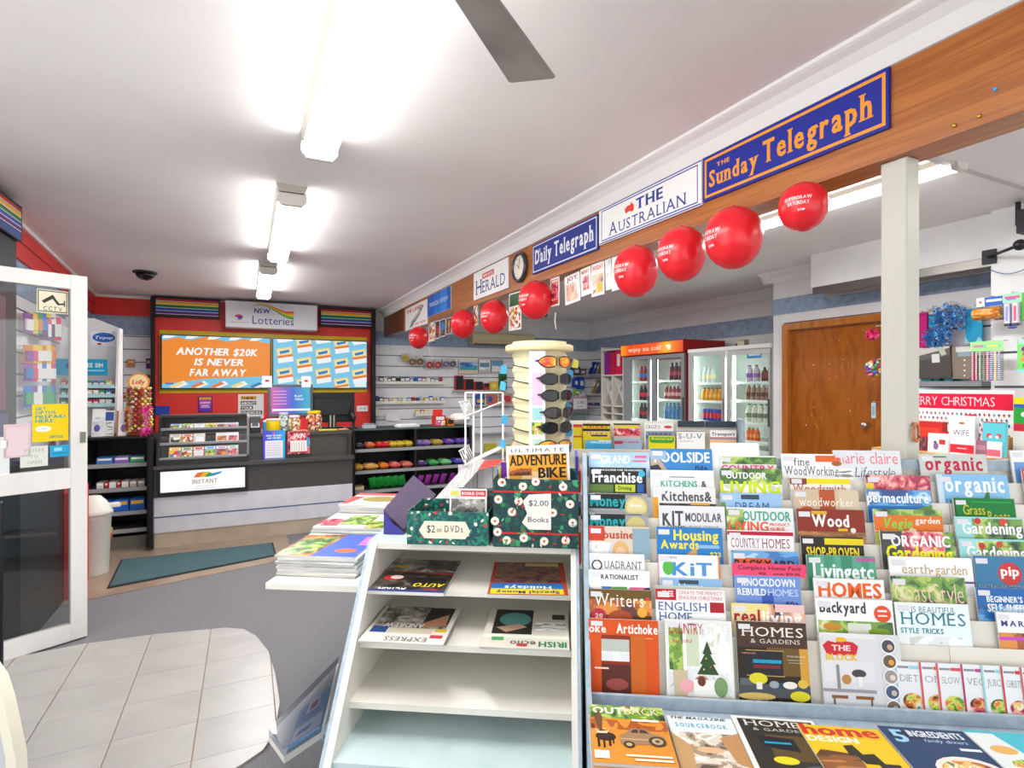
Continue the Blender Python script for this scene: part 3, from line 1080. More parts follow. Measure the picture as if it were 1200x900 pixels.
def rainbow(W, H):
    out = [('r', 0, 0, 1, 1, '1c1c24')]
    for k, c in enumerate(STR):
        out.append(('r', 0.0, .06 + k * .18, 1, .06 + k * .18 + .13, c))
        out.append(('r', 0.0, .06 + k * .18 + .13, 1, .06 + k * .18 + .155, 'e8e4e0'))
    return out


def fascia(px0, px1, yt, yb, lab):
    a, b, c = atY(px0, yt, YL - 0.1), atY(px1, yt, YL - 0.1), atY(px0, yb, YL - 0.1)
    W, H = b.x - a.x, a.z - c.z
    o = MB().box(0, W, 0, 0.1, 0, H, C('1c1c20', 0.4)).build('rainbow_panel', None, (a.x, YL - 0.1, c.z), label=lab, cat='sign', group='rainbow striped header panels')
    m = MB(); paint(m, W - .03, H - .03, rainbow(W, H)); m.v = [(x + .015, y, z + .015) for x, y, z in m.v]
    m.build('stripes', o)


fascia(181, 257.5, 346.5, 370, 'rainbow striped panel above the orange screen, at the red frieze')
fascia(375, 436, 359.5, 382, 'rainbow striped panel above the ticket screen beside the beam')
yy = YL - 0.3
a, b, c = atY(264, 351.5, yy), atY(372, 351.5, yy), atY(264, 383, yy)
W, H = b.x - a.x, a.z - c.z
o = MB().box(0, W, 0, 0.3, 0, H, C('d6d6dc', 0.3)).build('lottery_sign', None, (a.x, yy, c.z), bev=0.01, label='silver grey box sign with a rainbow wave over navy lettering', cat='sign')
m = MB()
paint(m, W, H, [('r', .02, .04, .98, .96, 'dcdce2'), ('t', 'NSW', .3, .42, .17, .17, '24408c', 'b'), ('t', 'Lotteries', .28, .84, .45, .3, '24408c')])
def wave(t):
    q = min(1, max(0, (t - .3) / .6))
    return .15 - .05 * math.sin(PI * min(1, t * 2.6)) + .3 * (3 * q * q - 2 * q ** 3), .03 + .3 * t ** 1.6


for k, c_ in enumerate(['e8443a', 'f0923a', 'e8d02a', '8ac23a', '3f9a4a']):
    up_, dn_ = [], []
    for q in range(13):
        t_ = q / 12
        cv, th = wave(t_)
        up_.append((.29 + .44 * t_, cv - th / 2 + th * k / 5))
        dn_.append((.29 + .44 * t_, cv - th / 2 + th * (k + 1) / 5))
    pts = [(u * W, -0.003, H * (1 - v)) for u, v in up_ + dn_[::-1]]
    m.add(pts, [tuple([i, 25 - i, 24 - i, i + 1]) for i in range(12)], C(c_))
mm = [('e', .14, .62, .045, 'c8314a', .035), ('p', [(.08, .62), (.2, .62), (.21, .72), (.1, .7)], 'dcdce2'), ('e', .15, .63, .025, '4a3a9c', .02), ('r', .04, .8, .24, .815, '8a8a94')]
paint(m, W, H, mm, y=-0.005)
m.build('printed_face', o)

# small things on the red board
def flat_sign(name, px0, yt, px1, yb, Y, items, base, lab, cat, th=0.006, group=None):
    a, c = atY(px0, yt, Y), atY(px1, yb, Y)
    W, H = c.x - a.x, a.z - c.z
    o = MB().box(0, W, 0, th, 0, H, C(base, 0.4)).build(name, None, (a.x, Y - th, c.z), label=lab, cat=cat, group=group)
    if items:
        m = MB(); paint(m, W, H, items); m.build('print', o)
    return o


flat_sign('poster', 232, 464.5, 249, 483, YL, [('r', .08, .06, .92, .2, 'e8b23a'), ('r', .08, .22, .92, .94, rampmat('purple_poster', [(0, '4a2ab0'), (.5, 'a832b8'), (1, 'e83a8a')], 'Generated', 2)), ('t', 'JACKPOT', .15, .45, .7, .1, 'ffffff', 'b'), ('r', .25, .55, .75, .6, 'f2e6f4'), ('r', .2, .66, .8, .7, 'f2e6f4')], '3a2a6a',
          'small purple jackpot poster below the orange screen', 'poster')
flat_sign('poster', 279, 462, 309, 490, YL, [('r', .1, .08, .72, .22, 'e8a62a'), ('t', 'THINK!', .12, .21, .56, .1, '222222', 'b')] +
          [it2 for k, s_ in enumerate(('ABOUT', 'YOUR', 'CHOICES')) for it2 in (('r', .1, .28 + k * .2, .1 + .12 * len(s_), .44 + k * .2, '4a4a4c'), ('t', s_, .12, .42 + k * .2, .11 * len(s_), .11, 'f0efec', 'b'))],
          'e3e1df', 'white gambling-help notice with a yellow heading on the red board', 'poster')
flat_sign('notice', 395, 459, 413, 486, YL, [('r', .06, .04, .94, .96, 'e9e8ea')], 'cfcfd2', 'plain white sheet on red board behind the black monitor', 'notice')
sw = flat_sign('wall_switch', 418, 475.5, 431, 482, YL, [('r', .2, .3, .45, .7, 'c8c4c0'), ('r', .55, .3, .8, .7, 'c8c4c0')], 'ece9e6', 'small white switch plate low on the red board', 'switch', 0.015)
flat_sign('notice', 182, 476, 199, 486, YL, [('r', .05, .1, .95, .9, '2a4ab0')], '23409a', 'small blue notice at the black edge of the red board', 'notice')

# ================================================================== COUNTER
YC = 5.76
XCL, XCR = atY(180.5, 600, YC).x, atY(413, 590, YC).x
zz = lambda y, Y=YC, px=300: atY(px, y, Y).z
z_wb, z_ln, z_wt, z_lip = zz(613.6), zz(596.5), zz(575), zz(539.5)
z_top = atY(411, 504, YC + 0.12).z
cn = empty('lottery_counter', (0, YC, 0), 0, 'long dark grey service counter with pale lower panels and a blue stripe', 'counter')
M_dk = noisy('dark_grey_laminate', [(0.3, '3d3b39'), (0.7, '4b4946')], 30, 5, (0.4, 1, 6), rough=0.42, rand=False)
M_pl = noisy('pale_laminate', [(0.3, 'c4c3cc'), (0.7, 'd6d5dc')], 6, 4, rough=0.4, rand=False)
M_plinth = noisy('plinth_beige', [(0.3, 'a59682'), (0.7, 'b9ab97')], 4, 3, rough=0.4, rand=False)
MB().box(XCL, XCR, 0.0, 0.06, z_wt, z_lip - 0.03, M_dk).build('dark_front', cn)
MB().box(XCL, XCR, 0.0, 0.05, z_wb, z_ln - 0.006, M_pl).build('lower_panel', cn)
MB().box(XCL, XCR, 0.0, 0.05, z_ln + 0.006, z_wt, M_pl).build('middle_panel', cn)
MB().box(XCL, XCR, 0.002, 0.05, z_ln - 0.006, z_ln + 0.006, C('33507c', 0.4)).build('blue_stripe', cn)
MB().box(XCL, XCR, 0.01, 0.5, 0, z_wb, M_plinth).build('plinth', cn)
MB().box(XCL - 0.005, XCR + 0.01, -0.05, 0.14, z_lip - 0.032, z_lip, M_dk).build('ledge', cn)
MB().box(XCL, XCR, 0.11, 0.16, z_lip, z_top - 0.03, M_dk).build('upper_front', cn)
MB().box(XCL, XCR + 0.01, 0.08, 0.75, z_top - 0.03, z_top, M_dk).build('worktop', cn)
MB().box(XCL - 0.035, XCL, -0.06, 0.75, 0.03, z_top, C('1b1b1e', 0.4)).build('end_panel', cn)
MB().box(XCR - 0.03, XCR, 0.06, 0.75, z_wb, z_top - 0.03, C('3a3836', 0.4)).build('end_panel', cn)
# lit box with the rainbow mark
a, b, c = atY(184, 549.5, YC - 0.03), atY(290.5, 549.5, YC - 0.03), atY(184, 582, YC - 0.03)
lx = MB().box(a.x, b.x, -0.03, 0.0, c.z, a.z, C('222226', 0.4)).build('light_box', cn)
m = MB()
W, H = b.x - a.x - 0.05, a.z - c.z - 0.06
paint(m, W, H, [('r', 0, 0, 1, 1, 'f4f4f4')], em=1.0)
paint(m, W, H, [('p', [(.38, .36), (.42, .14), (.5, .1), (.46, .36)], 'e87a3a'), ('p', [(.45, .36), (.5, .1), (.56, .12), (.52, .36)], 'e8c23a'), ('p', [(.51, .36), (.56, .12), (.6, .2), (.57, .36)], '4aa84a'),
                ('p', [(.56, .36), (.6, .2), (.72, .12), (.7, .22), (.62, .32)], '3a8ad0'), ('t', 'INSTANT', .36, .66, .3, .2, 'b9a98a', 'sb'), ('t', 'scratch tickets', .4, .82, .22, .06, 'b0a89a'), ('r', .38, .9, .66, .92, 'b9b3a8')], y=-0.002)
m.v = [(x + a.x + 0.025, y - 0.031, z + c.z + 0.03) for x, y, z in m.v]
m.build('lit_face', lx)

# scratch ticket case on the ledge
YT = YC - 0.04
x0, x1 = atY(183, 540, YT).x, atY(292, 540, YT).x
zb = z_lip
ztop = atY(240, 486, YT + 0.2).z
hc = ztop - zb
cs = empty('ticket_case', (x0, YT, zb), 0, 'black sloping display case of scratch tickets on the counter ledge', 'display case')
W = x1 - x0
prof = [(0, 0), (0.145, 0), (0.145, 0.3), (0.29, 0.3), (0.29, hc), (0.2, hc), (0.015, 0.06)]
prof = [(0, 0), (0.148, 0), (0.148, z_top - zb + 0.002), (0.4, z_top - zb + 0.002), (0.4, hc), (0.21, hc), (0.16, hc - 0.02), (0, 0.06)]
BK = C('202226', 0.3)
for xx in (0, W - 0.02):
    MB().prism(prof, xx, xx + 0.02, BK, 'x').build('side', cs)
MB().box(0.02, W - 0.02, 0.0, 0.148, 0, 0.05, BK).build('base', cs)
MB().box(0.02, W - 0.02, 0.2, 0.4, hc - 0.02, hc, BK).build('top', cs)
MB().box(0.02, W - 0.02, 0.38, 0.4, z_top - zb + 0.005, hc - 0.02, C('33363c')).build('back', cs)
slope = (hc - 0.08) / 0.16
for k, v in enumerate((0.0, 0.36, 0.72)):
    zc = 0.06 + v * (hc - 0.08)
    yc = (zc - 0.06) / slope + 0.004
    MB().box(0.02, W - 0.02, yc, yc + 0.05, zc - 0.006, zc, C('54585e', 0.3)).box(0.02, W - 0.02, yc, yc + 0.003, zc - 0.012, zc + 0.008, C('b8bcc2', 0.3)).build('ticket_shelf', cs)
ang = math.atan2(0.16, hc - 0.08)
pn = MB()
pn.quad((0.02, 0.0, 0.062), (W - 0.02, 0.0, 0.062), (W - 0.02, 0.158, hc - 0.022), (0.02, 0.158, hc - 0.022), glass('case_glass', 'ffffff', 0.07))
pn.build('front_glass', cs)
TK = [('6aa4c8', 'blue'), ('8ac05a', 'green'), ('c8c4bc', 'silver'), ('d8c42a', 'yellow'), ('b8bcc8', 'grey'), ('7ab8d8', 'sky blue'),
      ('c0b8ac', 'cream'), ('c86a5a', 'orange and purple'), ('d6ccc6', 'pink'), None, ('d8dce0', 'white'), ('dde4ec', 'icy white'),
      ('e0a62a', 'gold'), ('6a8a4a', 'leafy green'), ('c8443a', 'red'), ('3a9ac8', 'turquoise'), ('b890b8', 'lilac'), ('8ab09a', 'mint')]
ROWN = ['top', 'middle', 'bottom']
for i, t in enumerate(TK):
    if not t: continue
    r_, c = i // 6, i % 6
    v = (0.72, 0.36, 0.0)[r_]
    zc = 0.06 + v * (hc - 0.08) + 0.0015
    yc = (zc - 0.06) / slope + 0.014
    hh = (0.045, 0.085, 0.1)[r_]
    ww = 0.097
    xx = 0.09 + c * (W - 0.18 - ww) / 5
    o = MB().box(0, ww, 0, 0.002, 0, hh, C(t[0])).build('scratch_ticket', None, (x0 + xx, YT + yc + 0.008, zb + zc), (-ang * 0.9, 0, 0),
        label=f'{t[1]} scratch ticket, {ORD[c]} along the {ROWN[r_]} row of the black case', cat='lottery ticket', group='scratch tickets in the sloping case')
    m = MB()
    paint(m, ww, hh, [('r', .08, .08, .92, .3, 'f2f0ea'), ('r', .1, .35, .9, .9, ['multi', 'berry', 'warm', 'veg', 'pale', 'xmas'][(i * 5) % 6]), ('r', .2, .12, .8, .26, t[0])])
    m.build('print', o)


# leaflets hung on the counter front
flat_sign('leaflet', 308, 505, 334, 538, YC + 0.07, [('r', 0, 0, 1, 1, rampmat('blue_leaflet', [(0, '5a3ad0'), (.3, '2a5ad8'), (1, '2aa8e8')], 'Generated', 0)), ('t', 'HOW TO PLAY', .15, .2, .7, .06, 'ffffff', 'b'), ('t', 'AND WIN HERE', .2, .28, .6, .05, 'ffffff', 'b'),
          ('e', .5, .08, .08, 'e84a6a', .05), ('r', .1, .34, .9, .94, 'eceaf0')] + [('r', .18, .42 + k * .08, .8, .432 + k * .08, '9a9cac') for k in range(6)], '2a5ad8', 'blue leaflet holder sheet on the front of the counter', 'leaflet')
flat_sign('leaflet', 337, 505.5, 363, 531, YC + 0.07, [('r', 0, 0, 1, 1, 'berry'), ('t', 'WIN', .3, .3, .5, .2, 'f4eaea', 'bi'), ('r', .12, .42, .88, .9, 'f0ece8'), ('r', .86, .3, .98, .7, '3a9ad0')] +
          [('r', .18 + k * .11, .5, .2 + k * .11, .85, 'b8a8a4') for k in range(6)] + [('r', .12, .9, .88, .94, 'c83a3a')], 'e8e4e0', 'red and white calendar leaflet on the front of the counter', 'leaflet')

# things on the worktop
def on(px, py, Y, h): p = atY(px, py, Y); return (p.x, Y, h)
YW = YC + 0.3
ZT = z_top + 0.0005
# eftpos reader on the worktop
p = on(299, 500, YW - .1, ZT)
t = empty('card_reader', p, 0, 'small black and silver card reader beside the ticket case', 'card reader')
MB().prism([(0.06, 0), (0.06, 0.14), (0.03, 0.16), (-0.05, 0.05), (-0.05, 0)], -0.05, 0.05, C('2a2a2e'), 'x').build('body', t, bev=0.006)
m = MB(); m.X = Matrix.Translation((0, -0.048, 0.055)) @ Matrix.Rotation(-R(38), 4, 'X')
paint(m, 0.075, 0.11, [('r', 0, 0, 1, 1, 'b8bac0'), ('r', .1, .08, .9, .4, 'e8e4e2'), ('r', .12, .45, .88, .9, '3a3a40'), ('r', .1, .42, .9, .45, 'd83a3a')]); m.v = [(x - 0.0375, y, z) for x, y, z in m.v]
m.build('keypad', t)


def jar(px, Y, r, h, body, lid, lab, fill=None, name='jar', cat='jar'):
    p = on(px, 500, Y, ZT)
    o = MB().lathe([(r * .9, 0), (r, h * .08), (r, h * .7), (r * .8, h * .84), (r * .78, h * .86)], body, 18).build(name, None, p, label=lab, cat=cat)
    MB().lathe([(r * .84, h * .86), (r * .86, h * .9), (r * .84, h), (r * .7, h * 1.01)], C(lid, 0.4), 18).build('lid', o)
    return o


jar(310.5, YW - .12, .022, .12, C('3a8ac0'), 'e8e8ea', 'slim blue bottle standing next to the card reader', name='bottle', cat='bottle')
p = on(320, 500, YW - .12, ZT)
o = MB().lathe([(.062, 0), (.065, .01), (.065, .115), (.062, .12)], C('dfc000', 0.4), 20).build('charity_tin', None, p, label='bright yellow round charity tin on the counter', cat='tin')
MB().lathe([(.066, .118), (.066, .13), (.05, .134)], C('e8e4da', 0.4), 20).build('lid', o)
jar(332.5, YW - .06, .05, .19, noisy('candy_mix_a', [(0, 'c8d0d0'), (.3, '8aa0a0'), (.6, 'd8e4e0'), (.8, '3a6a4a')], 60, kind='voronoi', rough=0.15, interp='CONSTANT'), 'b8c0c4', 'tall clear jar with green and grey sweets beside the charity tin')
jar(345, YW - .1, .06, .16, noisy('candy_mix_b', [(0, 'c8463a'), (.25, 'e8d8a0'), (.5, '6a8a3a'), (.7, 'e8e0d8'), (.85, 'b86a8a')], 70, kind='voronoi', rough=0.15, interp='CONSTANT'), 'd8d8da', 'clear jar of mixed lollies beneath the customer screen')
jar(367.5, YW - .02, .085, .2, noisy('candy_mix_c', [(0, 'a86a3a'), (.25, 'e0c89a'), (.5, 'c8503a'), (.7, 'efe6da'), (.85, '7a3a2a')], 60, kind='voronoi', rough=0.15, interp='CONSTANT'), 'e2c400', 'big round jar with yellow lid in front of the black monitor')
for px, w_, c_, l_ in ((352, .16, 'd8622a', 'flat orange packet lying at the counter edge'), (384, .18, 'd8bc14', 'flat yellow packet lying at the counter edge'), (402, .1, 'd87a2a', 'small orange packet beside the black monitor stand')):
    p = on(px, 502, YC + 0.14, ZT)
    o = MB().box(-w_ / 2, w_ / 2, -.03, .03, 0, .014, C(c_, .35)).build('packet', None, p, bev=.004, label=l_, cat='packet')
    MB().box(-w_ / 2 + .02, w_ / 2 - .02, -.02, .02, .0142, .0148, C('f2e8c0')).build('wrapper_label', o)
p = on(355, 500, YC + .2, ZT)
MB().prism([(-.03, 0), (.03, 0), (.05, .12), (-.05, .12)], -.02, .02, C('c8202a', .35), 'y').build('cup', None, p, label='red tapered cup beneath the customer screen', cat='cup')

# customer screen on a pole
p = atY(340.5, 469, YW)
t = empty('customer_screen', (p.x, YW, ZT), 0, 'tilted customer display with purple and blue page on the counter', 'screen')
hz = p.z - ZT
MB().lathe([(.07, 0), (.07, .012), (.018, .02), (.018, hz)], C('2a2c30', .4), 16).build('pole', t)
X = Matrix.Translation((0, -0.03, hz)) @ Matrix.Rotation(-R(10), 4, 'X')
m = MB(); m.X = X; m.box(-.215, .215, 0, .035, -.17, .165, C('4a4e56', .35)); m.build('housing', t, bev=.008)
m = MB(); q = MB()
paint(q, .37, .27, [('r', 0, 0, 1, 1, rampmat('display_page', [(0, 'c84a9a'), (.4, '6a4ac8'), (.55, '1a5ac8'), (1, '28b0c8')], 'Generated', 0, emit=0.9))])
paint(q, .37, .27, [('r', .03, .82, 1, .9, 'f0f2f6'), ('t', 'PLAY', .6, .38, .2, .08, 'f4f8ff', 'b'), ('t', 'TODAY', .6, .5, .24, .07, 'f4f8ff', 'b')] + [('r', .05, .14 + k * .12, .4, .17 + k * .12, 'd8a8e0') for k in range(5)], y=-.001, em=.9)
m.X = X
for vs in [q]: m.add([(x - .185, y - .001, z - .135) for x, y, z in q.v], q.f, q.mats[0]); m.m[-len(q.f):] = [m.mi(q.mats[i]) for i in q.m]
m.build('display', t)
for dx in (-.22, .15):
    m = MB(); m.X = X
    m.box(dx - .045, dx + .045, -.006, .002, .135, .25, C('e4e0e4', .4)); m.ball((dx, -.008, .2), .02, C('c8304a'), 8, 6, 1, .2, .6)
    m.build('clipped_tag', t)
# staff monitor seen from behind
p = atY(389, 478, YW + .1)
t = empty('staff_monitor', (p.x, YW + .1, ZT), 0, 'black flat monitor on the counter seen from behind', 'monitor')
hz = p.z - ZT
MB().box(-.24, .24, 0, .03, hz - .155, hz + .165, C('1d1e22', .35)).build('shell', t, bev=.012)
MB().prism([(-.17, hz - .08), (.17, hz - .08), (.21, hz + .09), (-.21, hz + .09)], -.03, 0, C('26272c', .35), 'y').build('rear_housing', t, bev=.01)
MB().box(-.11, .11, -.06, .1, 0, .02, C('1d1e22')).build('foot', t, bev=.005)
MB().box(-.04, .04, -.02, .0, .02, hz - .08, C('1d1e22')).build('neck', t)
for s in (-.018, .018): MB().box(s - .006, s + .006, -.026, -.02, .02, hz - .06, C('c8c0a8', .3, .5)).build('neck_rod', t)
# scanner and box at the end of the counter
p = on(417, 500, YW, ZT)
t = empty('barcode_scanner', (p[0] - .03, p[1], ZT), 0, 'black barcode scanner standing at the end of the counter', 'scanner')
MB().lathe([(.05, 0), (.05, .012), (.02, .02), (.018, .08)], C('141416'), 14).build('stand', t)
MB().ball((0, 0, .125), .045, C('1a1a1c', .3), 12, 8, .8, 1.1, 1.1).build('scan_head', t)

# ================================================================== BLACK SHELF UNITS
def pillow(L, Wd, T, m_, stripe=None):
    """sealed packet with crimped ends"""
    nx, ny = 8, 4
    m = MB()
    vs = []
    for s in (1, -1):
        for i in range(nx + 1):
            for j in range(ny + 1):
                u, v = i / nx, j / ny
                e = min(1, 5 * min(u, 1 - u)) ** .5
                w_ = math.sin(PI * v) ** .5
                vs.append((L * (u - .5), Wd * (v - .5) * (1 - .06 * e), T * .5 + s * T * .5 * e * w_ + .0005))
    n = (nx + 1) * (ny + 1)
    for s in (0, 1):
        fs, fs2 = [], []
        for i in range(nx):
            for j in range(ny):
                a = s * n + i * (ny + 1) + j
                f = (a, a + ny + 1, a + ny + 2, a + 1)
                if s: f = f[::-1]
                (fs2 if stripe and i in (2, 3, 4) and 0 < j < 4 else fs).append(f)
        m.add(vs if s == 0 else [], [tuple(k - (0 if s == 0 else 2 * n) for k in f) for f in fs], m_, True) if s == 0 else None
        if s == 0:
            if fs2: m.add([], [tuple(k - 2 * n for k in f) for f in fs2], C(stripe, .3), True)
        else:
            m.add([], [tuple(k - 2 * n for k in f) for f in fs + fs2], m_, True)
    return m


def shelf_unit(name, px0, px1, Y, ytop, yshelves, ybot, depth, label, mids=(), topm=None):
    """black unit facing the shop; heights surveyed at (px, y) pairs"""
    a, b = atY(px0, 500, Y), atY(px1, 500, Y)
    W = b.x - a.x
    t = empty(name, (a.x, Y, 0), 0, label, 'shelf unit')
    zt = atY(*ytop, Y).z
    zs = [atY(px, y, Y).z for px, y in yshelves]
    zb_ = atY(*ybot, Y).z if ybot else 0.08
    BKm = C('1e1e20', .4)
    MB().box(0, .03, 0, depth, 0, zt - .02, BKm).build('side', t)
    MB().box(W - .03, W, 0, depth, 0, zt - .02, BKm).build('side', t)
    for mx in mids:
        x = atY(mx, 500, Y).x - a.x
        MB().box(x - .012, x + .012, 0, depth, 0, zt - .02, BKm).build('divider', t)
    MB().box(.03, W - .03, depth - .02, depth, 0, zt - .02, C('29292b', .5)).build('back_panel', t)
    MB().box(0, W, 0, depth, zt - .02, zt, BKm).box(0, W, -.006, 0, zt - .016, zt - .002, topm or BKm).build('top', t)
    for z in zs:
        MB().box(.03, W - .03, 0.004, depth - .02, z - .02, z, C('3c3c3e', .4)).build('shelf', t)
        MB().box(.03, W - .03, -.004, .004, z - .032, z + .003, C('9a9a9c', .35)).build('ticket_rail', t)
    MB().box(.03, W - .03, .02, .04, 0, max(.04, zb_ - .03), C('6a6660')).build('kick_panel', t)
    return t, a.x, W, zt, zs


YS = YC + 0.1
ls, lx0, lW, lzt, lz = shelf_unit('snack_shelf', 96, 176.5, YS, (140, 512), [(140, 543.5), (140, 572), (140, 600), (140, 621)], (140, 626), .42,
                                  'black shelf unit of chewing gum and cards next to the white bin')
rows = [(0, [('4a7ac0', 'blue', 1.3), ('8a6ac0', 'lilac', 1.2), ('3a9a6a', 'green', 1.2)], .055, 'gum_box', 'gum box'),
        (1, [('d8d4d0', 'white and red', 1), ('c83a34', 'red', .5), ('e4e0dc', 'plain white', 1), ('c83a34', 'dark red', .5), ('e0dcd8', 'off white', 1), ('c8b8a4', 'tan', 1), ('b8a898', 'brown', 1)], .05, 'card_packet', 'packet'),
        (2, [('2a5ab8', 'blue', 1), ('2464c8', 'bright blue', 1), ('2058b0', 'deep blue', 1)], .1, 'battery_carton', 'carton')]
xs0 = atY(112, 540, YS).x
for ri, its, hh, nm, ct in rows:
    tot = sum(q[2] for q in its)
    avail = lx0 + lW - .04 - xs0
    x = xs0
    for k, (c_, cn_, w_) in enumerate(its):
        ww = avail * w_ / tot
        o = MB().box(0, ww - .01, 0, .16, 0, hh, C(c_, .35)).build(nm, None, (x, YS + .03, lz[ri] + .0005), (R(0), 0, 0),
            label=f'{cn_} {ct} on the {["upper", "middle", "lower"][ri]} shelf by the bin, {ORD[k]} in its row', cat=ct, group=f'{ct}s on the black shelf by the bin')
        m = MB()
        paint(m, ww - .01, hh, [('r', .08, .15, .92, .45, 'f0ece4' if ri < 2 else 'e8b83a'), ('r', .08, .55, .92, .85, c_)])
        m.add([(.01, .02, hh + .0004), (ww - .02, .02, hh + .0004), (ww - .02, .13, hh + .0004), (.01, .13, hh + .0004)], [(0, 1, 2, 3)], mat_of(['sky', 'pale', 'bluesea'][ri] if k % 2 else ['pinkpurp', 'text', 'bluesea'][ri]))
        m.build('print', o)
        x += ww

# on top of that unit
tz = lzt + .0005


def stand_leaflet(px0, px1, yt, lab, face, Y, lean=12, base='f0efec', name='leaflet_stand', cat='leaflet'):
    a, b = atY(px0, 510, Y), atY(px1, 510, Y)
    W = b.x - a.x
    H = atY(px0, yt, Y).z - tz
    o = MB().box(0, W, 0, .012, 0, H, C(base)).build(name, None, (a.x, Y, tz), (-R(lean), 0, 0), label=lab, cat=cat)
    m = MB(); paint(m, W, H, face); m.build('print', o)


stand_leaflet(107, 122, 479, 'white magazine with purple flowers propped on the black shelf', [('r', .05, .05, .95, .3, 'f4f2f0'), ('r', .05, .3, .95, .95, 'pale'), ('e', .4, .7, .25, '6a5aa8', .35)], YS + .12)
stand_leaflet(122, 133, 481, 'blue and white puzzle book propped on the black shelf', [('r', .05, .05, .95, .4, '3a5a9a'), ('r', .1, .45, .9, .95, 'text')], YS + .16)
stand_leaflet(136, 150, 481, 'white and brown craft magazine propped beside the lollipop tree', [('r', 0, 0, .15, 1, 'b8683a'), ('r', .25, .1, .9, .5, 'pale'), ('e', .6, .7, .25, '8a6ab0', .4)], YS + .12)
# lollipop tree
p = atY(163, 505, YS + .16)
t = empty('lollipop_tree', (p.x, YS + .16, tz), 0, 'lollipop tree packed with coloured lollies under an orange disc sign', 'lollipop stand')
ht = atY(163, 441, YS + .16).z - tz
MB().lathe([(.1, 0), (.1, .02), (.06, .03), (.055, ht * .78)], C('8a3a2a', .4), 14).build('pole', t)
LC = ['c8503a', 'e0a84a', 'e0c858', 'b8703a', 'd86a3a', '9a3a3a', 'e8d0a8', '7a8a3a']
rr = random.Random(5)
lol = MB()
for k in range(17):
    z = .03 + k * ht * .045
    if z > ht * .78: break
    for j in range(11):
        a_ = 2 * PI * (j + .5 * (k % 2)) / 11
        rad = .1 if k < 9 else .085
        m = MB().ball((math.cos(a_) * rad, math.sin(a_) * rad, z + .01), .0145, C(rr.choice(LC), .25), 6, 4)
        if math.sin(a_) < .25:
            m.tube([(math.cos(a_) * .014, math.sin(a_) * .014, z), (math.cos(a_) * rad * .9, math.sin(a_) * rad * .9, z + .01)], .002, C('f0f0f0'), 3)
            m.build('lollipop', t)
m = MB(); m.X = Matrix.Translation((0, -.02, ht - .055)) @ Matrix.Rotation(PI / 2, 4, 'X')
m.lathe([(.085 + .008 * 0, -.006), (.085, .006)], C('e8923a', .4), 18, smooth=False)
m.lathe([(.07, .006), (.07, .0075)], C('f4dca8', .4), 18, smooth=False)
m.build('disc_sign', t)
m = MB(); m.text('Lolly', (-.05, -.029, ht - .07), (1, 0, 0), (0, 0, 1), .1, .04, C('c8402a'), 'bi'); m.build('disc_lettering', t)
p = atY(175, 500, YS + .1)
for dz, q in ((.0, 'lower'), (.19, 'upper')):
    m = MB(); rr = random.Random(int(dz * 100))
    for k in range(26):
        a_, b_ = rr.uniform(0, 2 * PI), rr.uniform(-1, 1)
        v = Vector((math.cos(a_), math.sin(a_) * .6, b_)) * .055
        m.tube([(0, 0, .04), tuple(v + Vector((0, 0, .04)))], [.006, .002], C('e83a9a', .5), 4)
    m.X = Matrix.Identity(4)
    if dz: m.box(-.006, .006, -.003, .003, -dz, .02, C('e83a9a'))
    m.build('pink_tinsel_bow', None, (p.x - .01, YS - .0, tz + dz), label=f'{q} of two bright pink tinsel bows beside the lollipop tree', cat='bow', kind=None)

# confectionery shelves
YB = YC + 0.35
cs2, cx0, cW, czt, cz = shelf_unit('confectionery_shelf', 413, 553, YB, (480, 501), [(480, 524), (480, 548.5), (480, 571), (480, 594), (480, 617)], None, .42,
                                   'long black shelf unit of chocolate bars behind the magazine piles', mids=(487,), topm=C('3a6a5a', .2))
rowsC = [
    [(418, 428, 'choc', '3a3440', 'dark grey'), (429, 441, 'bar', 'c8683a', 'orange'), (442, 450, 'bar', 'c8202c', 'red'), (450, 458, 'bar', 'd02a34', 'bright red'), (458, 466, 'bar', 'd8b83a', 'yellow and purple'), (466, 475, 'bar', 'd8b42a', 'yellow'), (475, 485, 'bar', 'dcc03a', 'pale yellow'),
     (489, 497, 'bar', '7a62b0', 'lilac'), (497, 506, 'bar', '8a72b8', 'pale purple'), (507, 521, 'bar', 'b89a3a', 'mustard'), (522, 534, 'bar', '6a4ab0', 'purple'), (535, 543, 'bar', '5a3aa8', 'deep purple'), (543, 551, 'bar', '7452b4', 'violet')],
    [(417, 426, 'bar', 'c8983a', 'mustard'), (427, 445, 'bar', 'd09a4a', 'caramel'), (446, 457, 'bar', 'e0722a', 'orange'), (458, 471, 'bar', 'd85a5a', 'salmon'), (472, 485, 'bar', 'd87068', 'pink'),
     (489, 502, 'bar', '4a3a70', 'purple and orange'), (503, 516, 'bar', '3aa05a', 'green'), (517, 531, 'bar', '6ab87a', 'pale green'), (532, 546, 'bar', '4a4ab0', 'blue')],
    [(417, 427, 'box', 'c8a878', 'tan')] + [(435 + 8.5 * k, 446 + 8.5 * k, 'bag', '1f9a3a', 'green and silver') for k in range(5)] + [(489, 498, 'bag2', 'a03aa0', 'magenta'), (498, 507, 'bag2', 'a83aa8', 'magenta'), (507, 516, 'bag2', '9a34a0', 'magenta'), (516, 525, 'bag2', 'a03aa8', 'magenta'), (526, 536, 'bag2', '8a2a90', 'magenta')],
    [(456, 464, 'bag', '2a4ab0', 'blue'), (464, 472, 'bag', '3a62c0', 'blue'), (473, 483, 'bag', '2a9a3a', 'green'), (496, 508, 'bag', '1f9a3a', 'green')],
]
shn = ['top', 'second', 'third', 'bottom']
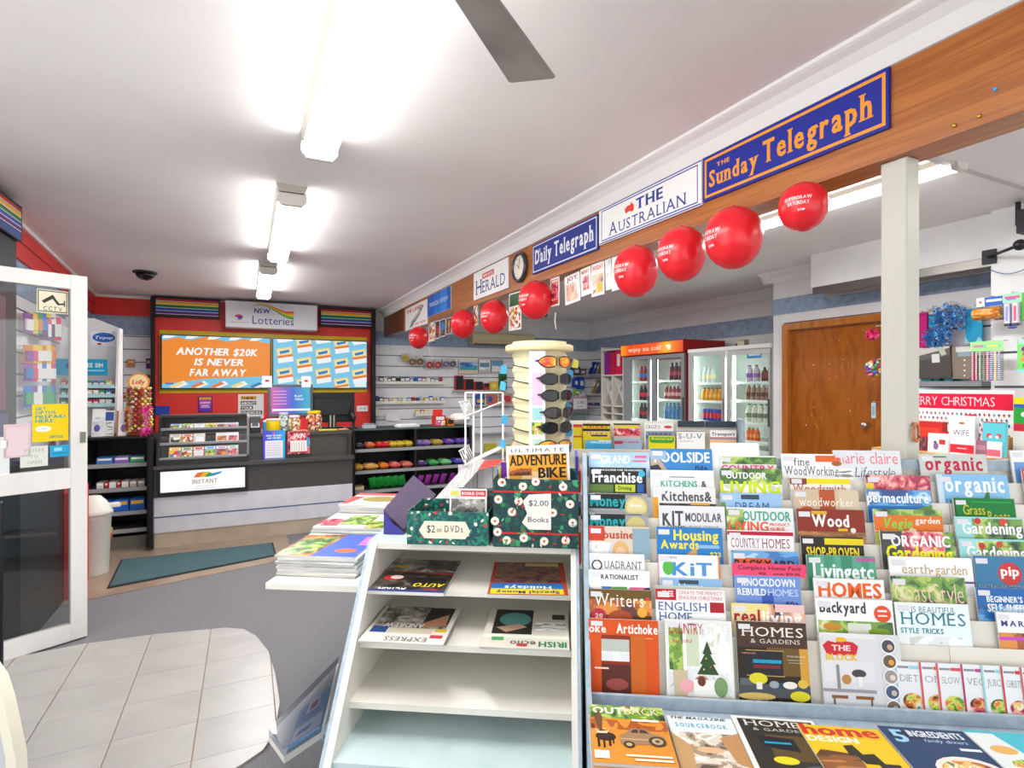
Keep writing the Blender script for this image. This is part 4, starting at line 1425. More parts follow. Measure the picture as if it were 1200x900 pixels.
for ri, its in enumerate(rowsC):
    for k, (p0, p1, kd, c_, cn_) in enumerate(its):
        a, b = atY(p0, 520, YB), atY(p1, 520, YB)
        w_ = (b.x - a.x)
        z = cz[ri] + .0006
        bay = 'near bay' if p0 > 487 else 'bay by the counter'
        lab = f'{cn_} {{}} on the {shn[ri]} confectionery shelf, {ORD[k]} in the row'
        if kd in ('bar', 'choc'):
            o = pillow(max(.1, w_ * .98), .06, .066, C(c_, .3), 'f0e4c8' if k % 2 else 'e8c83a')
            o = o.build('chocolate_bar', None, ((a.x + b.x) / 2, YB + .05, z), label=lab.format('chocolate bar'), cat='chocolate bar', group='chocolate bars on the black shelves')
            # a display carton the bars lie in
            for r2 in (1, 2):
                pillow(max(.1, w_ * .98), .06, .066, C(c_, .3)).build('chocolate_bar', None, ((a.x + b.x) / 2, YB + .05 + .063 * r2, z), label=f'{cn_} chocolate bar {["", "directly behind", "two behind"][r2]} the front one, {ORD[k]} on the {shn[ri]} shelf', cat='chocolate bar', group='chocolate bars on the black shelves')
        elif kd == 'box':
            o = MB().box(0, w_, 0, .1, 0, .05, C(c_)).box(0, w_, -.0005, 0, .01, .04, C('e8d8b8')).build('sweet_box', None, (a.x, YB + .03, z), label=lab.format('box of sweets'), cat='box')
        else:
            m = pillow(.19, .105 if kd == 'bag' else .095, .03, C(c_, .25), 'dfe4e0' if kd == 'bag' else 'c878c8')
            h_ = .19
            tilt = R(42) if kd == 'bag' else R(25)
            # stand the bag on its end, leaning back and to the side
            X = Matrix.Rotation(R(30), 4, 'X') @ Matrix.Rotation(R(-16 if kd == 'bag' else 6), 4, 'Y')
            m.v = [tuple(X @ Vector((y, x * .0 + zz_ - .02, x + .095))) for x, y, zz_ in m.v]
            mn = min(v[2] for v in m.v)
            sc = 0.8 if kd == 'bag' else .72
            m.v = [(x * sc, y * sc, (z_ - mn) * sc) for x, y, z_ in m.v]
            m.build('sweet_bag', None, ((a.x + b.x) / 2, YB + .1, z), label=lab.format('bag of sweets'), cat='bag of sweets', group='sweet bags on the black shelves')

# things standing on top of the confectionery unit
zt2 = czt + .0005
p = atY(518, 495, YB + .12)
t = empty('sweet_display', (p.x, YB + .12, zt2), 0, 'red and yellow counter box of sweets on the black unit', 'display box')
MB().box(-.11, .03, -.05, .06, 0, .12, C('c8302a')).build('carton', t)
MB().box(-.1, .02, .04, .05, .12, .19, C('d8382a')).build('header', t)
m = MB(); m.box(-.09, .01, -.052, -.05, .07, .11, C('f0ece8')); m.box(-.1, -.04, -.052, -.05, .01, .06, mat_of('multi')); m.box(-.03, .02, -.052, -.05, .01, .06, mat_of('multi')); m.build('print', t)
MB().box(.05, .14, -.04, .05, 0, .09, C('d87a2a')).box(.06, .13, -.042, -.04, .02, .075, C('26262a')).build('small_tin', t)
p = atY(538, 495, YB + .15)
m = pillow(.26, .16, .14, C('e8e6e2', .6)); m.build('white_bag', None, (p.x, YB + .15, zt2), label='puffy white plastic bag lying on the black unit', cat='bag')
p = atY(467, 495, YB + .1)
m = MB(); m.box(-.12, .13, -.06, .1, 0, .02, C('dcdce0')); m.box(-.1, .12, -.05, .1, .0201, .03, C('eeeef2')); m.build('paper_sheets', None, (p.x + .1, YB + .1, zt2), .08, label='flat sheaf of white paper on the black unit', cat='paper', kind=None)
p = atY(440, 495, YB + .1)
MB().box(-.13, .0, -.05, .08, 0, .035, C('b8bcc4', .3)).box(-.12, -.01, -.04, .07, .035, .05, C('8a9098', .2)).build('till_drawer_tray', None, (p.x, YB + .12, zt2), label='low silver tray on the black unit beside the scanner', cat='tray')

# ================================================================== BACK SLATWALL STOCK (beyond the beam)
YK = BACK - .024


def narrow_shelf(px0, px1, y, lab, its, d=.1, group='stationery on the narrow back shelves', strip=.05):
    a, b = atY(px0, y, YK - d), atY(px1, y, YK - d)
    W = b.x - a.x
    t = MB().box(0, W, -d, 0, -.006, 0, C('dcdcd8')).build('wall_shelf', None, (a.x, YK, a.z), label=lab, cat='shelf')
    MB().box(0, W, -d - .004, -d, -.03, .018, C('e9e6da', .4)).build('label_strip', t)
    m = MB()
    rr_ = random.Random(int(px0 + y))
    for k in range(int(W / .12)):
        if rr_.random() < .5: m.box(.03 + k * .12, .09 + k * .12, -d - .005, -d - .004, -.02, .01, C(rr_.choice(['e8d84a', 'f4f2ea', 'f2f0ea'])))
    if m.v: m.build('price_ticket', t)
    x = .01
    for k, (w_, h_, c_, cn_, kd) in enumerate(its):
        if x + w_ > W: break
        mm_ = MB()
        if kd == 'b':
            mm_.box(0, w_ * .9, 0, .04, 0, h_, C(c_)).box(.004, w_ * .9 - .004, -.0006, 0, h_ * .3, h_ * .75, C('f0ece4'))
        elif kd == 'c':
            mm_.lathe([(w_ * .4, 0), (w_ * .4, h_ * .7), (w_ * .2, h_ * .82), (w_ * .2, h_)], C(c_), 10, w_ / 2, .03)
        else:
            mm_.lathe([(w_ * .45, 0), (w_ * .45, h_)], C(c_, .2), 12, w_ / 2, .03).lathe([(w_ * .25, h_), (w_ * .25, h_ + .002)], C('f0efe8'), 12, w_ / 2, .03)
        mm_.build('stationery_pack', None, (a.x + x, YK - d + .02, a.z + .0005), label=f'small {cn_} pack on {lab.split(" with")[0]}, {ORD[k % 20]} along', cat='stationery', group=group)
        x += w_


rr = random.Random(11)
cols = [('3a4a8a', 'navy'), ('2a6ab8', 'blue'), ('b83034', 'red'), ('c8ccd4', 'silver'), ('2c2c30', 'black'), ('d8d4cc', 'white'), ('3a7a78', 'teal'), ('5a4a9a', 'violet'), ('d8c03a', 'yellow'), ('7a3a34', 'maroon')]


def mix(seq):
    return [(rr.uniform(.06, .085), rr.uniform(.06, .1), cols[i][0], cols[i][1], rr.choice('bbcr')) for i in seq]


narrow_shelf(439, 523, 448, 'the upper narrow white shelf with labels', mix([3, 4, 3, 4, 4, 4, 6, 0, 7, 1, 1, 2, 5, 0, 1, 2, 2, 2]))
narrow_shelf(439, 523, 471.5, 'the lower narrow white shelf with labels', mix([0, 4, 2, 3, 8, 3, 5, 1, 2, 0, 3, 8, 1, 8, 5, 1, 3, 2]))
narrow_shelf(439, 449, 485.5, 'the short white shelf by the red panel with labels', mix([5]))
narrow_shelf(487, 508, 485.5, 'the short white shelf over the sweets with labels', mix([8, 2, 8, 5, 8]))
def sheet(px0, yt, px1, yb, Y, c, lab, name='paper_sheet', cat='paper', roll=0, items=None, th=.004):
    a, b = atY(px0, yt, Y), atY(px1, yb, Y)
    o = MB().box(0, b.x - a.x, 0, th, 0, a.z - b.z, C(c)).build(name, None, (a.x, Y, b.z), (0, roll, 0), label=lab, cat=cat)
    if items:
        m = MB(); paint(m, b.x - a.x, a.z - b.z, items); m.build('print', o)
    return o


sheet(452, 485, 469, 492.5, YK - .03, 'ecebe9', 'crumpled white price card hanging off the short back shelf', 'price_card', 'card', R(4))

# hanging packs row
hang = [(471, 480, 416, 424, 'd8b020', 'yellow tape roll'), (479, 488, 419, 429, '8a6a4a', 'brown tape roll'), (488, 497, 419, 429, '7a5a3a', 'dark brown tape roll'), (499, 508, 423, 432, 'b82a30', 'red label reel'), (509, 518, 423, 432, 'c03038', 'second red label reel'),
        (519, 527, 422, 431, '7a74a0', 'violet blister pack'), (527, 535, 422, 431, '5a5a60', 'grey blister pack')]
for k, (p0, p1, yt, yb, c_, nm_) in enumerate(hang):
    a, b = atY(p0, yt, YK - .08), atY(p1, yb, YK - .08)
    W, H = b.x - a.x, a.z - b.z
    o = empty('hanging_pack', (a.x, YK - .08, b.z), 0, f'{nm_} hanging in a clear pack on the back slatwall', 'pack', 'clear packs on the back slatwall')
    MB().box(0, W * .9, 0, .004, 0, H * 1.25, C('c9c8c4')).build('backing_card', o)
    m = MB(); m.X = Matrix.Translation((W * .45, 0, H * .5)) @ Matrix.Rotation(PI / 2, 4, 'X')
    r_ = W * .42
    m.lathe([(r_ * .45, 0), (r_, 0), (r_, .03), (r_ * .45, .03), (r_ * .45, 0)], C(c_, .3), 14, cap=False)
    m.build('roll', o)
    MB().tube([(W * .45, .003, H * 1.2), (W * .45, .08, H * 1.2)], .003, CHROME, 4).build('hook', o)
for k, (p0, yt, p1, yb, c_, lab, its) in enumerate([
    (538, 421, 560, 438, 'd8d2bc', 'beach scene calendar on the back slatwall', [('r', .04, .2, .96, .75, 'bluesea'), ('r', .04, .55, .96, .75, '3aa0b8'), ('r', .04, .75, .96, .95, 'd8c8a0')]),
    (561, 420, 575, 437, 'c0c0bc', 'grey picture calendar on the back slatwall', [('r', .05, .1, .95, .8, 'pale'), ('r', .1, .3, .9, .6, '6a8ab0')]),
    (576, 421, 590, 437, 'b8bcc0', 'blue and grey calendar on the back slatwall', [('r', .05, .1, .95, .5, '6aa0c8'), ('r', .05, .5, .95, .9, 'pale')]),
    (533, 440, 543, 457, 'b82028', 'tall black diary with red edges on the back slatwall', [('r', .15, .05, .98, .95, '1a1a1c')]),
    (544, 444, 555, 457, 'b82028', 'mid sized black diary with red edges', [('r', .15, .05, .98, .95, '1a1a1c')]),
    (556, 447, 566, 457, 'b82028', 'smaller black diary with red edges', [('r', .15, .05, .98, .95, '222224')]),
    (567, 449, 573, 457, 'c03038', 'smallest red and black diary', [('r', .15, .05, .98, .6, '222224')]),
    (574, 447, 584, 457, 'd8b83a', 'yellow toy packet beside the diaries', [('e', .5, .5, .3, 'e8d870')]),
    (585, 438, 594, 457, '2a6a34', 'green hanging packet beside the diaries', [('r', .2, .2, .8, .8, '1f4a26')]),
    (558, 462, 568, 474, '2a52b0', 'blue box on the back wall seen through the wire stand', [('r', .1, .5, .9, .8, 'e8b83a')]),
    (571, 462, 583, 474, 'c86a4a', 'orange and blue box on the back wall seen through the wire stand', [('r', .1, .2, .5, .8, '3a5ab0')]),
    (586, 461, 600, 474, 'b8a08a', 'tan and red box on the back wall behind the wire stand', [('r', .3, .2, .9, .8, 'c0404a')]),
    (568, 520, 582, 530, 'c8c040', 'yellow packet low on the back wall', None),
    (586, 521, 598, 530, 'd0c848', 'pale yellow packet low on the back wall', None)]):
    o = sheet(p0, yt, p1, yb, YK - .045, c_, lab, 'wall_stock', 'stationery', 0, its, .02)
    W = atY(p1, yt, YK).x - atY(p0, yt, YK).x
    hh = atY(p0, yt, YK - .045).z - atY(p0, yb, YK - .045).z
    MB().box(W * .3, W * .6, .02, .045, hh * .85, hh * .9, CHROME).build('hook', o)
for (p0, p1, y, nm_) in ((533, 596, 457.5, 'shelf under the diaries'), (553, 600, 475, 'shelf behind the wire stand'), (560, 596, 508, 'bare shelf behind the wire stand'), (560, 600, 531, 'lowest shelf behind the wire stand')):
    a, b = atY(p0, y, YK - .14), atY(p1, y, YK - .14)
    MB().box(0, b.x - a.x, -.14, 0, -.012, 0, C('c9c9c6')).build('wall_shelf', None, (a.x, YK, a.z), label=f'{nm_} on the back slatwall', cat='shelf')

# ================================================================== DRINKS FRIDGES on the far side
XF = 4.45 * K


def fx_(px, X=None): return -atX(px, 452, X or XF).y        # local x on a front that faces -X
def fz_(px, py, X=None): return atX(px, py, X or XF).z


M_cold = C('e6ece8', .4)
M_led = emis('f4fff8', 16.0)


def bottle(kind, body, cap, label, r=.032, h=.235):
    m = MB()
    if kind == 'bottle':
        m.lathe([(r * .9, 0), (r, .01), (r, h * .55), (r * .88, h * .62), (r * .95, h * .68), (r * .45, h * .86), (r * .4, h * .93)], body, 12)
        q = MB().lathe([(r * 1.02, h * .28), (r * 1.02, h * .52)], label, 12, cap=False)
        c = MB().lathe([(r * .44, h * .93), (r * .44, h)], cap, 10)
        return m, q, c
    if kind == 'can':
        m.lathe([(r * .8, 0), (r, .008), (r, h - .012), (r * .82, h)], body, 12)
        q = MB().lathe([(r * 1.01, h * .3), (r * 1.01, h * .7)], label, 12, cap=False)
        c = MB().lathe([(r * .8, h), (r * .78, h + .002)], cap, 10)
        return m, q, c


_bp = {}
BN = [0]


def place_bottle(kind, b, cp, lb, r, h, loc, label, group, nm):
    key = (kind, b, cp, lb, r, h)
    if key not in _bp:
        m, q, c = bottle(kind, C(b, .12), C(cp, .3), C(lb, .4), r, h)
        o = m.build(nm, None, loc, label=label, cat=nm.replace('_', ' ').replace('drink ', ''), group=group)
        q.build('label_band', o)
        c.build('cap', o)
        _bp[key] = o
        return o
    o = dup(_bp[key], loc, label=label, group=group)
    return o


def fridge(name, px0, px1, ztopb, depth, frame, label, doors, header=None, X=XF):
    """front faces -X; local x runs towards the camera"""
    x0, x1 = fx_(px0, X), fx_(px1, X)
    W = x1 - x0
    t = empty(name, (X, -x0, 0), -PI / 2, label, 'fridge')
    side = C(frame[1], .4)
    MB().box(0, .025, 0, depth, .12, ztopb, side).build('side', t)
    MB().box(W - .025, W, 0, depth, .12, ztopb, side).build('side', t)
    MB().box(.025, W - .025, depth - .03, depth, .12, ztopb, M_cold).build('back', t)
    MB().box(.0255, .03, 0.01, depth - .03, .2, ztopb - .04, M_cold).build('liner', t)
    MB().box(W - .03, W - .0255, 0.01, depth - .03, .2, ztopb - .04, M_cold).build('liner', t)
    MB().box(.025, W - .025, 0.0, depth - .03, ztopb - .04, ztopb, side).build('top', t)
    MB().box(.025, W - .025, 0.02, depth - .03, .12, .2, C('3a3a3c')).box(0, W, .02, depth, 0, .12, C('2a2a2c')).build('base', t)
    if header:
        MB().box(0, W, -.06, depth, ztopb, header[0], C('a82018', .4)).build('header_box', t)
        m = MB()
        hh = header[0] - ztopb
        paint(m, W - .02, hh - .02, header[1], y=-.061, em=1.0)
        m.v = [(a + .01, b, c + ztopb + .01) for a, b, c in m.v]
        m.build('header_print', t)
    di = 0
    for (d0, d1, g0, g1, zt_, zb_, shelves) in doors:
        a, b = fx_(d0, X) - x0, fx_(d1, X) - x0
        ga, gb = fx_(g0, X) - x0, fx_(g1, X) - x0
        fr = C(frame[0], .3, .5 if frame[0] != 'e4e6e4' else 0)
        d = MB()
        d.box(a, ga, -.035, -.002, zb_, zt_, fr).box(gb, b, -.035, -.002, zb_, zt_, fr).box(ga, gb, -.035, -.002, zt_ - .05, zt_, fr).box(ga, gb, -.035, -.002, zb_, zb_ + .06, fr)
        dd = d.build('door', t)
        g = MB(); g.quad((ga, -.02, zb_ + .06), (gb, -.02, zb_ + .06), (gb, -.02, zt_ - .05), (ga, -.02, zt_ - .05), glass('fridge_glass', 'f4fbf8', .05)); g.build('pane', dd)
        MB().box(b - .012, b - .004, -.06, -.035, 1.0, 1.3, C('5a5c60', .3)).build('handle', dd)
        MB().box(a + .03, a + .05, .02, .04, .3, zt_ - .06, M_led).build('light_strip', t)
        for zs_ in shelves:
            MB().box(max(a, .03), min(b, W - .03), .06, depth - .04, zs_ - .012, zs_, C('d8dcda', .3)).box(max(a, .03), min(b, W - .03), .055, .06, zs_ - .02, zs_ + .012, C('e6f0ea', .3)).build('shelf', t)
        di += 1
    return t, x0


hz0 = fz_(731, 406); hb0 = fz_(767, 415.5)
zt1 = fz_(767, 419)
dz = lambda px, y: fz_(px, y)
sh = lambda px, *ys: [fz_(px, y) for y in ys]
s1 = sh(752, 447.5, 470, 492)
s2 = sh(791, 446, 469, 493)
lowr = [.45, .75]
fr1, f1x = fridge('drinks_fridge', 731, 805, hb0, .68, ('9a9ea2', '8c1c18'), 'tall two-door drinks fridge with an orange header and red side',
                  [(733, 764, 741, 761, hb0 - .01, .22, s1 + lowr), (766, 804, 771, 800.5, hb0 - .01, .22, s2 + lowr)],
                  (hz0 + .01, [('r', 0, 0, 1, 1, rampmat('fridge_header', [(0, 'f0a020'), (.15, 'e84a14'), (.6, 'ee5a1c'), (.75, 'f0b030'), (.9, 'e87018'), (1, 'd84410')], 'Generated', 0, emit=1.0)), ('t', 'enjoy ice cold', .14, .68, .54, .42, 'f8e6d0'),
                               ('e', .8, .5, .03, 'fff0d0'), ('e', .77, .4, .015, 'fff0d0')]))
MB().box(.012, .03, .0, .66, 0, 0.01, C('222222')).build('foot', fr1)


def row(t, x0, px0, px1, z, n, spec, X=XF, dy=.09, grp='', nm='drink_bottle', what='', where='', back=1):
    kind, b, cp, lb, r, h = spec
    for k in range(n):
        x = fx_(px0 + (px1 - px0) * (k + .5) / n, X)
        place_bottle(kind, b, cp, lb, r, h, (X + dy, -x, z + .0008), f'{what}, {ORD[k]} along {where}', grp, nm)


G1 = 'bottles and cans in the drinks fridges'
row(fr1, f1x, 744, 761, s1[0], 4, ('bottle', '8c1420', 'b8202a', '4a6ab8', .036, .235), grp=G1, what='red drink bottle with a blue label', where='the top shelf, first fridge door')
row(fr1, f1x, 744, 761, s1[1], 4, ('bottle', '1c1414', 'c8202a', 'c8202a', .036, .235), grp=G1, what='dark cola bottle with a red label', where='the middle shelf, first fridge door')
row(fr1, f1x, 744, 761, s1[2], 4, ('bottle', '2a1414', '1c1c1c', 'a8242c', .036, .235), grp=G1, what='dark cola bottle with a black cap', where='the lower shelf, first fridge door')
row(fr1, f1x, 779, 800, s2[0], 4, ('bottle', '5a2438', '5a4a8a', 'a83050', .038, .25), grp=G1, what='dark red soft drink bottle', where='the top shelf, second fridge door')
row(fr1, f1x, 773, 800, s2[1], 6, ('bottle', '8a3a44', 'd8d4d0', 'd8a0a0', .033, .2), grp=G1, what='small pink and white drink bottle', where='the middle shelf, second fridge door')
row(fr1, f1x, 773, 800, s2[2], 6, ('bottle', '5a8ab0', '3a6aa8', '3a7ab8', .036, .235), grp=G1, what='clear blue water bottle', where='the lower shelf, second fridge door')

t3 = sh(830, 449, 470.5, 494.5)
t4 = sh(880, 448, 470, 496, 518)
zt2_ = fz_(850, 408)
fr2, f2x = fridge('drinks_fridge', 808, 905.5, zt2_, .62, ('c8ccca', 'e4e6e4'), 'white two-door drinks fridge beside the jutting wall',
                  [(809, 852, 814, 848, fz_(830, 412), .22, t3 + [.3, .7]), (855, 905, 858, 903, fz_(880, 410), .22, t4 + [.3, .7])])
MB().box(-.0, fx_(905.5) - fx_(808), -.03, .0, zt2_ - .03, zt2_ + .015, C('ecebe6')).build('top_board', fr2)
row(fr2, f2x, 818, 832, t3[0], 3, ('bottle', 'd8e4e0', 'e8ece8', 'f0e8b0', .033, .2), grp=G1, what='pale clear drink bottle', where='the top shelf, third fridge door')
row(fr2, f2x, 817, 845, t3[1], 6, ('bottle', 'd88a10', '3a3a1c', 'e8a820', .036, .17), grp=G1, what='orange juice bottle', where='the middle shelf, third fridge door')
row(fr2, f2x, 818, 848, t3[2], 7, ('can', '1c3aa0', 'c8ccd4', 'c82a3a', .03, .16), grp=G1, nm='drink_can', what='blue energy drink can with a red band', where='the lower shelf, third fridge door')
row(fr2, f2x, 868, 884, t4[0], 2, ('bottle', 'c8bcd0', '6a4a9a', '8a6ab8', .042, .2), grp=G1, what='milk bottle with a purple cap', where='the top shelf, fourth fridge door')
row(fr2, f2x, 887, 903, t4[0], 3, ('bottle', '4a2a2a', '2a2a3a', '8a2a44', .036, .17), grp=G1, what='dark iced coffee bottle', where='the top shelf, fourth fridge door')
row(fr2, f2x, 868, 903, t4[1], 6, ('bottle', '9a7a6a', 'd8e0e0', '6a4a44', .036, .19), grp=G1, what='brown flavoured milk bottle', where='the second shelf, fourth fridge door')
row(fr2, f2x, 868, 903, t4[2], 5, ('bottle', 'd8dccc', '3a9a5a', '7a8a7a', .042, .22), grp=G1, what='white milk bottle with a green cap', where='the third shelf, fourth fridge door')
row(fr2, f2x, 869, 883, t4[3], 3, ('bottle', 'd8622a', '4ac06a', 'e8884a', .034, .16), grp=G1, what='orange juice bottle with a green cap', where='the bottom shelf, fourth fridge door')
m = MB()
a = atX(881, 418, XF - .002); 
flat = MB(); paint(flat, .2, .07, [('r', 0, 0, 1, 1, '3a8ac8'), ('r', .1, .3, .9, .6, 'e8f0f4')]); flat.v = [(x + fx_(877) - fx_(808), y - .022, z + fz_(880, 420)) for x, y, z in flat.v]
flat.build('door_sticker', fr2)
p = atX(871, 402, XF + .2)
MB().box(-.05, .05, -.04, .04, 0, .1, C('9a9a80')).box(-.09, -.05, -.03, .03, 0, .06, C('4a3a3a')).box(-.049, .049, -.041, -.04, .02, .08, C('c8c4a8')).build('small_box', None, (XF + .2, p.y, zt2_ + .0005), -PI / 2, label='small khaki box on top of the white fridge', cat='box')

# pigeonhole shelf beside the red fridge
XP = XF + .1
x0 = fx_(704.5, XP); x1 = fx_(730.5, XP)
W = x1 - x0
t = empty('pigeonhole_shelf', (XP, -x0, 0), -PI / 2, 'white pigeonhole shelf unit beside the orange-topped fridge', 'shelf unit')
M_c = C('dcd9d0', .5)
zt_ = fz_(707, 407, XP)
MB().box(0, .02, 0, .4, 0, zt_, M_c).build('side', t); MB().box(W - .02, W, 0, .4, 0, zt_, M_c).build('side', t)
MB().box(.02, W - .02, .38, .4, 0, zt_, C('c8c4bc')).build('back', t)
zs_ = [fz_(718, y, XP) for y in (409, 439, 475, 484, 494)] + [.9, .6, .3]
for z in zs_: MB().box(.02, W - .02, 0, .38, z - .02, z, M_c).build('shelf', t)
MB().box(W / 2 - .009, W / 2 + .009, 0, .38, .02, zs_[1] - .02, M_c).build('divider', t)
for hx in (.02, W / 2 + .009):
    w2 = W / 2 - .03
    za, zb_ = zs_[2], zs_[1] - .02
    for s in (0, 1):
        x_a, x_b = (hx, hx + w2) if s else (hx + w2, hx)
        MB().add([(x_a, .02 + s * .01, za), (x_a + .012, .02 + s * .01, za), (x_b + .012, .02 + s * .01, zb_), (x_b, .02 + s * .01, zb_), (x_a, .3, za), (x_a + .012, .3, za), (x_b + .012, .3, zb_), (x_b, .3, zb_)],
                 [(0, 1, 2, 3), (7, 6, 5, 4), (0, 3, 7, 4), (1, 5, 6, 2)], M_c).build('cross_board', t)
for px0_, px1_, yt, c_, l_ in ((706.5, 713, 413.5, '8a1a8a', 'purple ring binder beside two magenta binders'), (713.5, 718.5, 413, 'c0143a', 'crimson ring binder between the purple and the pink ones'), (719, 727, 411, 'd0144a', 'wide pink ring binder with a white spine label')):
    a, b = fx_(px0_, XP), fx_(px1_, XP)
    h_ = fz_(px0_, yt, XP) - zs_[1]
    o = MB().box(0, b - a, 0, .25, 0, h_, C(c_, .4)).build('ring_binder', None, (XP + .03, -a, zs_[1] + .0005), -PI / 2, label=l_, cat='binder', group='ring binders in the pigeonhole shelf')
    MB().box((b - a) * .3, (b - a) * .7, -.001, 0, h_ * .35, h_ * .85, C('e8e0e4' if 'wide' in l_ else c_)).build('spine_label', o)

# leaning books on the corner shelves
for (px0_, px1_, y, wallX, lab) in ((684, 703, 439, 1, 'corner shelf with leaning books by the pigeonholes'), (668, 688, 440, 0, 'short shelf of bags at the back corner'), (684, 703, 475, 1, 'lower corner shelf by the pigeonholes')):
    if wallX:
        a, b = atX(px0_, y, XR - .2), atX(px1_, y, XR - .2)
        MB().box(-.2, 0, -(a.y - b.y), 0, -.012, 0, C('c8c6c0')).build('wall_shelf', None, (XR - .024, a.y, a.z), label=lab, cat='shelf')
    else:
        a, b = atY(px0_, y, BACK - .2), atY(px1_, y, BACK - .2)
        MB().box(0, b.x - a.x, -.2, 0, -.012, 0, C('c8c6c0')).build('wall_shelf', None, (a.x, BACK - .024, a.z), label=lab, cat='shelf')
zc_ = atX(684, 439, XR - .2).z
zc2 = atX(684, 475, XR - .2).z
for k, (px, zb_, h_, c_, rl, l_) in enumerate(((690, zc_, .26, '2a4a9a', 34, 'blue book leaning on the corner shelf'), (695, zc_, .24, '3a5ab0', 34, 'second blue book leaning on the corner shelf'), (699, zc_, .2, '8a7a64', 30, 'tan book leaning behind two blue ones'),
                                              (693, zc_ - .36, .3, 'b89a6a', 36, 'tan folder leaning beneath the corner shelf'), (698, zc_ - .36, .26, '6a6a7a', 30, 'grey folder leaning beneath the corner shelf'),
                                              (690, zc2, .05, '5a4a8a', 0, 'small violet box on the lower corner shelf'), (696, zc2, .06, '4a4a5a', 0, 'small slate box on the lower corner shelf'))):
    p = atX(px, 440, XR - .16)
    o = MB().box(-.09 if rl == 0 else -.02, .02 + (.03 if rl == 0 else 0), 0, .1, 0, h_, C(c_)).build('book', None, (XR - .17, p.y, zb_ + (.013 if rl else .001)), (0, R(rl), -PI / 2), label=l_, cat='book' if rl else 'box')
    MB().box(-.018, .018, -.001, 0, h_ * .55, h_ * .8, C('e0dcd0')).build('spine_label', o)
MB().box(-.2, 0, -.5, 0, -.012, 0, C('c8c6c0')).build('wall_shelf', None, (XR - .024, atX(686, 439, XR - .2).y, zc_ - .36), label='middle corner shelf by the pigeonholes', cat='shelf')
yk2 = BACK - .03
for k, (px0_, yt, px1_, yb, c_, l_) in enumerate(((672, 430, 680, 440, '4a4450', 'dark pouch on the short back corner shelf'), (680, 432, 687, 440, '6a5a60', 'brown pouch on the short back corner shelf'), (673, 443, 678, 454, '2a4ab0', 'blue marker pack under the back corner shelf'), (679, 442, 685, 456, '2458c0', 'bright blue marker pack under the back corner shelf'),
                                                 (674, 457, 681, 463, '7ab83a', 'lime pack by the small price sign'), (676, 459, 688, 466, 'c8c4d0', 'pale pack by the small price sign'))):
    sheet(px0_, yt, px1_, yb, yk2 - .12, c_, l_, 'wall_stock', 'stationery', 0, [('r', .2, .3, .8, .7, 'e0dce0')], .1)
s_ = sheet(671, 466, 689, 480, yk2 - .25, 'b8545a', 'small white price sign with a red border at the back', 'price_sign', 'sign', 0, [('r', .05, .06, .95, .94, 'f0eff0'), ('t', '2.95', .3, .5, .45, .2, '6a6a78'), ('t', 'each', .3, .8, .35, .14, '6a6a78')])
MB().tube([(.05, .004, .02), (.05, .25, .02)], .004, CHROME, 4).build('hook', s_)
MB().box(0, .35, 0, .2, 0, .4, glass('acrylic_box_side', 'd8e8e4', .25)).build('acrylic_bin', None, (atY(668, 480, yk2 - .23).x, yk2 - .23, atY(668, 497, yk2 - .23).z), label='clear acrylic bin beneath the small price sign', cat='bin')

# ================================================================== NEWSPAPER STAND (display frame)
def W2(s, d, z=0): return tuple(D(s, d, z))


def mag(name, o, az, tilt, W, H, T, items, label, cat='magazine', group=None, roll=0, page=None, pageT=None):
    """magazine / paper: o = world place of the lower left corner of its cover"""
    r = MB().box(0, W, 0, T, 0, H, page or PAGE).build(name, None, tuple(o), (-tilt, roll, az), label=label, cat=cat, group=group)
    m = MB(); paint(m, W, H, items)
    m.build('cover', r)
    return r


M_cream = noisy('cream_laminate', [(0.3, 'd9d5ca'), (0.7, 'e6e3da')], 3, 3, rough=0.4, rand=True)
M_steel = noisy('blue_grey_laminate', [(0.3, '93a5b2'), (0.7, 'aebdc8')], 30, 6, rough=0.45, rand=False)
M_pale = noisy('pale_aqua_laminate', [(0.3, 'b4c8ca'), (0.7, 'c6d8d8')], 8, 4, rough=0.3, rand=False)
d0 = 1.95
dS = [d0 * 232 / 241, d0 * 232 / 255, d0 * 232 / 269, d0 * 232 / 291]
sL, sR = atD(443, 634, d0).x, atD(669, 645, 1.9).x      # inner faces
h0 = atD(560, 638, d0).z
hS = [atD(668, 697, dS[0]).z, atD(668, 763, dS[1]).z, atD(668, 837, dS[2]).z, atD(560, 905, dS[3]).z]
st = empty('newspaper_stand', W2(0, 0), DA, 'cream sloping newspaper stand with blue-grey edges and four open shelves', 'stand')
k_ = (dS[3] - d0) / (hS[3] - h0)
fd = lambda h: d0 + (h - h0) * k_ - 0.012          # front slope line of the side panels
hb = hS[3] - .05
prof = [(fd(hb), hb), (d0 + .60, hb), (d0 + .60, h0), (fd(h0), h0)]
for (a, b, mt) in ((sL - .022, sL, M_cream), (sR, sR + .018, M_cream), (sL - .034, sL - .0225, M_steel), (sR + .0185, sR + .028, M_steel)):
    MB().prism(prof, a, b, mt, 'x').build('side_panel', st)
MB().prism([(fd(hb), .0), (d0 + .6, 0), (d0 + .6, hb), (fd(hb), hb)], sL - .034, sR + .028, M_steel, 'x').build('base', st)
MB().box(sL, sR, fd(h0) + .0, d0 + .6, h0 - .022, h0, M_cream).box(sL - .034, sR + .028, d0 + .004, d0 + .6, h0 + .0003, h0 + .004, M_pale).build('top_board', st)
bkd = .40
for i in range(4):
    m = MB()
    mt = M_cream if i < 3 else M_pale
    m.box(sL + .0003, sR - .0003, dS[i], dS[i] + bkd + .1, hS[i] - .02, hS[i], mt)
    m.build('shelf', st)
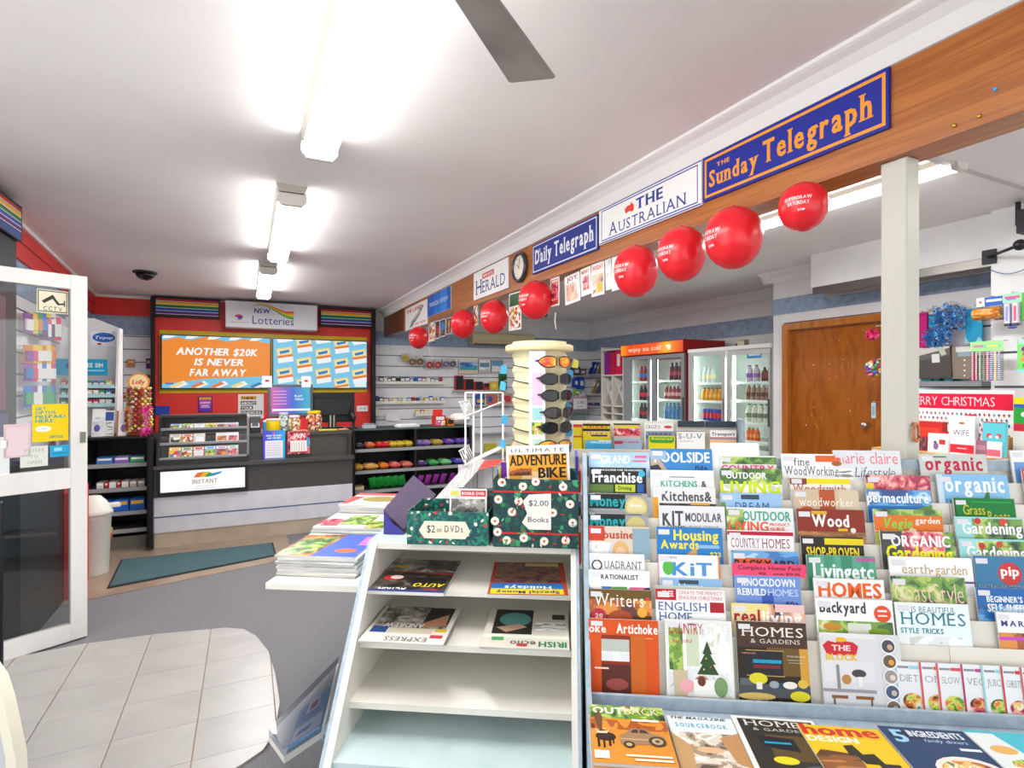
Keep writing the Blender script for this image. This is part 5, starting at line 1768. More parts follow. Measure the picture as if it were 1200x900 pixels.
MB().prism([(fd(hb) + bkd + .05, hb), (fd(hb) + bkd + .06, hb), (d0 + bkd + .06, h0 - .022), (d0 + bkd + .05, h0 - .022)], sL, sR, M_cream, 'x').build('back_board', st)


def hitD(px, py, h):
    return atDH(px, py, h)


def paper(c4, h, T, items, label, group=None, th=None, n=1, name='newspaper', cat='newspaper'):
    """flat paper through its pixel corners (front-left, front-right, back-left) on a level at height h"""
    fl_, fr_, bl_ = [hitD(x, y, h + T) for x, y in c4]
    W = (fr_ - fl_).length
    H = (bl_ - fl_).dot(Vector((0, 1, 0)))
    az = math.atan2(fr_.y - fl_.y, fr_.x - fl_.x)
    o = D(fl_.x, fl_.y, h + T)
    return mag(name, o, DA + az, PI / 2, W, H, th or T - .0006, items, label, cat, group)


G = 'newspapers and magazines on the sloping stand'
paper([(430, 692), (520, 695), (466, 655)], hS[0], .012, [('r', 0, 0, 1, 1, 'dark'), ('r', .0, .0, 1, .42, 'news'), ('p', [(0, .42), (1, .5), (1, .46), (0, .4)], 'b83a34'), ('e', .2, .62, .14, 'c8322a', .1), ('e', .24, .6, .09, 'f0e8e0', .07), ('r', .5, .6, .95, .82, '241f20'),
      ('t', 'AUTO', .96, .76, .42, .1, 'e8d020', 'bi', 'l', PI), ('t', 'ACTION', .48, .9, .36, .1, 'f0efec', 'b', 'l', PI), ('t', 'HOT', .9, .9, .2, .1, 'd83028', 'b', 'l', PI), ('r', 0, .95, 1, 1, '2a3a7a'), ('r', .55, .04, .95, .34, 'dark'), ('r', .1, .22, .3, .3, 'd8c02a')],
      'black motoring newspaper with red and yellow headlines lying on the top shelf', G)
paper([(571, 696.5), (666, 698), (592, 659)], hS[0], .012, [('r', 0, 0, 1, 1, 'b8402a'), ('r', .05, .02, .93, .66, 'garnet'), ('r', .45, .04, .92, .14, 'd8cc88'), ('r', .03, .68, .95, .84, '2a74b8'), ('r', .03, .84, .95, .98, 'e8d020'),
      ('t', 'Holidays', .8, .76, .6, .09, 'e8ecf0', 'b', 'l', PI), ('t', 'Special Money', .9, .9, .8, .07, '2a3a6a', 'b', 'l', PI)],
      'red edged paper with purple picture and yellow strip on the top shelf', G)
for n_ in range(4):
    last = n_ == 3
    paper([(418 + n_ * .5, 751), (519, 756), (462, 710)], hS[1], .006 + n_ * .006, [('r', 0, 0, 1, 1, 'd6d2ca'), ('r', .04, .0, .94, .62, 'news'), ('r', .62, .02, .94, .5, '2a2420'), ('p', [(.6, .5), (.9, .2), (.92, .52), (.66, .6)], 'c08a6a'), ('r', .04, .6, .24, .76, '2a4a8a'), ('r', .26, .62, .8, .76, 'c8bfa8'), ('r', .82, .62, .96, .7, 'd8b82a'),
          ('t', 'ANDREW', .66, .5, .5, .11, 'e8e4dc', 'b', 'l', PI), ('t', 'EXPRESS', .78, .86, .5, .1, '2a2a3a', 's', 'l', PI), ('r', .8, .78, .95, .86, 'b83a4a'), ('t', 'WEEKLY', .5, .16, .4, .08, 'b9b2a6', 'b', 'l', PI)],
          ['lowest of the folded express newspapers on the second shelf', 'folded express newspaper one up from the shelf', 'folded express newspaper second from the top of its pile', 'top express newspaper with a dark photo on the second shelf'][n_], G, .0054)
for n_ in range(4):
    paper([(561 + n_ * .7, 758), (667.5, 762), (583, 713)], hS[1], .007 + n_ * .007, [('r', 0, 0, 1, 1, 'cfc8bc'), ('r', .08, .03, .56, .68, '2c2824'), ('e', .34, .3, .2, '5a9a94', .2), ('p', [(.12, .52), (.4, .42), (.5, .5), (.25, .64)], 'c8a08a'), ('r', .8, .14, .96, .28, '3a3430'), ('r', .6, .36, .96, .58, 'text'), ('r', 0, .7, 1, .78, 'd8e0d0'),
          ('t', 'IRISH', .97, .84, .32, .12, '2a7a4a', 'b', 'l', PI), ('t', 'echo', .62, .84, .3, .11, '6a645c', 'b', 'l', PI), ('r', .1, .76, .24, .84, '4a9a5a'), ('r', .4, .9, .52, .96, 'a83a3a')],
          ['lowest of the folded green-titled newspapers on the second shelf', 'folded green-titled newspaper one up from the shelf', 'folded green-titled newspaper second from the top of its pile', 'top green-titled newspaper with a teal hat photo'][n_], G, .0062)

# ---- side shelf with magazine piles
hsh = 1.45 - 231 / 645 * 2.0
sd = MB()
a_, b_ = hitD(310, 684, hsh), hitD(411, 686, hsh)
dsh0 = (a_.y + b_.y) / 2
sd.box(a_.x, sL - .034, dsh0, dsh0 + 1.05, hsh - .022, hsh, M_cream)
sd.build('side_shelf', st, label='white side shelf carrying magazine piles')
MB().box(sL - .06, sL - .034, dsh0 + .1, dsh0 + 1.0, 0, hsh - .022, M_steel).build('shelf_support', st)
cov1 = [('r', 0, 0, 1, 1, 'e8ecf0'), ('p', [(0, .05), (.6, .0), (.5, 1), (0, 1)], mat_of('warm')), ('p', [(.05, .3), (.5, .1), (.42, .9), (.02, .95)], mat_of('green')), ('p', [(.55, .0), (1, .0), (1, 1), (.45, 1)], '3a5ad0'), ('e', .8, .75, .14, 'e8622a', .08), ('r', .86, .1, 1, .5, 'c86ad0')]
cov2 = [('r', 0, 0, 1, 1, 'e6e6e2'), ('r', .3, .1, .7, .8, 'green'), ('r', 0, .4, .3, .9, 'berry'), ('r', .7, .5, 1, 1, 'veg')]
cov3 = [('r', 0, 0, 1, 1, 'ecdedc'), ('r', .0, .0, 1, .2, 'd85a5a'), ('e', .5, .5, .3, '9a8a4a', .2), ('r', .7, .4, 1, 1, 'berry'), ('p', [(0, .3), (.2, .3), (.1, .9), (0, .9)], 'd84a4a')]
for (pxl, pyf, n, T, cov, hw, dd_, nm_) in ((324, 674, 9, .0085, cov1, .31, .30, 'near pile on the white side shelf'), (366, 641, 11, .008, cov2, .33, .26, 'middle pile on the white side shelf'), (397, 622, 14, .009, cov3, .34, .30, 'tall far pile on the white side shelf')):
    q = hitD(pxl, pyf, hsh + .0005)
    rr = random.Random(n)
    for k in range(n):
        j, j2, ra = rr.uniform(-.008, .008), rr.uniform(-.008, .008), rr.uniform(-.03, .03)
        top = k == n - 1
        zt = hsh + .001 + (k + 1) * T
        lab = f'magazine on top of the {nm_}' if top else f'magazine {ORD[k]} from the bottom of the {nm_}'
        mag('magazine', W2(q.x + j, q.y + j2, zt), DA + ra, PI / 2, hw, dd_, T - .0012, cov if top else [('r', 0, 0, 1, 1, 'pale')], lab, group=f'magazines of the {nm_}')

# ---- low tray with a blue magazine
qs = [hitD(x, y, .25) for x, y in ((315, 861), (333, 886), (378, 856), (397, 776))]
m = MB().prism([(v.x, v.y) for v in (qs[1], qs[2], qs[3], qs[0])], .225, .247, M_cream)
tr = m.build('low_tray', None, W2(0, 0), DA, label='low cream tray with clear cover sticking out beside the newspaper stand', cat='tray')
MB().prism([(v.x, v.y) for v in (qs[1], qs[2], qs[3], qs[0])], .272, .275, glass('tray_cover', 'c8ccd4', .12)).build('clear_cover', tr)
sd2 = MB()
for a, b in ((qs[1], qs[2]), (qs[0], qs[1])):
    sd2.quad((a.x, a.y, .247), (b.x, b.y, .247), (b.x, b.y, .275), (a.x, a.y, .275), glass('tray_cover', 'c8ccd4', .12))
sd2.build('clear_edge', tr)
MB().box(qs[2].x - .02, sL - .03, qs[2].y + .02, qs[2].y + .15, .2, .224, M_steel).build('bracket', tr)
def gpoly(m, pts, z0, z1, mat):
    v = [hitD(x, y, z1) for x, y in pts]
    m.prism([(p.x, p.y) for p in v], z0, z1, mat)


m = MB(); gpoly(m, [(336, 880), (376, 855), (388, 803), (352, 832)], .2475, .256, PAGE)
o = m.build('magazine', None, W2(0, 0), DA, label='sky blue magazine lying under the clear tray cover', cat='magazine')
m = MB()
for k, (pts, c_) in enumerate((([(336, 880), (376, 855), (388, 803), (352, 832)], '48b0dc'), ([(339, 874), (374, 853), (379, 832), (345, 857)], 'e8f0f4'), ([(347, 852), (372, 834), (378, 812), (356, 832)], '2a8ac8'), ([(358, 838), (374, 826), (377, 813), (364, 822)], 'eef0f2'), ([(362, 834), (372, 826), (374, 818), (366, 824)], 'a83a5a'), ([(346, 864), (362, 853), (366, 846), (350, 857)], '1f78b8'))):
    z = .2562 + .0003 * k
    gpoly(m, pts, z, z + .0002, C(c_, .3))
m.build('cover', o)

# ---- things on top of the stand
M_xg = noisy('holly_wrap', [(0, '14605a'), (.28, '0f4a4c'), (.5, '1f7a68'), (.66, '12504e'), (.8, '2a8a6a'), (.9, 'c83a3a'), (.94, '0f4a4c'), (.975, 'e8e0d0')], 95, kind='voronoi', rough=0.45, interp='CONSTANT')
ht = h0 + .0045


def open_box(name, px0, px1, yb, yt, dback, label, cat, m_, th=.004):
    a = toD(atH(px0, yb, ht)); b = toD(atH(px1, yb, ht))
    d_ = (a.y + b.y) / 2
    H = atD((px0 + px1) / 2, yt, d_).z - ht
    az = 0
    W = b.x - a.x
    t = empty(name, W2(a.x, d_, ht), DA, label, cat)
    MB().box(0, W, 0, dback, 0, th, m_).build('bottom', t)
    MB().box(0, W, 0, th, th, H, m_).build('front', t)
    MB().box(0, W, dback - th, dback, th, H * 1.05, m_).build('back', t)
    MB().box(0, th, th, dback - th, th, H, m_).build('side', t)
    MB().box(W - th, W, th, dback - th, th, H, m_).build('side', t)
    return t, W, H, a.x, d_


t, W, H, ax, dd = open_box('dvd_box', 475.5, 573, 639, 600, .2, 'open green holly-paper box of discs with a cream price tag', 'box', M_xg)
m = MB()
m.prism([(W * .15, H * .42 + .002), (W * .22, H * .2), (W * .72, H * .2), (W * .78, H * .42), (W * .72, H * .72), (W * .22, H * .72)], -.0022, -.0004, C('e8e2cc'), 'y')
paint(m, W, H, [('t', '$2', .25, .62, .1, .22, '3a3a48'), ('t', 'oo', .37, .6, .06, .1, '3a3a48'), ('t', 'DVDs', .47, .6, .22, .2, '3a3a48', 'w')], y=-.0026)
m.build('price_tag', t)
ddw = toD(atD(525, 590, dd + .05)) if False else None
px_a = atD(526, 590, dd + .06)
mag('disc_magazine', W2(px_a.x, dd + .06, ht + .006), DA, R(5), .138, atD(548, 573, dd + .07).z - ht - .006, .012, [('r', 0, 0, 1, 1, 'dcdcd8'), ('r', .02, .02, .98, .96, 'pale'), ('r', .3, .03, .97, .15, 'd8303c'), ('t', 'BONUS DVD', .33, .12, .6, .06, 'f4e8e8', 'b'),
    ('r', .05, .2, .95, .6, 'news'), ('r', .03, .04, .26, .14, 'd8d060'), ('e', .7, .75, .12, 'e6dc9a', .05)], 'magazine with a red bonus disc strip standing in the holly box')
px_b = atD(536, 590, dd + .12)
for q in range(3):
    MB().box(0, .15, 0, .014, 0, .17, C('4a4a50')).box(.0, .15, -.0006, 0, .15, .165, C('6a6a70')).build('disc_case', None, W2(px_b.x, dd + .1 + q * .022, ht + .006), DA, label=f'dark disc case, {ORD[q]} behind the bonus disc magazine', cat='disc case', group='disc cases in the holly box')

M_fl = noisy('floral_wrap', [(0, '123c3e'), (.45, '17504a'), (.62, '0e3436'), (.72, '2a7a52'), (.8, '12403e'), (.86, '3a9a6a'), (.9, '143e40')], 60, kind='voronoi', rough=0.5, interp='CONSTANT')
t, W, H, ax, dd2 = open_box('book_box', 577.5, 678, 642, 562, .2, 'tall floral-paper box of cheap books with red ribbons and a white tag', 'box', M_fl)
m = MB()
paint(m, W, H, [('r', 0, .17, 1, .195, 'd02a2a'), ('r', 0, .78, 1, .805, 'd02a2a')])
m.build('ribbon', t)
m = MB()
rr = random.Random(4)
fl_items = []
spots = [(.1, .05), (.5, .03), (.35, .1), (.82, .1), (.9, .35), (.06, .3), (.22, .48), (.7, .48), (.02, .62), (.93, .62), (.36, .86), (.6, .9), (.16, .9), (.85, .88), (.3, .32), (.05, .78)]
for u, v in spots:
    fl_items += [('e', u, v, .05, 'e8dccb'), ('e', u, v, .04, 'f3ebe0'), ('e', u, v, .015, 'c8523a')]
for k in range(46):
    u, v = rr.uniform(.03, .97), rr.uniform(.03, .97)
    a = rr.uniform(0, PI)
    l = .035
    c_ = rr.choice(['3aa060', '2a8a50', 'c8342c', 'c8342c', '6ac0a0', 'e8e0d4'])
    fl_items.append(('p', [(u - l * math.cos(a), v - l * math.sin(a)), (u + .012 * math.sin(a), v - .012 * math.cos(a)), (u + l * math.cos(a), v + l * math.sin(a)), (u - .012 * math.sin(a), v + .012 * math.cos(a))], c_))
paint(m, W, H, fl_items, y=-.0008, dy=-.000012)
o = m.build('flower_print', t)
m = MB()
P = [(.35, .32), (.42, .22), (.68, .2), (.68, .73), (.42, .73), (.34, .63), (.4, .5)]
m.prism([(u * W, (1 - v) * H) for u, v in P][::-1], -.0036, -.0018, C('ece8e0'), 'y')
paint(m, W, H, [('t', '$2.00', .42, .38, .23, .08, '34344a'), ('t', 'Books', .41, .62, .24, .075, '34344a')], y=-.004)
m.build('price_tag', t)
a, b = atD(597, 560, dd2 + .07), atD(671, 560, dd2 + .07)
mag('magazine', W2(a.x, dd2 + .06, ht + .03), DA, R(3), b.x - a.x, atD(634, 523.5, dd2 + .07).z - ht - .03, .012, [('r', 0, 0, 1, 1, 'f0eeea'), ('r', .04, .1, .96, 1, 'e8a030'), ('p', [(.3, .3), (.75, .3), (.55, .5), (.1, .5)], 'f0c890'),
    ('t', 'ULTIMATE', .08, .075, .84, .04, '3a3a3a', 'w'), ('t', 'ADVENTURE', .05, .225, .9, .12, '26221e', 'bn'), ('t', 'BIKE', .5, .37, .44, .115, '26221e', 'bn'), ('r', .03, .26, .4, .34, 'warm')], 'big orange and white adventure riding magazine standing in the floral box', roll=R(-2.5))
for k, (px, yt, c_, l_) in enumerate(((589, 541, '6a2a90', 'purple book with a white letter beside the orange magazine'), (585, 548, 'c8b83a', 'thin yellow and black book at the edge of the floral box'), (582, 552, '3a7ac0', 'thin blue book at the edge of the floral box'))):
    a = atD(px, 560, dd2 + .1)
    mag('book', W2(a.x - .005, dd2 + .09 + .03 * k, ht + .02), DA, 0, .035 if k == 0 else .02, atD(px, yt, dd2 + .1).z - ht - .02, .01, [('r', 0, 0, 1, 1, c_)] + ([('t', 'G', .3, .3, .6, .1, 'f0e8f0')] if k == 0 else [('r', 0, .3, 1, .5, '26262a')]), l_, 'book')

# purple carton lying open
P_ = [hitD(x, y, ht) for x, y in ((449.5, 626), (476, 627))]
sx0, dd3 = P_[0].x, P_[0].y
hh = atD(450, 598, dd3).z - ht
t = empty('gift_carton', W2(sx0, dd3, ht), DA, 'open dark purple gift carton lying beside the holly box', 'carton')
PU = noisy('purple_card', [(.3, '3a2f55'), (.7, '4c4068')], 5, rough=.4); PU2 = C('5a4e68', .4); PU3 = C('3f3a90', .4)
w_ = .078
MB().box(0, w_, 0, .25, 0, .003, PU).build('bottom_panel', t)
MB().prism([(0, 0.003), (w_, .003), (w_, .01), (w_ * .45, hh * .45), (0, hh)], 0, .003, PU3, 'y').build('front_flap', t)
MB().box(0, .003, .003, .25, .003, hh, PU).build('side_panel', t)
MB().add([(0, 0, hh), (w_, 0, .02), (.13, .3, hh * 1.0), (.03, .3, hh * 1.9), (0, 0.004, hh + .003), (w_, .004, .023), (.13, .304, hh * 1.0 + .003), (.03, .304, hh * 1.9 + .003)],
         [(3, 2, 1, 0), (4, 5, 6, 7), (0, 1, 5, 4), (1, 2, 6, 5), (2, 3, 7, 6), (3, 0, 4, 7)], PU2).build('lid_panel', t)

# ================================================================== SUNGLASSES SPINNER
pc = atD(632, 452, 2.8)
sp = empty('sunglasses_spinner', W2(pc.x, 2.8, 0), DA, 'round cream spinner of sunglasses with a picture strip down its middle', 'display stand')
M_cr = C('e2d8b0', .4)
zc = atD(632, 413, 2.8).z
zt_ = atD(632, 405, 2.8).z
rb = .145
prof = []
z = .55
while z < zc - .01:
    prof += [(rb - .0, z), (rb - .016, z + .035), (rb - .004, z + .07)]
    z += .075
prof.append((rb, zc))
MB().lathe([(r_ - .004, z_) for r_, z_ in prof], M_cr, 32).build('drum', sp)
MB().lathe([(.165, zc + .001), (.172, zc + .008), (.172, zt_ - .004), (.165, zt_)], C('e4d3a0', .4), 36).build('cap', sp)
MB().lathe([(.14, 0), (.14, .02), (.03, .04), (.03, .55)], C('b9b09a', .4), 20).build('base', sp)
m = MB()
m.box(-.040, .036, -rb - .012, -rb + .02, .6, zc - .002, C('dfe3ea', .3))
m.build('picture_strip', sp)
m = MB()
hh = zc - .62
paint(m, .06, hh, [('r', 0, 0, 1, 1, 'f0f0f2'), ('r', .05, .1, .95, .26, 'e8b8d4'), ('r', .1, .27, .9, .33, '9ac8c8'), ('r', .05, .34, .95, .4, 'veg'), ('r', .1, .42, .9, .5, 'bcd8c8'), ('r', .5, .46, .9, .52, '3a5a8a'), ('r', .05, .54, .95, .58, 'pale'), ('r', .05, .62, .95, .64, 'b83a4a'), ('r', .05, .65, .95, .68, '3a5ac0')])
m.v = [(x - .032, y - rb - .0122, z_ + .615) for x, y, z_ in m.v]
m.build('strip_pictures', sp)
# slots on the bare side
k = 0
for y in (432, 450, 470, 484, 507, 522):
    zz_ = atD(612, y - 3, 2.66).z
    m = MB()
    pts = []
    for j in range(6):
        an = R(-152) + R(44) * j / 5
        pts.append((math.cos(an) * (rb + .001), math.sin(an) * (rb + .001), zz_ + .008 - .018 * j / 5))
    m.tube(pts, .0032, C('4a463c', .4), 4)
    m.build('slot_trim', sp)


def sunnies(y, lens, frame, ang, label):
    z_ = atD(650, y, 2.7).z
    t = empty('sunglasses', W2(pc.x, 2.8, z_), DA + R(ang), label, 'sunglasses', 'sunglasses on the cream spinner')
    # wrap-around front, bridge towards local -y
    R0 = rb + .028
    for s in (-1, 1):
        m = MB(); f = MB(); n = 9
        top, bot = [], []
        for j in range(n):
            u = j / (n - 1)
            a_ = -PI / 2 + s * (R(3) + u * R(30))
            w1 = .025 * math.sin(PI * min(1, u * .9 + .12)) ** .5
            for z1, lst in ((w1, top), (-w1 * 1.15, bot)):
                lst.append((math.cos(a_) * R0, math.sin(a_) * (R0), z1))
        vs = top + bot
        fs = [(j, j + 1, n + j + 1, n + j) for j in range(n - 1)]
        if s > 0: fs = [q[::-1] for q in fs]
        m.add(vs, fs, lens, True)
        m.build('lens', t)
        f.tube(top + bot[::-1], .0028, frame, 5, True)
        f.build('rim', t)
        g = MB()
        e = top[-1]
        g.tube([(e[0], e[1], .004), (e[0] * 1.02, e[1] + .05, .0), (e[0] * .98, e[1] + .1, -.006)], [.005, .0045, .003], frame, 5)
        g.build('temple', t)


L1 = noisy('fire_lens', [(.3, 'd82a1a'), (.5, 'f08a1a'), (.7, 'e8d02a')], 30, 2, rough=.08, interp='LINEAR')
L2 = C('101114', .06)
L3 = C('2a2226', .06)
FR = C('15161a', .2)
for i, (y, ln, ag, lb) in enumerate(((424, L1, 34, 'orange mirrored sunglasses at the top of the cream spinner'), (444, L2, 36, 'black sunglasses just below the top orange pair'), (463, L2, 38, 'black sunglasses third from the top of the spinner'),
                                    (483, L3, 42, 'brown rounded sunglasses in the middle of the spinner'), (500, L2, 36, 'black sunglasses below the brown rounded pair'), (521, L1, 33, 'lower pair of orange mirrored sunglasses on the spinner'))):
    sunnies(y, ln, FR, ag, lb)
for i, (px, y, c_) in enumerate(((590, 433, '3a9ac8'), (589, 452, '48a8d0'), (591, 492, '3aa0d0'), (589, 520, '4aa8d8'), (668, 438, '3a9ad0'), (667, 462, '3aa0d8'), (666, 478, '2a90c8'), (667, 506, '3aa0d8'), (666, 524, '2a98d0'), (674, 426, 'd8d040'))):
    p = atD(px, y, 2.8)
    o = MB().prism([(-.017, -.02), (.014, -.024), (.018, .014), (-.009, .025)], -.001, .001, C(c_, .3), 'y').build('swing_tag', sp)
    o.location = (p.x - pc.x, 0, p.z)
    MB().tube([(0, 0, .02), (-.02 if px > 630 else .03, 0, .03)], .001, C('dddddd'), 3).build('tag_thread', o)

# ================================================================== WIRE STAND behind the boxes
dw = 2.95
ws = empty('wire_stand', W2(0, 0), DA, 'white wire literature stand with sloping trays beside the cream spinner', 'stand')
WR = C('eeeeec', .3)
zt_ = atD(546, 460, dw).z
xs_ = [atD(px, 460, dw).x for px in (545.5, 555, 564)]
for x in xs_:
    MB().tube([(x, dw, 0), (x, dw, zt_)], .005, WR, 6).build('upright', ws)
x2 = atD(589, 460, dw).x
MB().tube([(xs_[0], dw, zt_), (x2, dw, zt_)], .005, WR, 6).build('top_wire', ws)
MB().tube([(x2, dw + .02, 0), (x2, dw + .02, zt_)], .005, WR, 6).build('upright', ws)
for (ya, yb, pxa, pxb) in ((486, 471, 552, 589), (540, 523, 552, 589)):
    m = MB()
    for j in range(6):
        dd_ = dw - .26 + .05 * j
        p, q = atD(pxa, ya, dw - .1), atD(pxb, yb, dw - .1)
        m.tube([(p.x, dd_, p.z), (q.x, dd_, q.z)], .003, WR, 4)
        m.tube([(p.x, dd_, p.z), (p.x - .03, dd_, p.z + .07)], .003, WR, 4)
    m.tube([(p.x, dw - .27, p.z), (p.x, dw, p.z)], .004, WR, 4).tube([(p.x - .03, dw - .27, p.z + .07), (p.x - .03, dw, p.z + .07)], .004, WR, 4).tube([(q.x, dw - .27, q.z), (q.x, dw, q.z)], .004, WR, 4)
    m.build('wire_tray', ws)
for k, (pa, pb, c_, l_) in enumerate((((494, 590), (546, 535), 'b8b4b2', 'long grey clear-fronted brochure holder leaning across the boxes'),)):
    A, B = atD(498, 597, 2.45), atD(552, 538, 2.75)
    v = B - A
    wv = Vector((.085, -.02, 0))
    nv = Vector((0, -.9, .35)).normalized() * .022
    vs = [A, A + wv, B + wv, B, A - nv, A + wv - nv, B + wv - nv, B - nv]
    o = MB().add([tuple(x) for x in vs], [(0, 1, 2, 3), (7, 6, 5, 4), (0, 4, 5, 1), (1, 5, 6, 2), (2, 6, 7, 3), (3, 7, 4, 0)], noisy('grey_sheets', [(.3, '9a9696'), (.7, 'd0cccb')], 10, 3, (20, 1, 1), rough=.25)).build('brochure_holder', None, W2(0, 0), DA, label=l_, cat='holder')
    m = MB()
    e = B + wv * .35; f_ = B + wv * 1.3
    m.add([tuple(x + nv * .3) for x in (B + wv * .9 + v * -.02, B + wv * 1.0 - v * .22, B + wv * 1.9 - v * .1 , B + wv * 2.0 + v * .02)], [(0, 1, 2, 3)], C('d84a44', .4))
    m.build('red_corner', o)
for k, (p0, p1, yt, c_, l_) in enumerate(((537, 558, 545, 'b0a0aa', 'pinkish grey folder standing behind the disc box'), (560, 577, 548, 'c8c0c2', 'pale folder standing behind the disc box'), (578, 587, 547, 'bcb4b8', 'pale grey folder next to the spinner foot'))):
    a, b = atD(p0, 560, 2.72), atD(p1, 560, 2.72)
    o = MB().box(0, b.x - a.x, 0, .02, 0, atD(p0, yt, 2.72).z - .55, noisy('folder_' + c_, [(.3, c_), (.7, 'd8d4d6')], 6, 2, (14, 1, .5), rough=.25)).build('folder', None, W2(a.x, 2.72, .55), DA, label=l_, cat='folder', group='folders in the floor rack behind the boxes')
    MB().box(.003, b.x - a.x - .003, -.001, 0, .02, .1, C('e0dcdc')).build('spine_label', o)
a, b = atD(534, 560, 2.7), atD(588, 560, 2.7)
MB().box(a.x, b.x, 2.66, 2.9, .5, .549, M_cream).box(a.x, b.x, 2.66, 2.68, 0, .5, M_cream).box(a.x, b.x, 2.88, 2.9, 0, .5, M_cream).build('low_cabinet', None, W2(0, 0), DA, label='low cream cabinet holding pale folders behind the newspaper stand', cat='cabinet')

# ================================================================== STEPPED MAGAZINE RACK (display frame)
TL = R(10)
rk = empty('magazine_rack', W2(0, 0), DA, 'long stepped cream and blue-grey magazine rack in front of the white post', 'rack')
RB_Y = [561, 585, 609, 634, 662, 689, 717, 747]
RD = [1.955 - .035 * k for k in range(8)]
RS0, RS1 = atD(690.5, 700, 1.8).x, 2.05
RH = [atD(850, RB_Y[k], RD[k]).z for k in range(8)]
DL = 1.645                                   # front ledge
HL = atD(850, 819, DL).z
M_step = noisy('cream_step', [(0.3, 'dcd7cc'), (0.7, 'e9e5db')], 3, 3, rough=0.5, rand=True)
tt = math.tan(TL)
# back board behind the top row, with the blue-grey rail
HT = atD(850, 537, 1.99).z
MB().box(RS0, RS1, 1.992, 2.004, .0, HT, M_step).build('back_board', rk)
MB().box(RS0, RS1, 1.984, 1.9915, HT - .03, HT + .004, M_steel).build('top_rail', rk)
for k in range(8):
    d_, h_ = RD[k], RH[k]
    L = .13 if k < 7 else .30
    y2 = d_ - L * tt
    # seam: the boards come in two lengths
    sm = atD(1112, 760, RD[k]).x
    for a, b in ((RS0, sm - .001), (sm + .001, RS1)):
        m = MB()
        m.add([(a, d_, h_), (b, d_, h_), (b, y2, h_ - L), (a, y2, h_ - L), (a, d_ + .0035, h_), (b, d_ + .0035, h_), (b, y2 + .0035, h_ - L), (a, y2 + .0035, h_ - L)],
              [(3, 2, 1, 0), (4, 5, 6, 7), (0, 1, 5, 4), (1, 2, 6, 5), (2, 3, 7, 6), (3, 0, 4, 7)], M_step)
        m.build('step_board', rk)
MB().prism([(1.63, 0), (2.004, 0), (2.004, HT + .01), (1.96, HT + .01), (DL - .012, HL + .02), (1.0, HL - .03), (1.0, HL - .06), (1.63, HL - .3)], RS0 - .016, RS0 - .002, M_steel, 'x').build('end_panel', rk)
MB().box(RS0, RS1, DL - .012, DL, HL - .034, HL, M_steel).build('ledge_lip', rk)
HD = HL - .035
MB().box(RS0, RS1, 1.25, DL - .0, HD - .02, HD, M_steel).build('display_deck', rk)
MB().box(RS0, RS1, 1.24, 1.25, HD - .08, HD + .03, M_steel).box(RS0, RS1, 1.26, 1.28, 0, HD - .02, M_step).build('deck_front', rk)
MB().box(RS0, RS1, DL, 1.98, HD - .02, HD, M_step).build('rack_floor', rk)

COLN = ['first', 'second', 'third', 'fourth', 'fifth', 'sixth', 'seventh']
GR = 'magazines standing in the stepped rack'


def rmag(col, xl, xr, yt, slot, its, desc, f=.5, st_=True, T=.005, hk=1.3, copies=0, pos=None):
    """magazine standing in a pocket of the rack; slot n sits behind step board n"""
    if slot >= 8: dfr, hfr = DL, HL
    else: dfr, hfr = RD[slot], RH[slot]
    dbk = RD[slot - 1] if slot else 1.985
    hbk = RH[slot - 1] if slot else HT
    if slot >= 8:
        pd, phh = DL + .012 + .03 * tt, HL + .03
        pd = RD[7] - (RH[7] - HL) * tt - .016
        phh = HL
    else:
        # distance between the planes of neighbouring boards, at the height of the front board top
        gap = (dbk - (hbk - hfr) * tt) - dfr
        pd, phh = dfr + .0035 + (gap - .008) * f, hfr
    n = Vector((0, math.cos(TL), -math.sin(TL)))
    p0 = DM @ Vector((0, pd, phh))
    nw = DM.to_3x3() @ n
    A = toD(hit(xl, yt, p0, nw)); B = toD(hit(xr, yt + (xr - xl) * .0, p0, nw))
    W = B.x - A.x
    H = W * hk
    top = (A.z + B.z) / 2
    dt_ = (A.y + B.y) / 2
    z0 = top - H * math.cos(TL)
    base = HD + .003
    if z0 < base:
        H = (top - base) / math.cos(TL); z0 = base
    y0 = dt_ - (top - z0) * tt
    items = [('r', 0, 0, 1, 1, its[0])] + list(its[1:])
    if st_: items.append(('r', .03, .03, .2, .09, 'dcdce0'))
    return mag('magazine', W2(A.x, y0, z0), DA, TL, W, H, T, items, f'{desc} magazine, {pos} in the {COLN[col]} rack column' if pos else desc, group=GR)


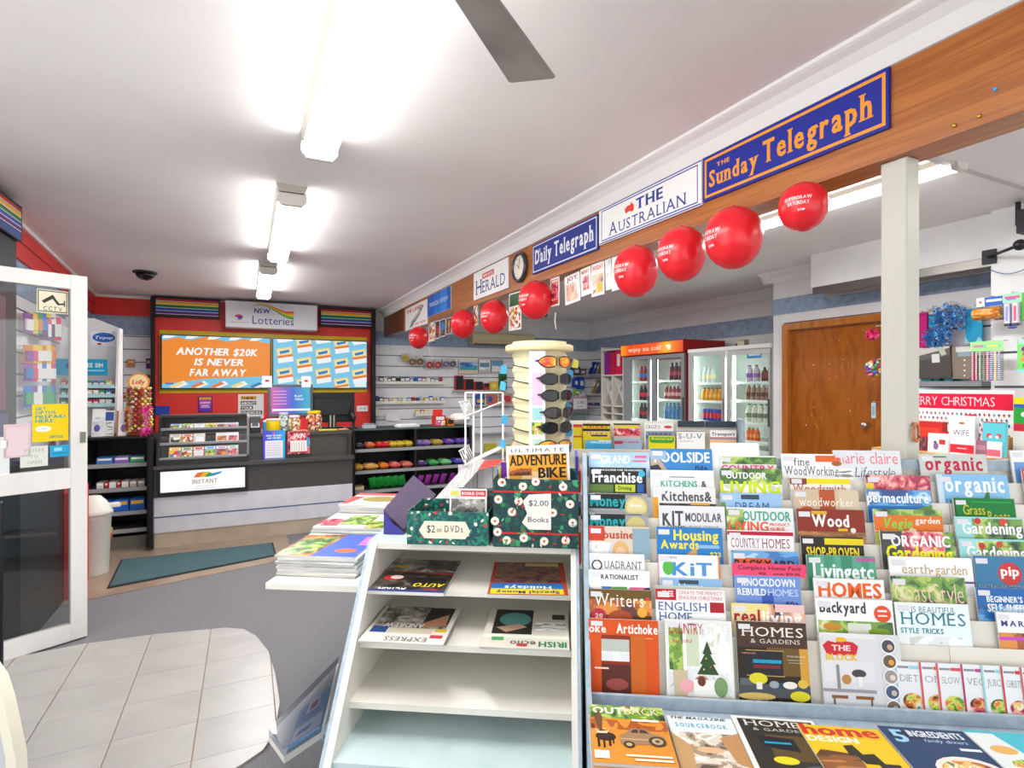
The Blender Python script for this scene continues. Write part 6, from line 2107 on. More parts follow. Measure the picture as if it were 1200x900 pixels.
PN = ['topmost', 'second from the top', 'third from the top', 'fourth from the top', 'fifth down', 'sixth down', 'seventh down', 'eighth down', 'lowest']
t_ = lambda s, u, v, w, h, c, st='', al='l': ('t', s, u, v, w, h, c, st, al)
TOPS = [
 [  # first column
  (690, 761, 530, 0, ['a9c6e4', ('r', 0, .1, 1, .3, 'sky'), t_('GRAND', .2, .14, .48, .1, 'eef4fa', 'b'), t_('DESIGNS', .2, .27, .5, .09, 'eef4fa', 'l'), ('r', .76, .04, .95, .07, 'e06a8a'), ('r', .72, .1, .95, .12, 'e06a8a')], 'pale blue home design', .7),
  (691, 757, 548, 0, ['26282c', t_('THE MAGAZINE FOR FRANCHISES', .06, .045, .88, .025, 'd8d8d8', 'b'), t_('Franchise', .05, .2, .88, .14, 'f2f2f2', 'b'), ('e', .92, .08, .06, '3ab0c8'), ('r', 0, .23, .42, .34, '5a7a3a'), ('r', .45, .23, .8, .33, 'b8c83a'), ('r', .84, .22, .95, .34, '2a5a9a'), t_('Driving', .5, .3, .24, .05, '3a4a1a', 'b')], 'black business', .15),
  (690, 759, 578, 1, ['9a9ca0', ('r', 0, .02, .62, .2, '1e2226'), t_('Money', .02, .17, .6, .14, '18a0a8', 'b'), ('e', .8, .18, .19, 'c8ba7a'), ('e', .8, .18, .16, 'd8cc96'), t_('Money', .7, .17, .2, .04, 'f4f0e0', 'b'), ('r', .1, .01, .9, .02, '4a3a3a')], 'grey finance'),
  (690, 759, 601.5, 2, ['9a9ca0', ('r', 0, .02, .62, .2, '1e2226'), t_('Money', .02, .17, .6, .14, '18a0a8', 'b'), ('e', .8, .16, .16, 'c8ba7a'), ('r', .1, .01, .9, .02, '4a3a3a')], 'second grey finance'),
  (690, 761, 617, 3, ['d8c8b8', ('r', 0, 0, .26, .18, 'c8422c'), t_('business', .24, .15, .68, .1, 'b84a34', 'b'), ('r', .0, .2, .4, .45, 'pale'), ('e', .52, .33, .14, 'd8b070', .2), ('e', .52, .35, .09, 'e8bc9c', .13), ('r', .72, .02, 1, .4, '8aa8b8'), ('r', .48, .43, .58, .44, 'b85a5a')], 'beige business magazine with a blonde woman,', .5, True, .005, 1.3, 0),
  (690.5, 755, 649, 4, ['eceef0', ('e', .14, .16, .1, '4a5058', .1), ('e', .14, .16, .07, 'eceef0', .07), t_('UADRANT', .27, .2, .68, .1, '4a5058', 's'), ('r', .1, .26, .85, .264, '8a8c90')], 'white quarterly'),
  (690, 761, 668.5, 5, ['f0f1f2', t_('THE NEW', .05, .08, .15, .03, '9a4a3a'), t_('RATIONALIST', .2, .11, .62, .06, '3a3c40', 'b'), ('r', 0, .2, 1, .3, 'multi')], 'plain white review'),
  (690, 763, 691, 6, ['5a3c1c', ('r', 0, 0, 1, .3, 'warm'), ('r', 0, 0, 1, .12, '6a5222'), t_('Writers', .08, .2, .8, .15, 'f0ece0', 's'), ('e', .94, .1, .03, 'e03a4a'), ('e', .16, .32, .12, 'b82a4a'), t_('20', .1, .34, .12, .05, 'f0dcc0', 'b'), ('e', .85, .26, .08, 'e8a83a'), ('e', .5, .34, .2, 'a8482a', .13)], 'brown golden-light'),
  (690, 771, 726, 8, ['d4521a', t_('oke', 0, .17, .25, .1, 'f2e8e0', 'b'), t_('Artichoke', .4, .17, .59, .12, 'f4ece6', 'b'), ('r', .45, .22, .92, .23, 'e8a888'), ('r', .18, .2, .8, .92, '8a3018'), ('r', .18, .25, .58, .52, 'b8c0b8'), ('r', .18, .4, .58, .52, 'pale'), ('r', .6, .2, .82, .92, 'c8641e'), ('r', .18, .56, .6, .95, '5a2a22'), ('e', .4, .8, .16, '9a4a44', .08), ('r', .08, .6, .28, .62, 'f0d8c8')], 'bright orange architecture'),
 ], [
  (762, 834, 526, 0, ['3a86c6', ('p', [(0, .12), (.12, .1), (.38, .4), (0, .4)], 'b8a690'), ('p', [(0, .22), (.12, .2), (.3, .4), (0, .4)], '3a3c44'), t_('POOLSIDE', .06, .17, .9, .13, 'eef6fb', 'b'), ('r', .0, .03, .26, .14, '9ab8d4'), t_('150+', .72, .28, .2, .07, '1c3a6a', 'b'), ('r', .72, .31, .94, .33, '1c3a6a')], 'bright blue swimming pool', .6),
  (762, 836, 551, 1, ['eceeee', t_('KITCHENS', .16, .2, .58, .07, '3aa890', 'b'), t_('&', .8, .2, .08, .07, '3a3c40', 'b'), ('r', .3, .08, .7, .09, '5a5c60')], 'white and green kitchen', .8),
  (765, 838, 571, 2, ['e2e2e2', ('r', .0, .13, .08, .4, 'e8a020'), ('r', .1, .2, 1, .4, 'dark'), t_('Kitchens&', .14, .17, .8, .12, '54565a', 'b'), ('r', .6, .19, .9, .22, 'e8a83a')], 'dark photo kitchen', .75),
  (772, 849, 593, 3, ['dfe1e4', t_('KIT', .05, .23, .32, .17, '4a4a4c', 'b'), t_('MODULAR', .4, .18, .55, .1, '5a5c60', 'b'), t_('THIS ISSUE', .45, .27, .45, .04, '7a7c80', 'w'), t_('HOME', .12, .27, .28, .035, '4a4a4c', 'b')], 'light grey stencil-titled'),
  (769, 846, 618, 4, ['2c7cc0', t_('Housing', .26, .15, .68, .12, 'f0e040', 'b'), t_('Awards', .06, .25, .58, .1, 'f0e040', 'b'), ('p', [(.4, .35), (.6, .22), (.62, .4), (.4, .4)], 'c8a060'), ('r', .62, .2, .95, .24, '8ab8dc'), t_('$22', .8, .33, .17, .05, 'f0e040', 'b')], 'blue building awards'),
  (771, 843, 650.5, 5, ['f0f2f4', ('r', 0, 0, .015, 1, 'e88ab8'), ('r', .97, 0, 1, 1, 'e88a3a'), t_('KiT', .22, .25, .65, .16, '4a90d0', 'b'), ('e', .16, .16, .09, '5ab84a', .12), t_('FASHION', .1, .05, .2, .03, '6a6c70')], 'white block-lettered'),
  (774, 846, 678, 6, ['8ab8e0', ('r', .3, .02, .62, .07, '3a4a5a'), t_('Home', .3, .14, .4, .08, 'e8f2fa', 'l')], 'pale blue'),
  (768, 849, 691, 7, ['eef0f2', ('r', 0, .0, .3, .12, 'b8242c'), t_('FREE', .1, .08, .16, .06, 'f4e4e4', 'b'), ('r', .32, .0, 1, .12, 'f4e8ea'), t_('CREATE THE PERFECT', .34, .05, .62, .035, 'b8343c', 's'), t_('ENGLISH CHRISTMAS', .34, .105, .62, .035, 'b8343c', 's'), t_('ENGLISH', .04, .23, .7, .09, '3a5a9a', 's'), t_('HOME', .04, .34, .48, .09, '3a5a9a', 's'), ('r', .78, .13, .98, .24, 'a8202c')], 'white and navy country home'),
  (779, 857, 727, 8, ['e6e8e2', ('r', .04, .03, .96, .97, 'pale'), ('r', .05, .1, .28, .6, 'green'), ('r', .3, .1, .5, .55, 'c8d4b8'), ('r', .26, .03, .31, .7, 'f2f2ee'), ('r', .5, .03, .54, .7, 'f2f2ee'), ('r', .72, .03, .78, .8, 'eceae4'), t_('COUNTRY', .06, .17, .5, .13, 'b82a3c', 'n'), t_('STYLE', .58, .15, .36, .1, 'f6f4f0', 'b'), t_('Beautiful', .1, .27, .3, .04, 'c84a5a', 'i'),
      ('p', [(.62, .24), (.55, .4), (.58, .4), (.5, .52), (.54, .52), (.46, .64), (.78, .64), (.7, .52), (.74, .52), (.66, .4), (.69, .4)], '33502e'), ('e', .6, .45, .012, 'e8c060'), ('e', .66, .55, .012, 'd84a3a'), ('e', .56, .58, .012, 'e8e0c0'), ('r', .04, .9, .96, .97, 'c8b090'), ('p', [(.1, .6), (.32, .6), (.3, .95), (.12, .95)], 'c8b89a'), ('e', .3, .78, .1, 'e8a8b0'), ('e', .52, .76, .12, 'b87a5a', .13), ('r', .4, .7, .8, .9, 'f2f0ec'), ('e', .52, .72, .06, '6a3a2a', .07), ('e', .8, .78, .1, '7a9a6a', .14), ('e', .3, .95, .14, 'c8763a', .06)], 'window and dining table cover'),
 ], [
  (843, 909, 534, 0, ['dfe4da', ('r', .05, .02, 1, .12, 'green'), t_('COUNTRY', .02, .23, .94, .1, 'e84a8a', 'b')], 'leafy pink-lettered country', .6),
  (843, 915, 549, 1, ['5c6a58', ('r', 0, 0, 1, .5, 'green'), ('r', 0, .2, 1, .4, 'pale'), t_('OUTDOOR', .1, .13, .66, .08, 'f0f0ee', 'b'), t_('LIVING', .0, .31, .97, .15, 'cde020', 'b')], 'lime-lettered garden', .8),
  (844, 915, 578, 2, ['9ac0e8', ('r', .34, .02, .64, .08, '3a4a5a'), t_('DREAM', .24, .22, .56, .1, '3a5a8c', 's'), ('r', 0, .12, .08, .3, '6a9a4a')], 'sky blue dream'),
  (851, 929, 595, 3, ['e4e8e6', ('r', .0, .02, .26, .4, 'green'), t_('OUTDOOR', .24, .15, .72, .11, '4aa08a', 'b'), t_('LIVING', .02, .27, .6, .11, 'e8603a', 'b'), t_('PRODUCT', .64, .21, .3, .035, 'e8603a', 'b'), t_('GUIDE', .64, .26, .22, .035, 'e8603a', 'b'), ('r', .28, .3, .95, .32, '8a8c8a')], 'white, teal and orange garden'),
  (852, 929, 622, 4, ['f0f0f0', ('r', 0, .01, 1, .055, 'b8183c'), t_('COUNTRY', .05, .2, .44, .11, '8a3a4c', 's'), t_('HOMES', .52, .2, .42, .11, '8a3a4c', 's'), t_('& INTERIORS', .3, .3, .44, .05, '9a6a72', 's')], 'white and crimson country'),
  (857, 935, 646, 5, ['5a8ac0', ('r', 0, .0, 1, .3, 'bluesea'), ('r', .05, .08, .6, .3, 'e0642a'), t_('BACKYARD', .04, .2, .9, .1, '3a2a2a', 'b')], 'blue and orange backyard'),
  (861, 937, 675, 6, ['6f90d2', ('r', .4, .2, .58, .5, '3a5ab0'), t_('KNOCKDOWN', .1, .12, .82, .09, 'e8eefa', 'b'), t_('REBUILD', .03, .23, .44, .08, 'e8eefa', 'b'), t_('HOMES', .5, .23, .46, .08, 'c8d6f4'), t_('80+', .76, .35, .2, .06, '26387a', 'b'), ('r', .05, .38, .3, .5, 'c8ccd8'), ('r', .6, .38, .8, .5, 'c8ccd8')], 'periwinkle blue building'),
  (857, 942, 708, 7, ['dccac0', ('r', 0, 0, .5, .3, 'e8d890'), ('r', .5, 0, 1, .3, 'people'), ('r', .6, .0, 1, .08, 'e8c0c0'), t_('real', .03, .2, .36, .14, 'a8203c', 'b'), t_('living', .42, .2, .54, .13, 'f4f0ee', 'b')], 'pink and cream lifestyle'),
  (862, 944, 729, 8, ['2e2620', ('r', .0, .0, 1, .3, '4a342c'), ('r', .42, .3, 1, .62, '6a5228'), ('r', .88, .3, 1, .85, 'd09a3a'), t_('HOMES', .07, .17, .88, .11, 'e8e2da', 's'), t_('& GARDENS', .2, .25, .7, .05, 'd8d0c8', 's'), ('r', .14, .34, .64, .62, '26282e'), ('r', .22, .44, .62, .48, '1a98c0'), ('r', .22, .5, .6, .54, '7a2a2a'), ('r', .12, .33, .66, .34, 'b89a5a'), ('r', .12, .62, .66, .63, 'b89a5a'), ('r', .0, .72, 1, .87, '4a5058'), ('r', .02, .66, .2, .74, '5c646c'), ('e', .28, .66, .13, 'd8d028', .08), ('r', .25, .7, .33, .78, 'e8e4dc'), ('e', .5, .72, .07, '9aa4ac', .05), ('e', .62, .73, .06, '2a4a5a', .05), ('e', .9, .7, .07, 'd8b84a', .06), t_('STYLE FOR NOW', .7, .4, .26, .02, 'e0dccc'), t_('WARM ROOMS', .06, .38, .2, .02, 'e0a090'), ('r', .7, .43, .94, .435, 'c8c4b8'), ('r', .72, .46, .94, .465, 'c8c4b8'), ('e', .72, .72, .1, 'e8e4dc', .05), ('e', .25, .86, .26, 'd0b46a', .05), ('e', .85, .84, .14, 'd8d028', .07), t_('THE GOLD ISSUE', .1, .95, .8, .045, 'e0dccc')], 'dark brown lounge room cover'),
 ], [
  (915, 988, 532, 0, ['eef0f0', ('r', .55, .02, .95, .1, 'e0642a'), t_('fine', .2, .15, .25, .1, '4a4c50', 's'), t_('WoodWorking', .04, .27, .86, .11, '4a4c50', 's'), ('e', .88, .12, .08, 'a8622c', .04)], 'white timber craft'),
  (925, 996, 559, 1, ['ece8e0', ('r', .28, .02, 1, .09, 'e8d820'), ('r', .0, .02, .28, .1, '8a3a3a'), t_('Woodsmith', .04, .2, .88, .1, 'c04a34', 's')], 'red and yellow woodshop'),
  (929, 1005, 574, 2, ['d0b89a', ('r', .4, 0, .64, .3, 'b8542a'), ('r', .7, 0, 1, .3, 'd6c4a8'), ('e', .2, .25, .1, 'c8602a', .06), t_('woodworker', .08, .2, .84, .1, 'f4eee6', 's')], 'tan woodworker'),
  (933, 1012, 597, 3, ['7a2c20', ('r', 0, 0, 1, .26, '8a3020'), ('r', 0, .26, 1, .5, 'wood'), t_('Wood', .22, .2, .55, .14, 'f2efe8', 'b'), ('r', .6, .22, .74, .25, 'e0b82a'), ('e', .82, .24, .04, 'e8e0d8'), ('r', .22, .02, .45, .06, 'd8a82a'), ('e', .8, .36, .14, '8a3a20', .07)], 'brown timber-grained'),
  (938, 1011, 629, 4, ['2c2826', ('r', .38, .02, 1, .1, 'e0cc20'), t_('SHOP-PROVEN', .08, .26, .84, .13, 'e8d428', 'b'), ('r', .3, .28, .9, .3, '8a8478')], 'black and yellow workshop'),
  (945, 1025, 651, 5, ['5aa488', ('r', .0, 0, .12, .5, '3f8a70'), ('r', .25, 0, .4, .5, '4a9478'), ('r', .5, 0, .66, .5, '3f8a70'), ('r', .8, 0, .9, .5, '4a9478'), ('r', .72, .02, 1, .06, 'b85a9a'), t_('Livingetc', .08, .26, .88, .17, 'eef6f2', 'bn')], 'green striped interiors'),
  (953, 1035, 678.5, 6, ['f0f0f0', t_('HOMES', .06, .2, .9, .16, 'e8621e', 'b'), ('r', .02, .24, .95, .25, 'd8d8d8')], 'white orange-lettered homes'),
  (955, 1045, 702, 7, ['f0f1f0', t_('Backyard', .05, .14, .6, .11, '3a3c4a', 'b'), ('e', .86, .14, .11, 'e0502a'), ('r', .8, .1, .92, .12, 'f8e8e0'), ('r', .8, .15, .92, .165, 'f8e8e0'), ('r', .02, .22, .98, .45, 'green'), ('r', .4, .24, .7, .4, 'd8dcd0'), ('e', .2, .28, .12, 'c88a2a', .05), ('e', .8, .32, .14, '7a9a2a', .05)], 'white backyard landscaping'),
  (960, 1053, 743, 8, ['d6d8dc', ('r', .0, .0, .7, .06, 'e4e4e6'), ('r', .02, .35, .66, .62, 'dcdee2'), ('p', [(.03, .16), (.1, .1), (.2, .12), (.26, .06), (.34, .1), (.42, .11), (.48, .16), (.44, .28), (.08, .28)], 'c82a34'), ('e', .26, .08, .08, 'e8b820', .03), t_('THE', .14, .22, .24, .07, 'f0d8d8', 'b'), t_('BLOCK', .06, .34, .4, .08, 'e8c020', 'b'),
      ('r', .18, .4, .22, .7, '8a8a84'), ('e', .3, .58, .06, 'b8864a'), ('e', .46, .5, .09, '4a4448', .05), ('r', .44, .54, .5, .66, 'e8e8e4'), ('r', 0, .7, .66, .74, '9a94a0'), ('r', .1, .78, .3, .82, '8a5a34'), ('r', .4, .78, .62, .82, '8a5a34'), ('r', .12, .82, .14, .94, '6a4a30'), ('r', .58, .82, .6, .94, '6a4a30'), t_('BIGGER THAN', .1, .95, .5, .06, 'f2f2f4', 'b')]
      + [q for k in range(5) for q in (('e', .85, .14 + k * .19, .095, 'f2f2f4'), ('e', .85, .14 + k * .19, .08, ['4a4e5a', '6a5a4a', '9a9490', '4a5a7a', '7a6a62'][k]), ('e', .87, .15 + k * .19, .035, ['c8a88a', 'e89a3a', 'e0d0c0', 'c8b8a8', 'd8c8b8'][k]))], 'pale renovation cover with a red crown'),
 ], [
  (976, 1054, 528, 0, ['dfe2e6', t_('marie claire', .02, .16, .94, .14, 'e87a86', ''), t_('Lifestyle', .3, .32, .6, .12, '4a4c56', 'il'), ('r', .0, .22, .28, .5, 'text'), ('e', .62, .4, .06, '6aa85a')], 'pale pink-lettered fashion'),
  (1014, 1089, 557, 1, ['b83a5a', ('r', 0, 0, 1, .3, 'berry'), ('r', 0, .1, .12, .3, 'e8c84a')], 'berry covered'),
  (1015, 1090, 574, 2, ['2a74c0', ('r', 0, 0, 1, .2, 'bluesea'), ('p', [(.3, .34), (1, .18), (1, .4), (0, .4)], '6a9a3a'), t_('permaculture', .0, .16, .96, .12, 'f0f4f4', 'b')], 'blue and green permaculture'),
  (1023, 1103, 597, 3, ['e0742a', ('r', .0, .0, 1, .07, 'green'), ('r', 0, .25, 1, .45, 'veg'), t_('Vegie', .14, .22, .42, .12, '8ac84a', 'bi'), t_('garden', .6, .16, .36, .07, 'f2e8da', 'b'), ('e', .55, .28, .07, 'f0d8c0', .08)], 'orange vegetable garden'),
  (1031, 1117, 623, 4, ['4a4c4a', ('r', .3, 0, 1, .3, 'berry'), ('r', .86, 0, 1, .3, 'green'), t_('ORGANIC', .14, .16, .8, .12, 'f2f2f0', 'b'), t_('Gardening', .06, .31, .9, .16, 'ecec1c', 'bn')], 'dark yellow-lettered'),
  (1041, 1138, 653, 5, ['f4f4f5', t_('earth', .15, .16, .34, .09, 'b89a5a'), t_('garden', .55, .16, .38, .09, 'b89a5a'), ('e', .51, .13, .012, 'c84a5a'), ('r', 0, .22, 1, .24, '6a4a9a')], 'wide white gold-lettered'),
  (1043, 1130, 676, 6, ['5a7a34', ('r', 0, 0, 1, .5, 'green'), t_('CoastStyle', .04, .27, .92, .2, 'f4c8bc', 'l')], 'leafy green coastal'),
  (1048, 1134, 707, 7, ['e6f0f2', t_('15 BEAUTIFUL', .22, .1, .6, .06, '5a7a8a', 's'), t_('HOMES', .06, .23, .88, .13, '2c7c8a', 's'), t_('STYLE TRICKS', .05, .32, .58, .055, '3a8a94', 'b'), ('r', .02, .35, .9, .5, 'pale')], 'white teal-lettered homes'),
 ], [
  (1077, 1155, 532, 0, ['c8cdc6', t_('organic', .07, .2, .86, .16, 'c01848', 'sb'), ('r', .14, .03, .4, .045, '4a6a4a')], 'grey crimson-lettered'),
  (1097, 1180, 556, 1, ['86bce4', ('r', 0, 0, .08, 1, 'c8dcea'), t_('organic', .1, .2, .84, .17, 'f2f8fa', 'sb'), ('p', [(.55, .4), (.68, .2), (.72, .2), (.7, .4)], '3a7a34'), ('r', .68, .3, .92, .34, 'b8d040'), t_('Living', .1, .34, .24, .06, '2a5a7a', 's')], 'sky blue organic'),
  (1117, 1188, 584, 2, ['107a34', ('r', .0, 0, .03, 1, '0c5a28'), t_('Grass', .14, .22, .36, .13, 'd8c828', ''), t_('Roots', .54, .3, .36, .13, 'd8c828', ''), ('r', .3, .04, .95, .06, '2a9a4a')], 'deep green yellow-lettered'),
  (1118, 1197, 606, 3, ['9ad8d8', ('r', .26, .02, 1, 1, 'green'), ('e', .34, .05, .05, 'c8303a'), ('e', .72, .06, .06, 'd04a3a'), t_('Gardening', .1, .2, .88, .14, 'f4f6f4', 'b')], 'aqua and leafy weekly'),
  (1123, 1202, 632, 4, ['9ad8d8', ('r', .26, .02, 1, 1, 'green'), ('e', .34, .08, .05, 'c8303a'), ('e', .6, .06, .05, 'd04a3a'), t_('Gardening', .1, .22, .88, .14, 'f4f6f4', 'b')], 'second aqua and leafy weekly'),
  (1140, 1222, 652, 5, ['3f7ba2', ('e', .5, .2, .17, 'c83a3a'), t_('pip', .37, .22, .26, .1, 'f4ecec', 'b'), t_('AUSTRALIAN PERMACULTURE', .03, .36, .94, .035, 'b8cede', 'w')], 'slate blue red-disc'),
  (1143, 1225, 689.5, 6, ['2a66ac', ('r', 0, .2, 1, .5, 'bluesea'), t_("BEGINNER'S GUIDE", .14, .16, .82, .07, 'e8f0f8', 'b'), t_('SELF-SUFFICIENT', .14, .27, .84, .09, 'f0f4f8', 'b')], 'royal blue self-sufficiency'),
  (1167, 1242, 718.5, 7, ['f0f0f2', t_('MARKETS', .06, .17, .8, .07, '4a4a8a', 'bw'), ('r', 0, .25, 1, .5, 'warm'), ('r', 0, .3, .6, .34, 'c84ac0')], 'white purple-lettered market'),
 ], [
  (1183, 1255, 528, 0, ['eceef2', ('r', .04, .16, 1, 1, '6a9ad4'), ('r', .3, .08, .9, .11, '6a6c78')], 'white and sky blue'),
  (1197, 1262, 550, 1, ['c84a5a', ('r', .1, .1, .9, .2, 'f0dcdc')], 'red edged'),
 ]]


def board_y(k, px):
    p0 = Vector((0, RD[k], RH[k]))
    q = atD(px, 600, RD[k])
    v = D(q.x, RD[k], RH[k])
    z = v.dot(FW)
    return 452 - (RH[k] - EYE) / z * FPX


for ci, col in enumerate(TOPS):
    prev, cnt = -1, 0
    slots = []
    for i, row_ in enumerate(col):
        if row_[3] == 8:
            slots.append(8); continue
        nxt = col[i + 1][2] if i + 1 < len(col) else row_[2] + 30
        n = 0
        while n < 7 and board_y(n, (row_[0] + row_[1]) / 2) < nxt - 4: n += 1
        slots.append(n)
    for i, row_ in enumerate(col):
        xl, xr, yt, slot, its, desc = row_[:6]
        slot = slots[i]
        same = [j for j in range(len(col)) if slots[j] == slot]
        f = {1: .4, 2: (.8, .2)[same.index(i) % 2], 3: (.95, .5, .05)[min(2, same.index(i))]}.get(len(same), .3)
        desc = desc.replace(' cover', ' covered').replace(' magazine with a blonde woman,', ' woman-portrait')
        rmag(ci, xl, xr, yt, slot, its, desc, f, pos=PN[i] if i < len(col) - 1 or i < 8 else 'lowest')

# blank white card and the pink pack strip
rmag(2, 833, 889, 519, 0, ['f2f2f2'], 'blank white card standing behind the first row of the stepped rack', .95, st_=False)
a = atD(858, 674, 1.70); b = atD(944, 674, 1.70)
pz1, pz0 = atD(858, 659.5, 1.775).z, atD(858, 674.5, 1.775).z
a, b = atD(858, 667, 1.775), atD(944.5, 667, 1.775)
m = MB().box(0, b.x - a.x, 0, .002, 0, pz1 - pz0, C('f05078', .4))
o = m.build('pack_strip', None, W2(a.x, 1.775, pz0), DA, label='hot pink home pack price strip across the third rack column', cat='price strip')
m = MB(); paint(m, b.x - a.x, pz1 - pz0, [('t', 'Complete Home Pack', .08, .48, .86, .32, '4a1428', ''), ('t', 'was', .36, .86, .1, .2, '4a1428'), ('t', 'now $19.95', .56, .86, .36, .2, '4a1428')]); m.build('print', o)

# recipe booklets
RC = [(1050, 1082, 'DIET', '9acce0', 'c8503a', 'food'), (1079, 1111, 'ON', 'd84a54', 'e85a3a', 'veg'), (1099, 1131, 'SLOW', 'd8545a', 'e85a4a', 'veg'), (1128, 1160, 'VEG', 'b8285a', 'b04a8a', 'berry'), (1152, 1184, 'JUICE', '8ad0d8', '4a9ab0', 'green'), (1175, 1207, 'CHRISTMAS', 'd0343c', 'c83a3a', 'berry'), (1198, 1230, 'CAKES', 'd0545c', 'c8603a', 'food')]
for k, (xl, xr, s_, sp_, c2, pf) in enumerate(RC):
    dk = 1.678 - .0026 * k
    a, b = atD(xl, 772 - k * 0 + k * 1.3, dk), atD(xr, 772 + k * 1.3, dk)
    W = b.x - a.x
    z0 = HD + .003
    tp = atD(xl, 770 + k * 1.2, dk + .03).z
    H = tp - z0
    mag('recipe_booklet', W2(a.x, dk - .016, z0), DA, TL, W, H, .0018, [('r', 0, 0, 1, 1, 'e6e8ea'), ('r', 0, 0, .07, 1, sp_), ('r', .1, .08, .5, .12, '8a8c90'), ('r', .52, .07, .9, .13, sp_ if k % 2 == 0 else c2), ('t', s_, .16, .36, .66 if len(s_) < 6 else .78, .12, '8a8c90', 'sl'), ('e', .55, .72, .36, pf, .3), ('e', .5, .68, .2, 'food' if k % 2 else 'veg', .16)],
        f'small recipe booklet, {ORD[k]} along the low pocket beside the renovation magazine', 'recipe booklet', 'small recipe booklets in the low pocket')

# ---- magazines lying on the deck
DK = [
 (690.5, 775, 825.5, 893, 7, .052, ['c8822a', ('r', 0, 0, 1, .3, 'green'), ('r', 0, .25, 1, 1, 'd08a30'), ('r', 0, .28, 1, .45, 'warm'), t_('OUT', .04, .16, .42, .12, 'f4f2ee', 'b'), t_('BACK', .47, .16, .46, .13, 'dcd8cc', 'l'), ('e', .18, .58, .13, '3c2620', .09), ('e', .14, .52, .06, '2c1a16', .06), ('p', [(.05, .44), (.09, .49), (.2, .49), (.24, .44), (.2, .53), (.08, .53)], 'd8c8b0'), ('r', .07, .6, .1, .76, '2c1c18'), ('r', .14, .6, .165, .77, '2c1c18'), ('r', .21, .6, .24, .74, '2c1c18'), ('r', .26, .58, .28, .7, '2c1c18'), ('p', [(.05, .25), (.12, .1), (.16, .25), (.14, .5), (.11, .5)], '6a4a30'), ('p', [(.36, .7), (.35, .56), (.45, .5), (.52, .42), (.7, .42), (.78, .5), (.92, .54), (.92, .68)], '9a7a5a'), ('p', [(.5, .5), (.54, .44), (.6, .44), (.6, .5)], '4a3a34'), ('p', [(.62, .5), (.62, .44), (.69, .44), (.74, .5)], '4a3a34'), ('r', .36, .6, .92, .62, 'c0a078'), ('e', .46, .7, .07, '3a2c24', .065), ('e', .46, .7, .04, 'b8a080', .035), ('e', .82, .63, .11, '4a3a30', .1), ('e', .82, .63, .07, 'b8a080', .062), ('e', .82, .63, .03, '5a4a3a'), ('r', .02, .82, .2, .94, 'f0efec'), ('r', .4, .86, .95, .89, 'f4e6c8'), ('r', .5, .92, .95, .95, 'f4e6c8'), ('r', .55, .26, .9, .3, 'f6f0dc')], 'outback cover with an old car and a bull on a thick pile', 6),
 (779, 853, 838, 920, 3, .018, ['dce6e6', t_('THE MAGAZINE', .05, .05, .86, .045, '3a3a40', 'bi'), t_('SOURCEBOOK', .1, .19, .78, .07, '4aa0c8', 'bw'), ('r', 0, .28, 1, 1, 'room'), ('p', [(0, .3), (.25, .5), (.2, 1), (0, 1)], 'c09a6a'), ('p', [(.7, .35), (1, .25), (1, .8), (.8, .7)], 'b88a5a'), ('e', .5, .55, .2, 'd8b088', .07)], 'pale blue sourcebook with warm rooms, lying on the deck', 3),
 (853, 945, 838, 925, 4, .02, ['e8e6e0', ('r', .06, .04, .96, 1, '33302c'), ('r', .3, .3, .96, .7, '5c4a2c'), t_('HOMES', .12, .16, .8, .1, 'dcd8d2', 's'), t_('& GARDENS', .2, .24, .7, .045, 'c8c4bc', 's'), ('p', [(.2, .32), (.62, .36), (.62, .56), (.22, .5)], '22262c'), ('r', .26, .42, .56, .45, '1a98c0'), ('e', .4, .7, .14, 'd8d028', .07), ('e', .74, .8, .18, '4a5a6a', .06)], 'dark lounge room covered copy lying on the deck', 2),
 (930, 1020, 848, 930, 5, .024, ['e0b81c', ('p', [(0, .2), (1, .2), (1, .6), (.4, 1), (0, 1)], 'e4c020'), t_('home', .02, .16, .92, .17, 'c8342a', 'bn'), t_('DESIGN', .03, .27, .6, .09, 'f2ece0', 'b'), ('p', [(.1, .4), (.5, .45), (.5, 1), (.0, 1), (0, .5)], 'wood'), ('p', [(.4, .32), (.52, .3), (.56, .44), (.7, .42), (.74, .56), (.9, .56), (.9, .7), (.7, .72), (.66, .58), (.52, .58), (.48, .46), (.4, .46)], '33302a')], 'yellow design cover with black zigzag, lying on the deck', 3),
 (1024, 1122, 850, 930, 5, .026, ['2c4468', ('e', .25, .14, .2, '22304c', .08), t_('5', .08, .25, .16, .2, '9ac8e8', 'b'), t_('INGREDIENTS', .28, .15, .6, .1, 'dfe6ee', 'b'), t_('family dinners', .4, .23, .46, .05, 'b8cee4', 'i'), ('e', .6, .66, .36, 'e4e0da', .26), ('e', .6, .66, .3, 'food', .2), ('r', .7, .3, .92, .34, 'dfe6ee')], 'navy recipe cover with a bowl of food, lying on the deck', 3),
 (1124, 1222, 855, 930, 5, .03, ['4ab8c8', ('p', [(0, .04), (.3, .04), (.62, 1), (0, 1)], 'dfe6e6'), ('e', .22, .3, .14, 'e0b060', .08), ('e', .3, .52, .16, 'veg', .1), ('e', .4, .76, .18, 'food', .1), ('e', .64, .22, .13, 'd8a84a', .07), ('e', .86, .2, .12, 'e8ecec', .06), ('e', .8, .5, .14, 'b84a5a', .07)], 'turquoise food cover with plates, last along the deck', 3),
]
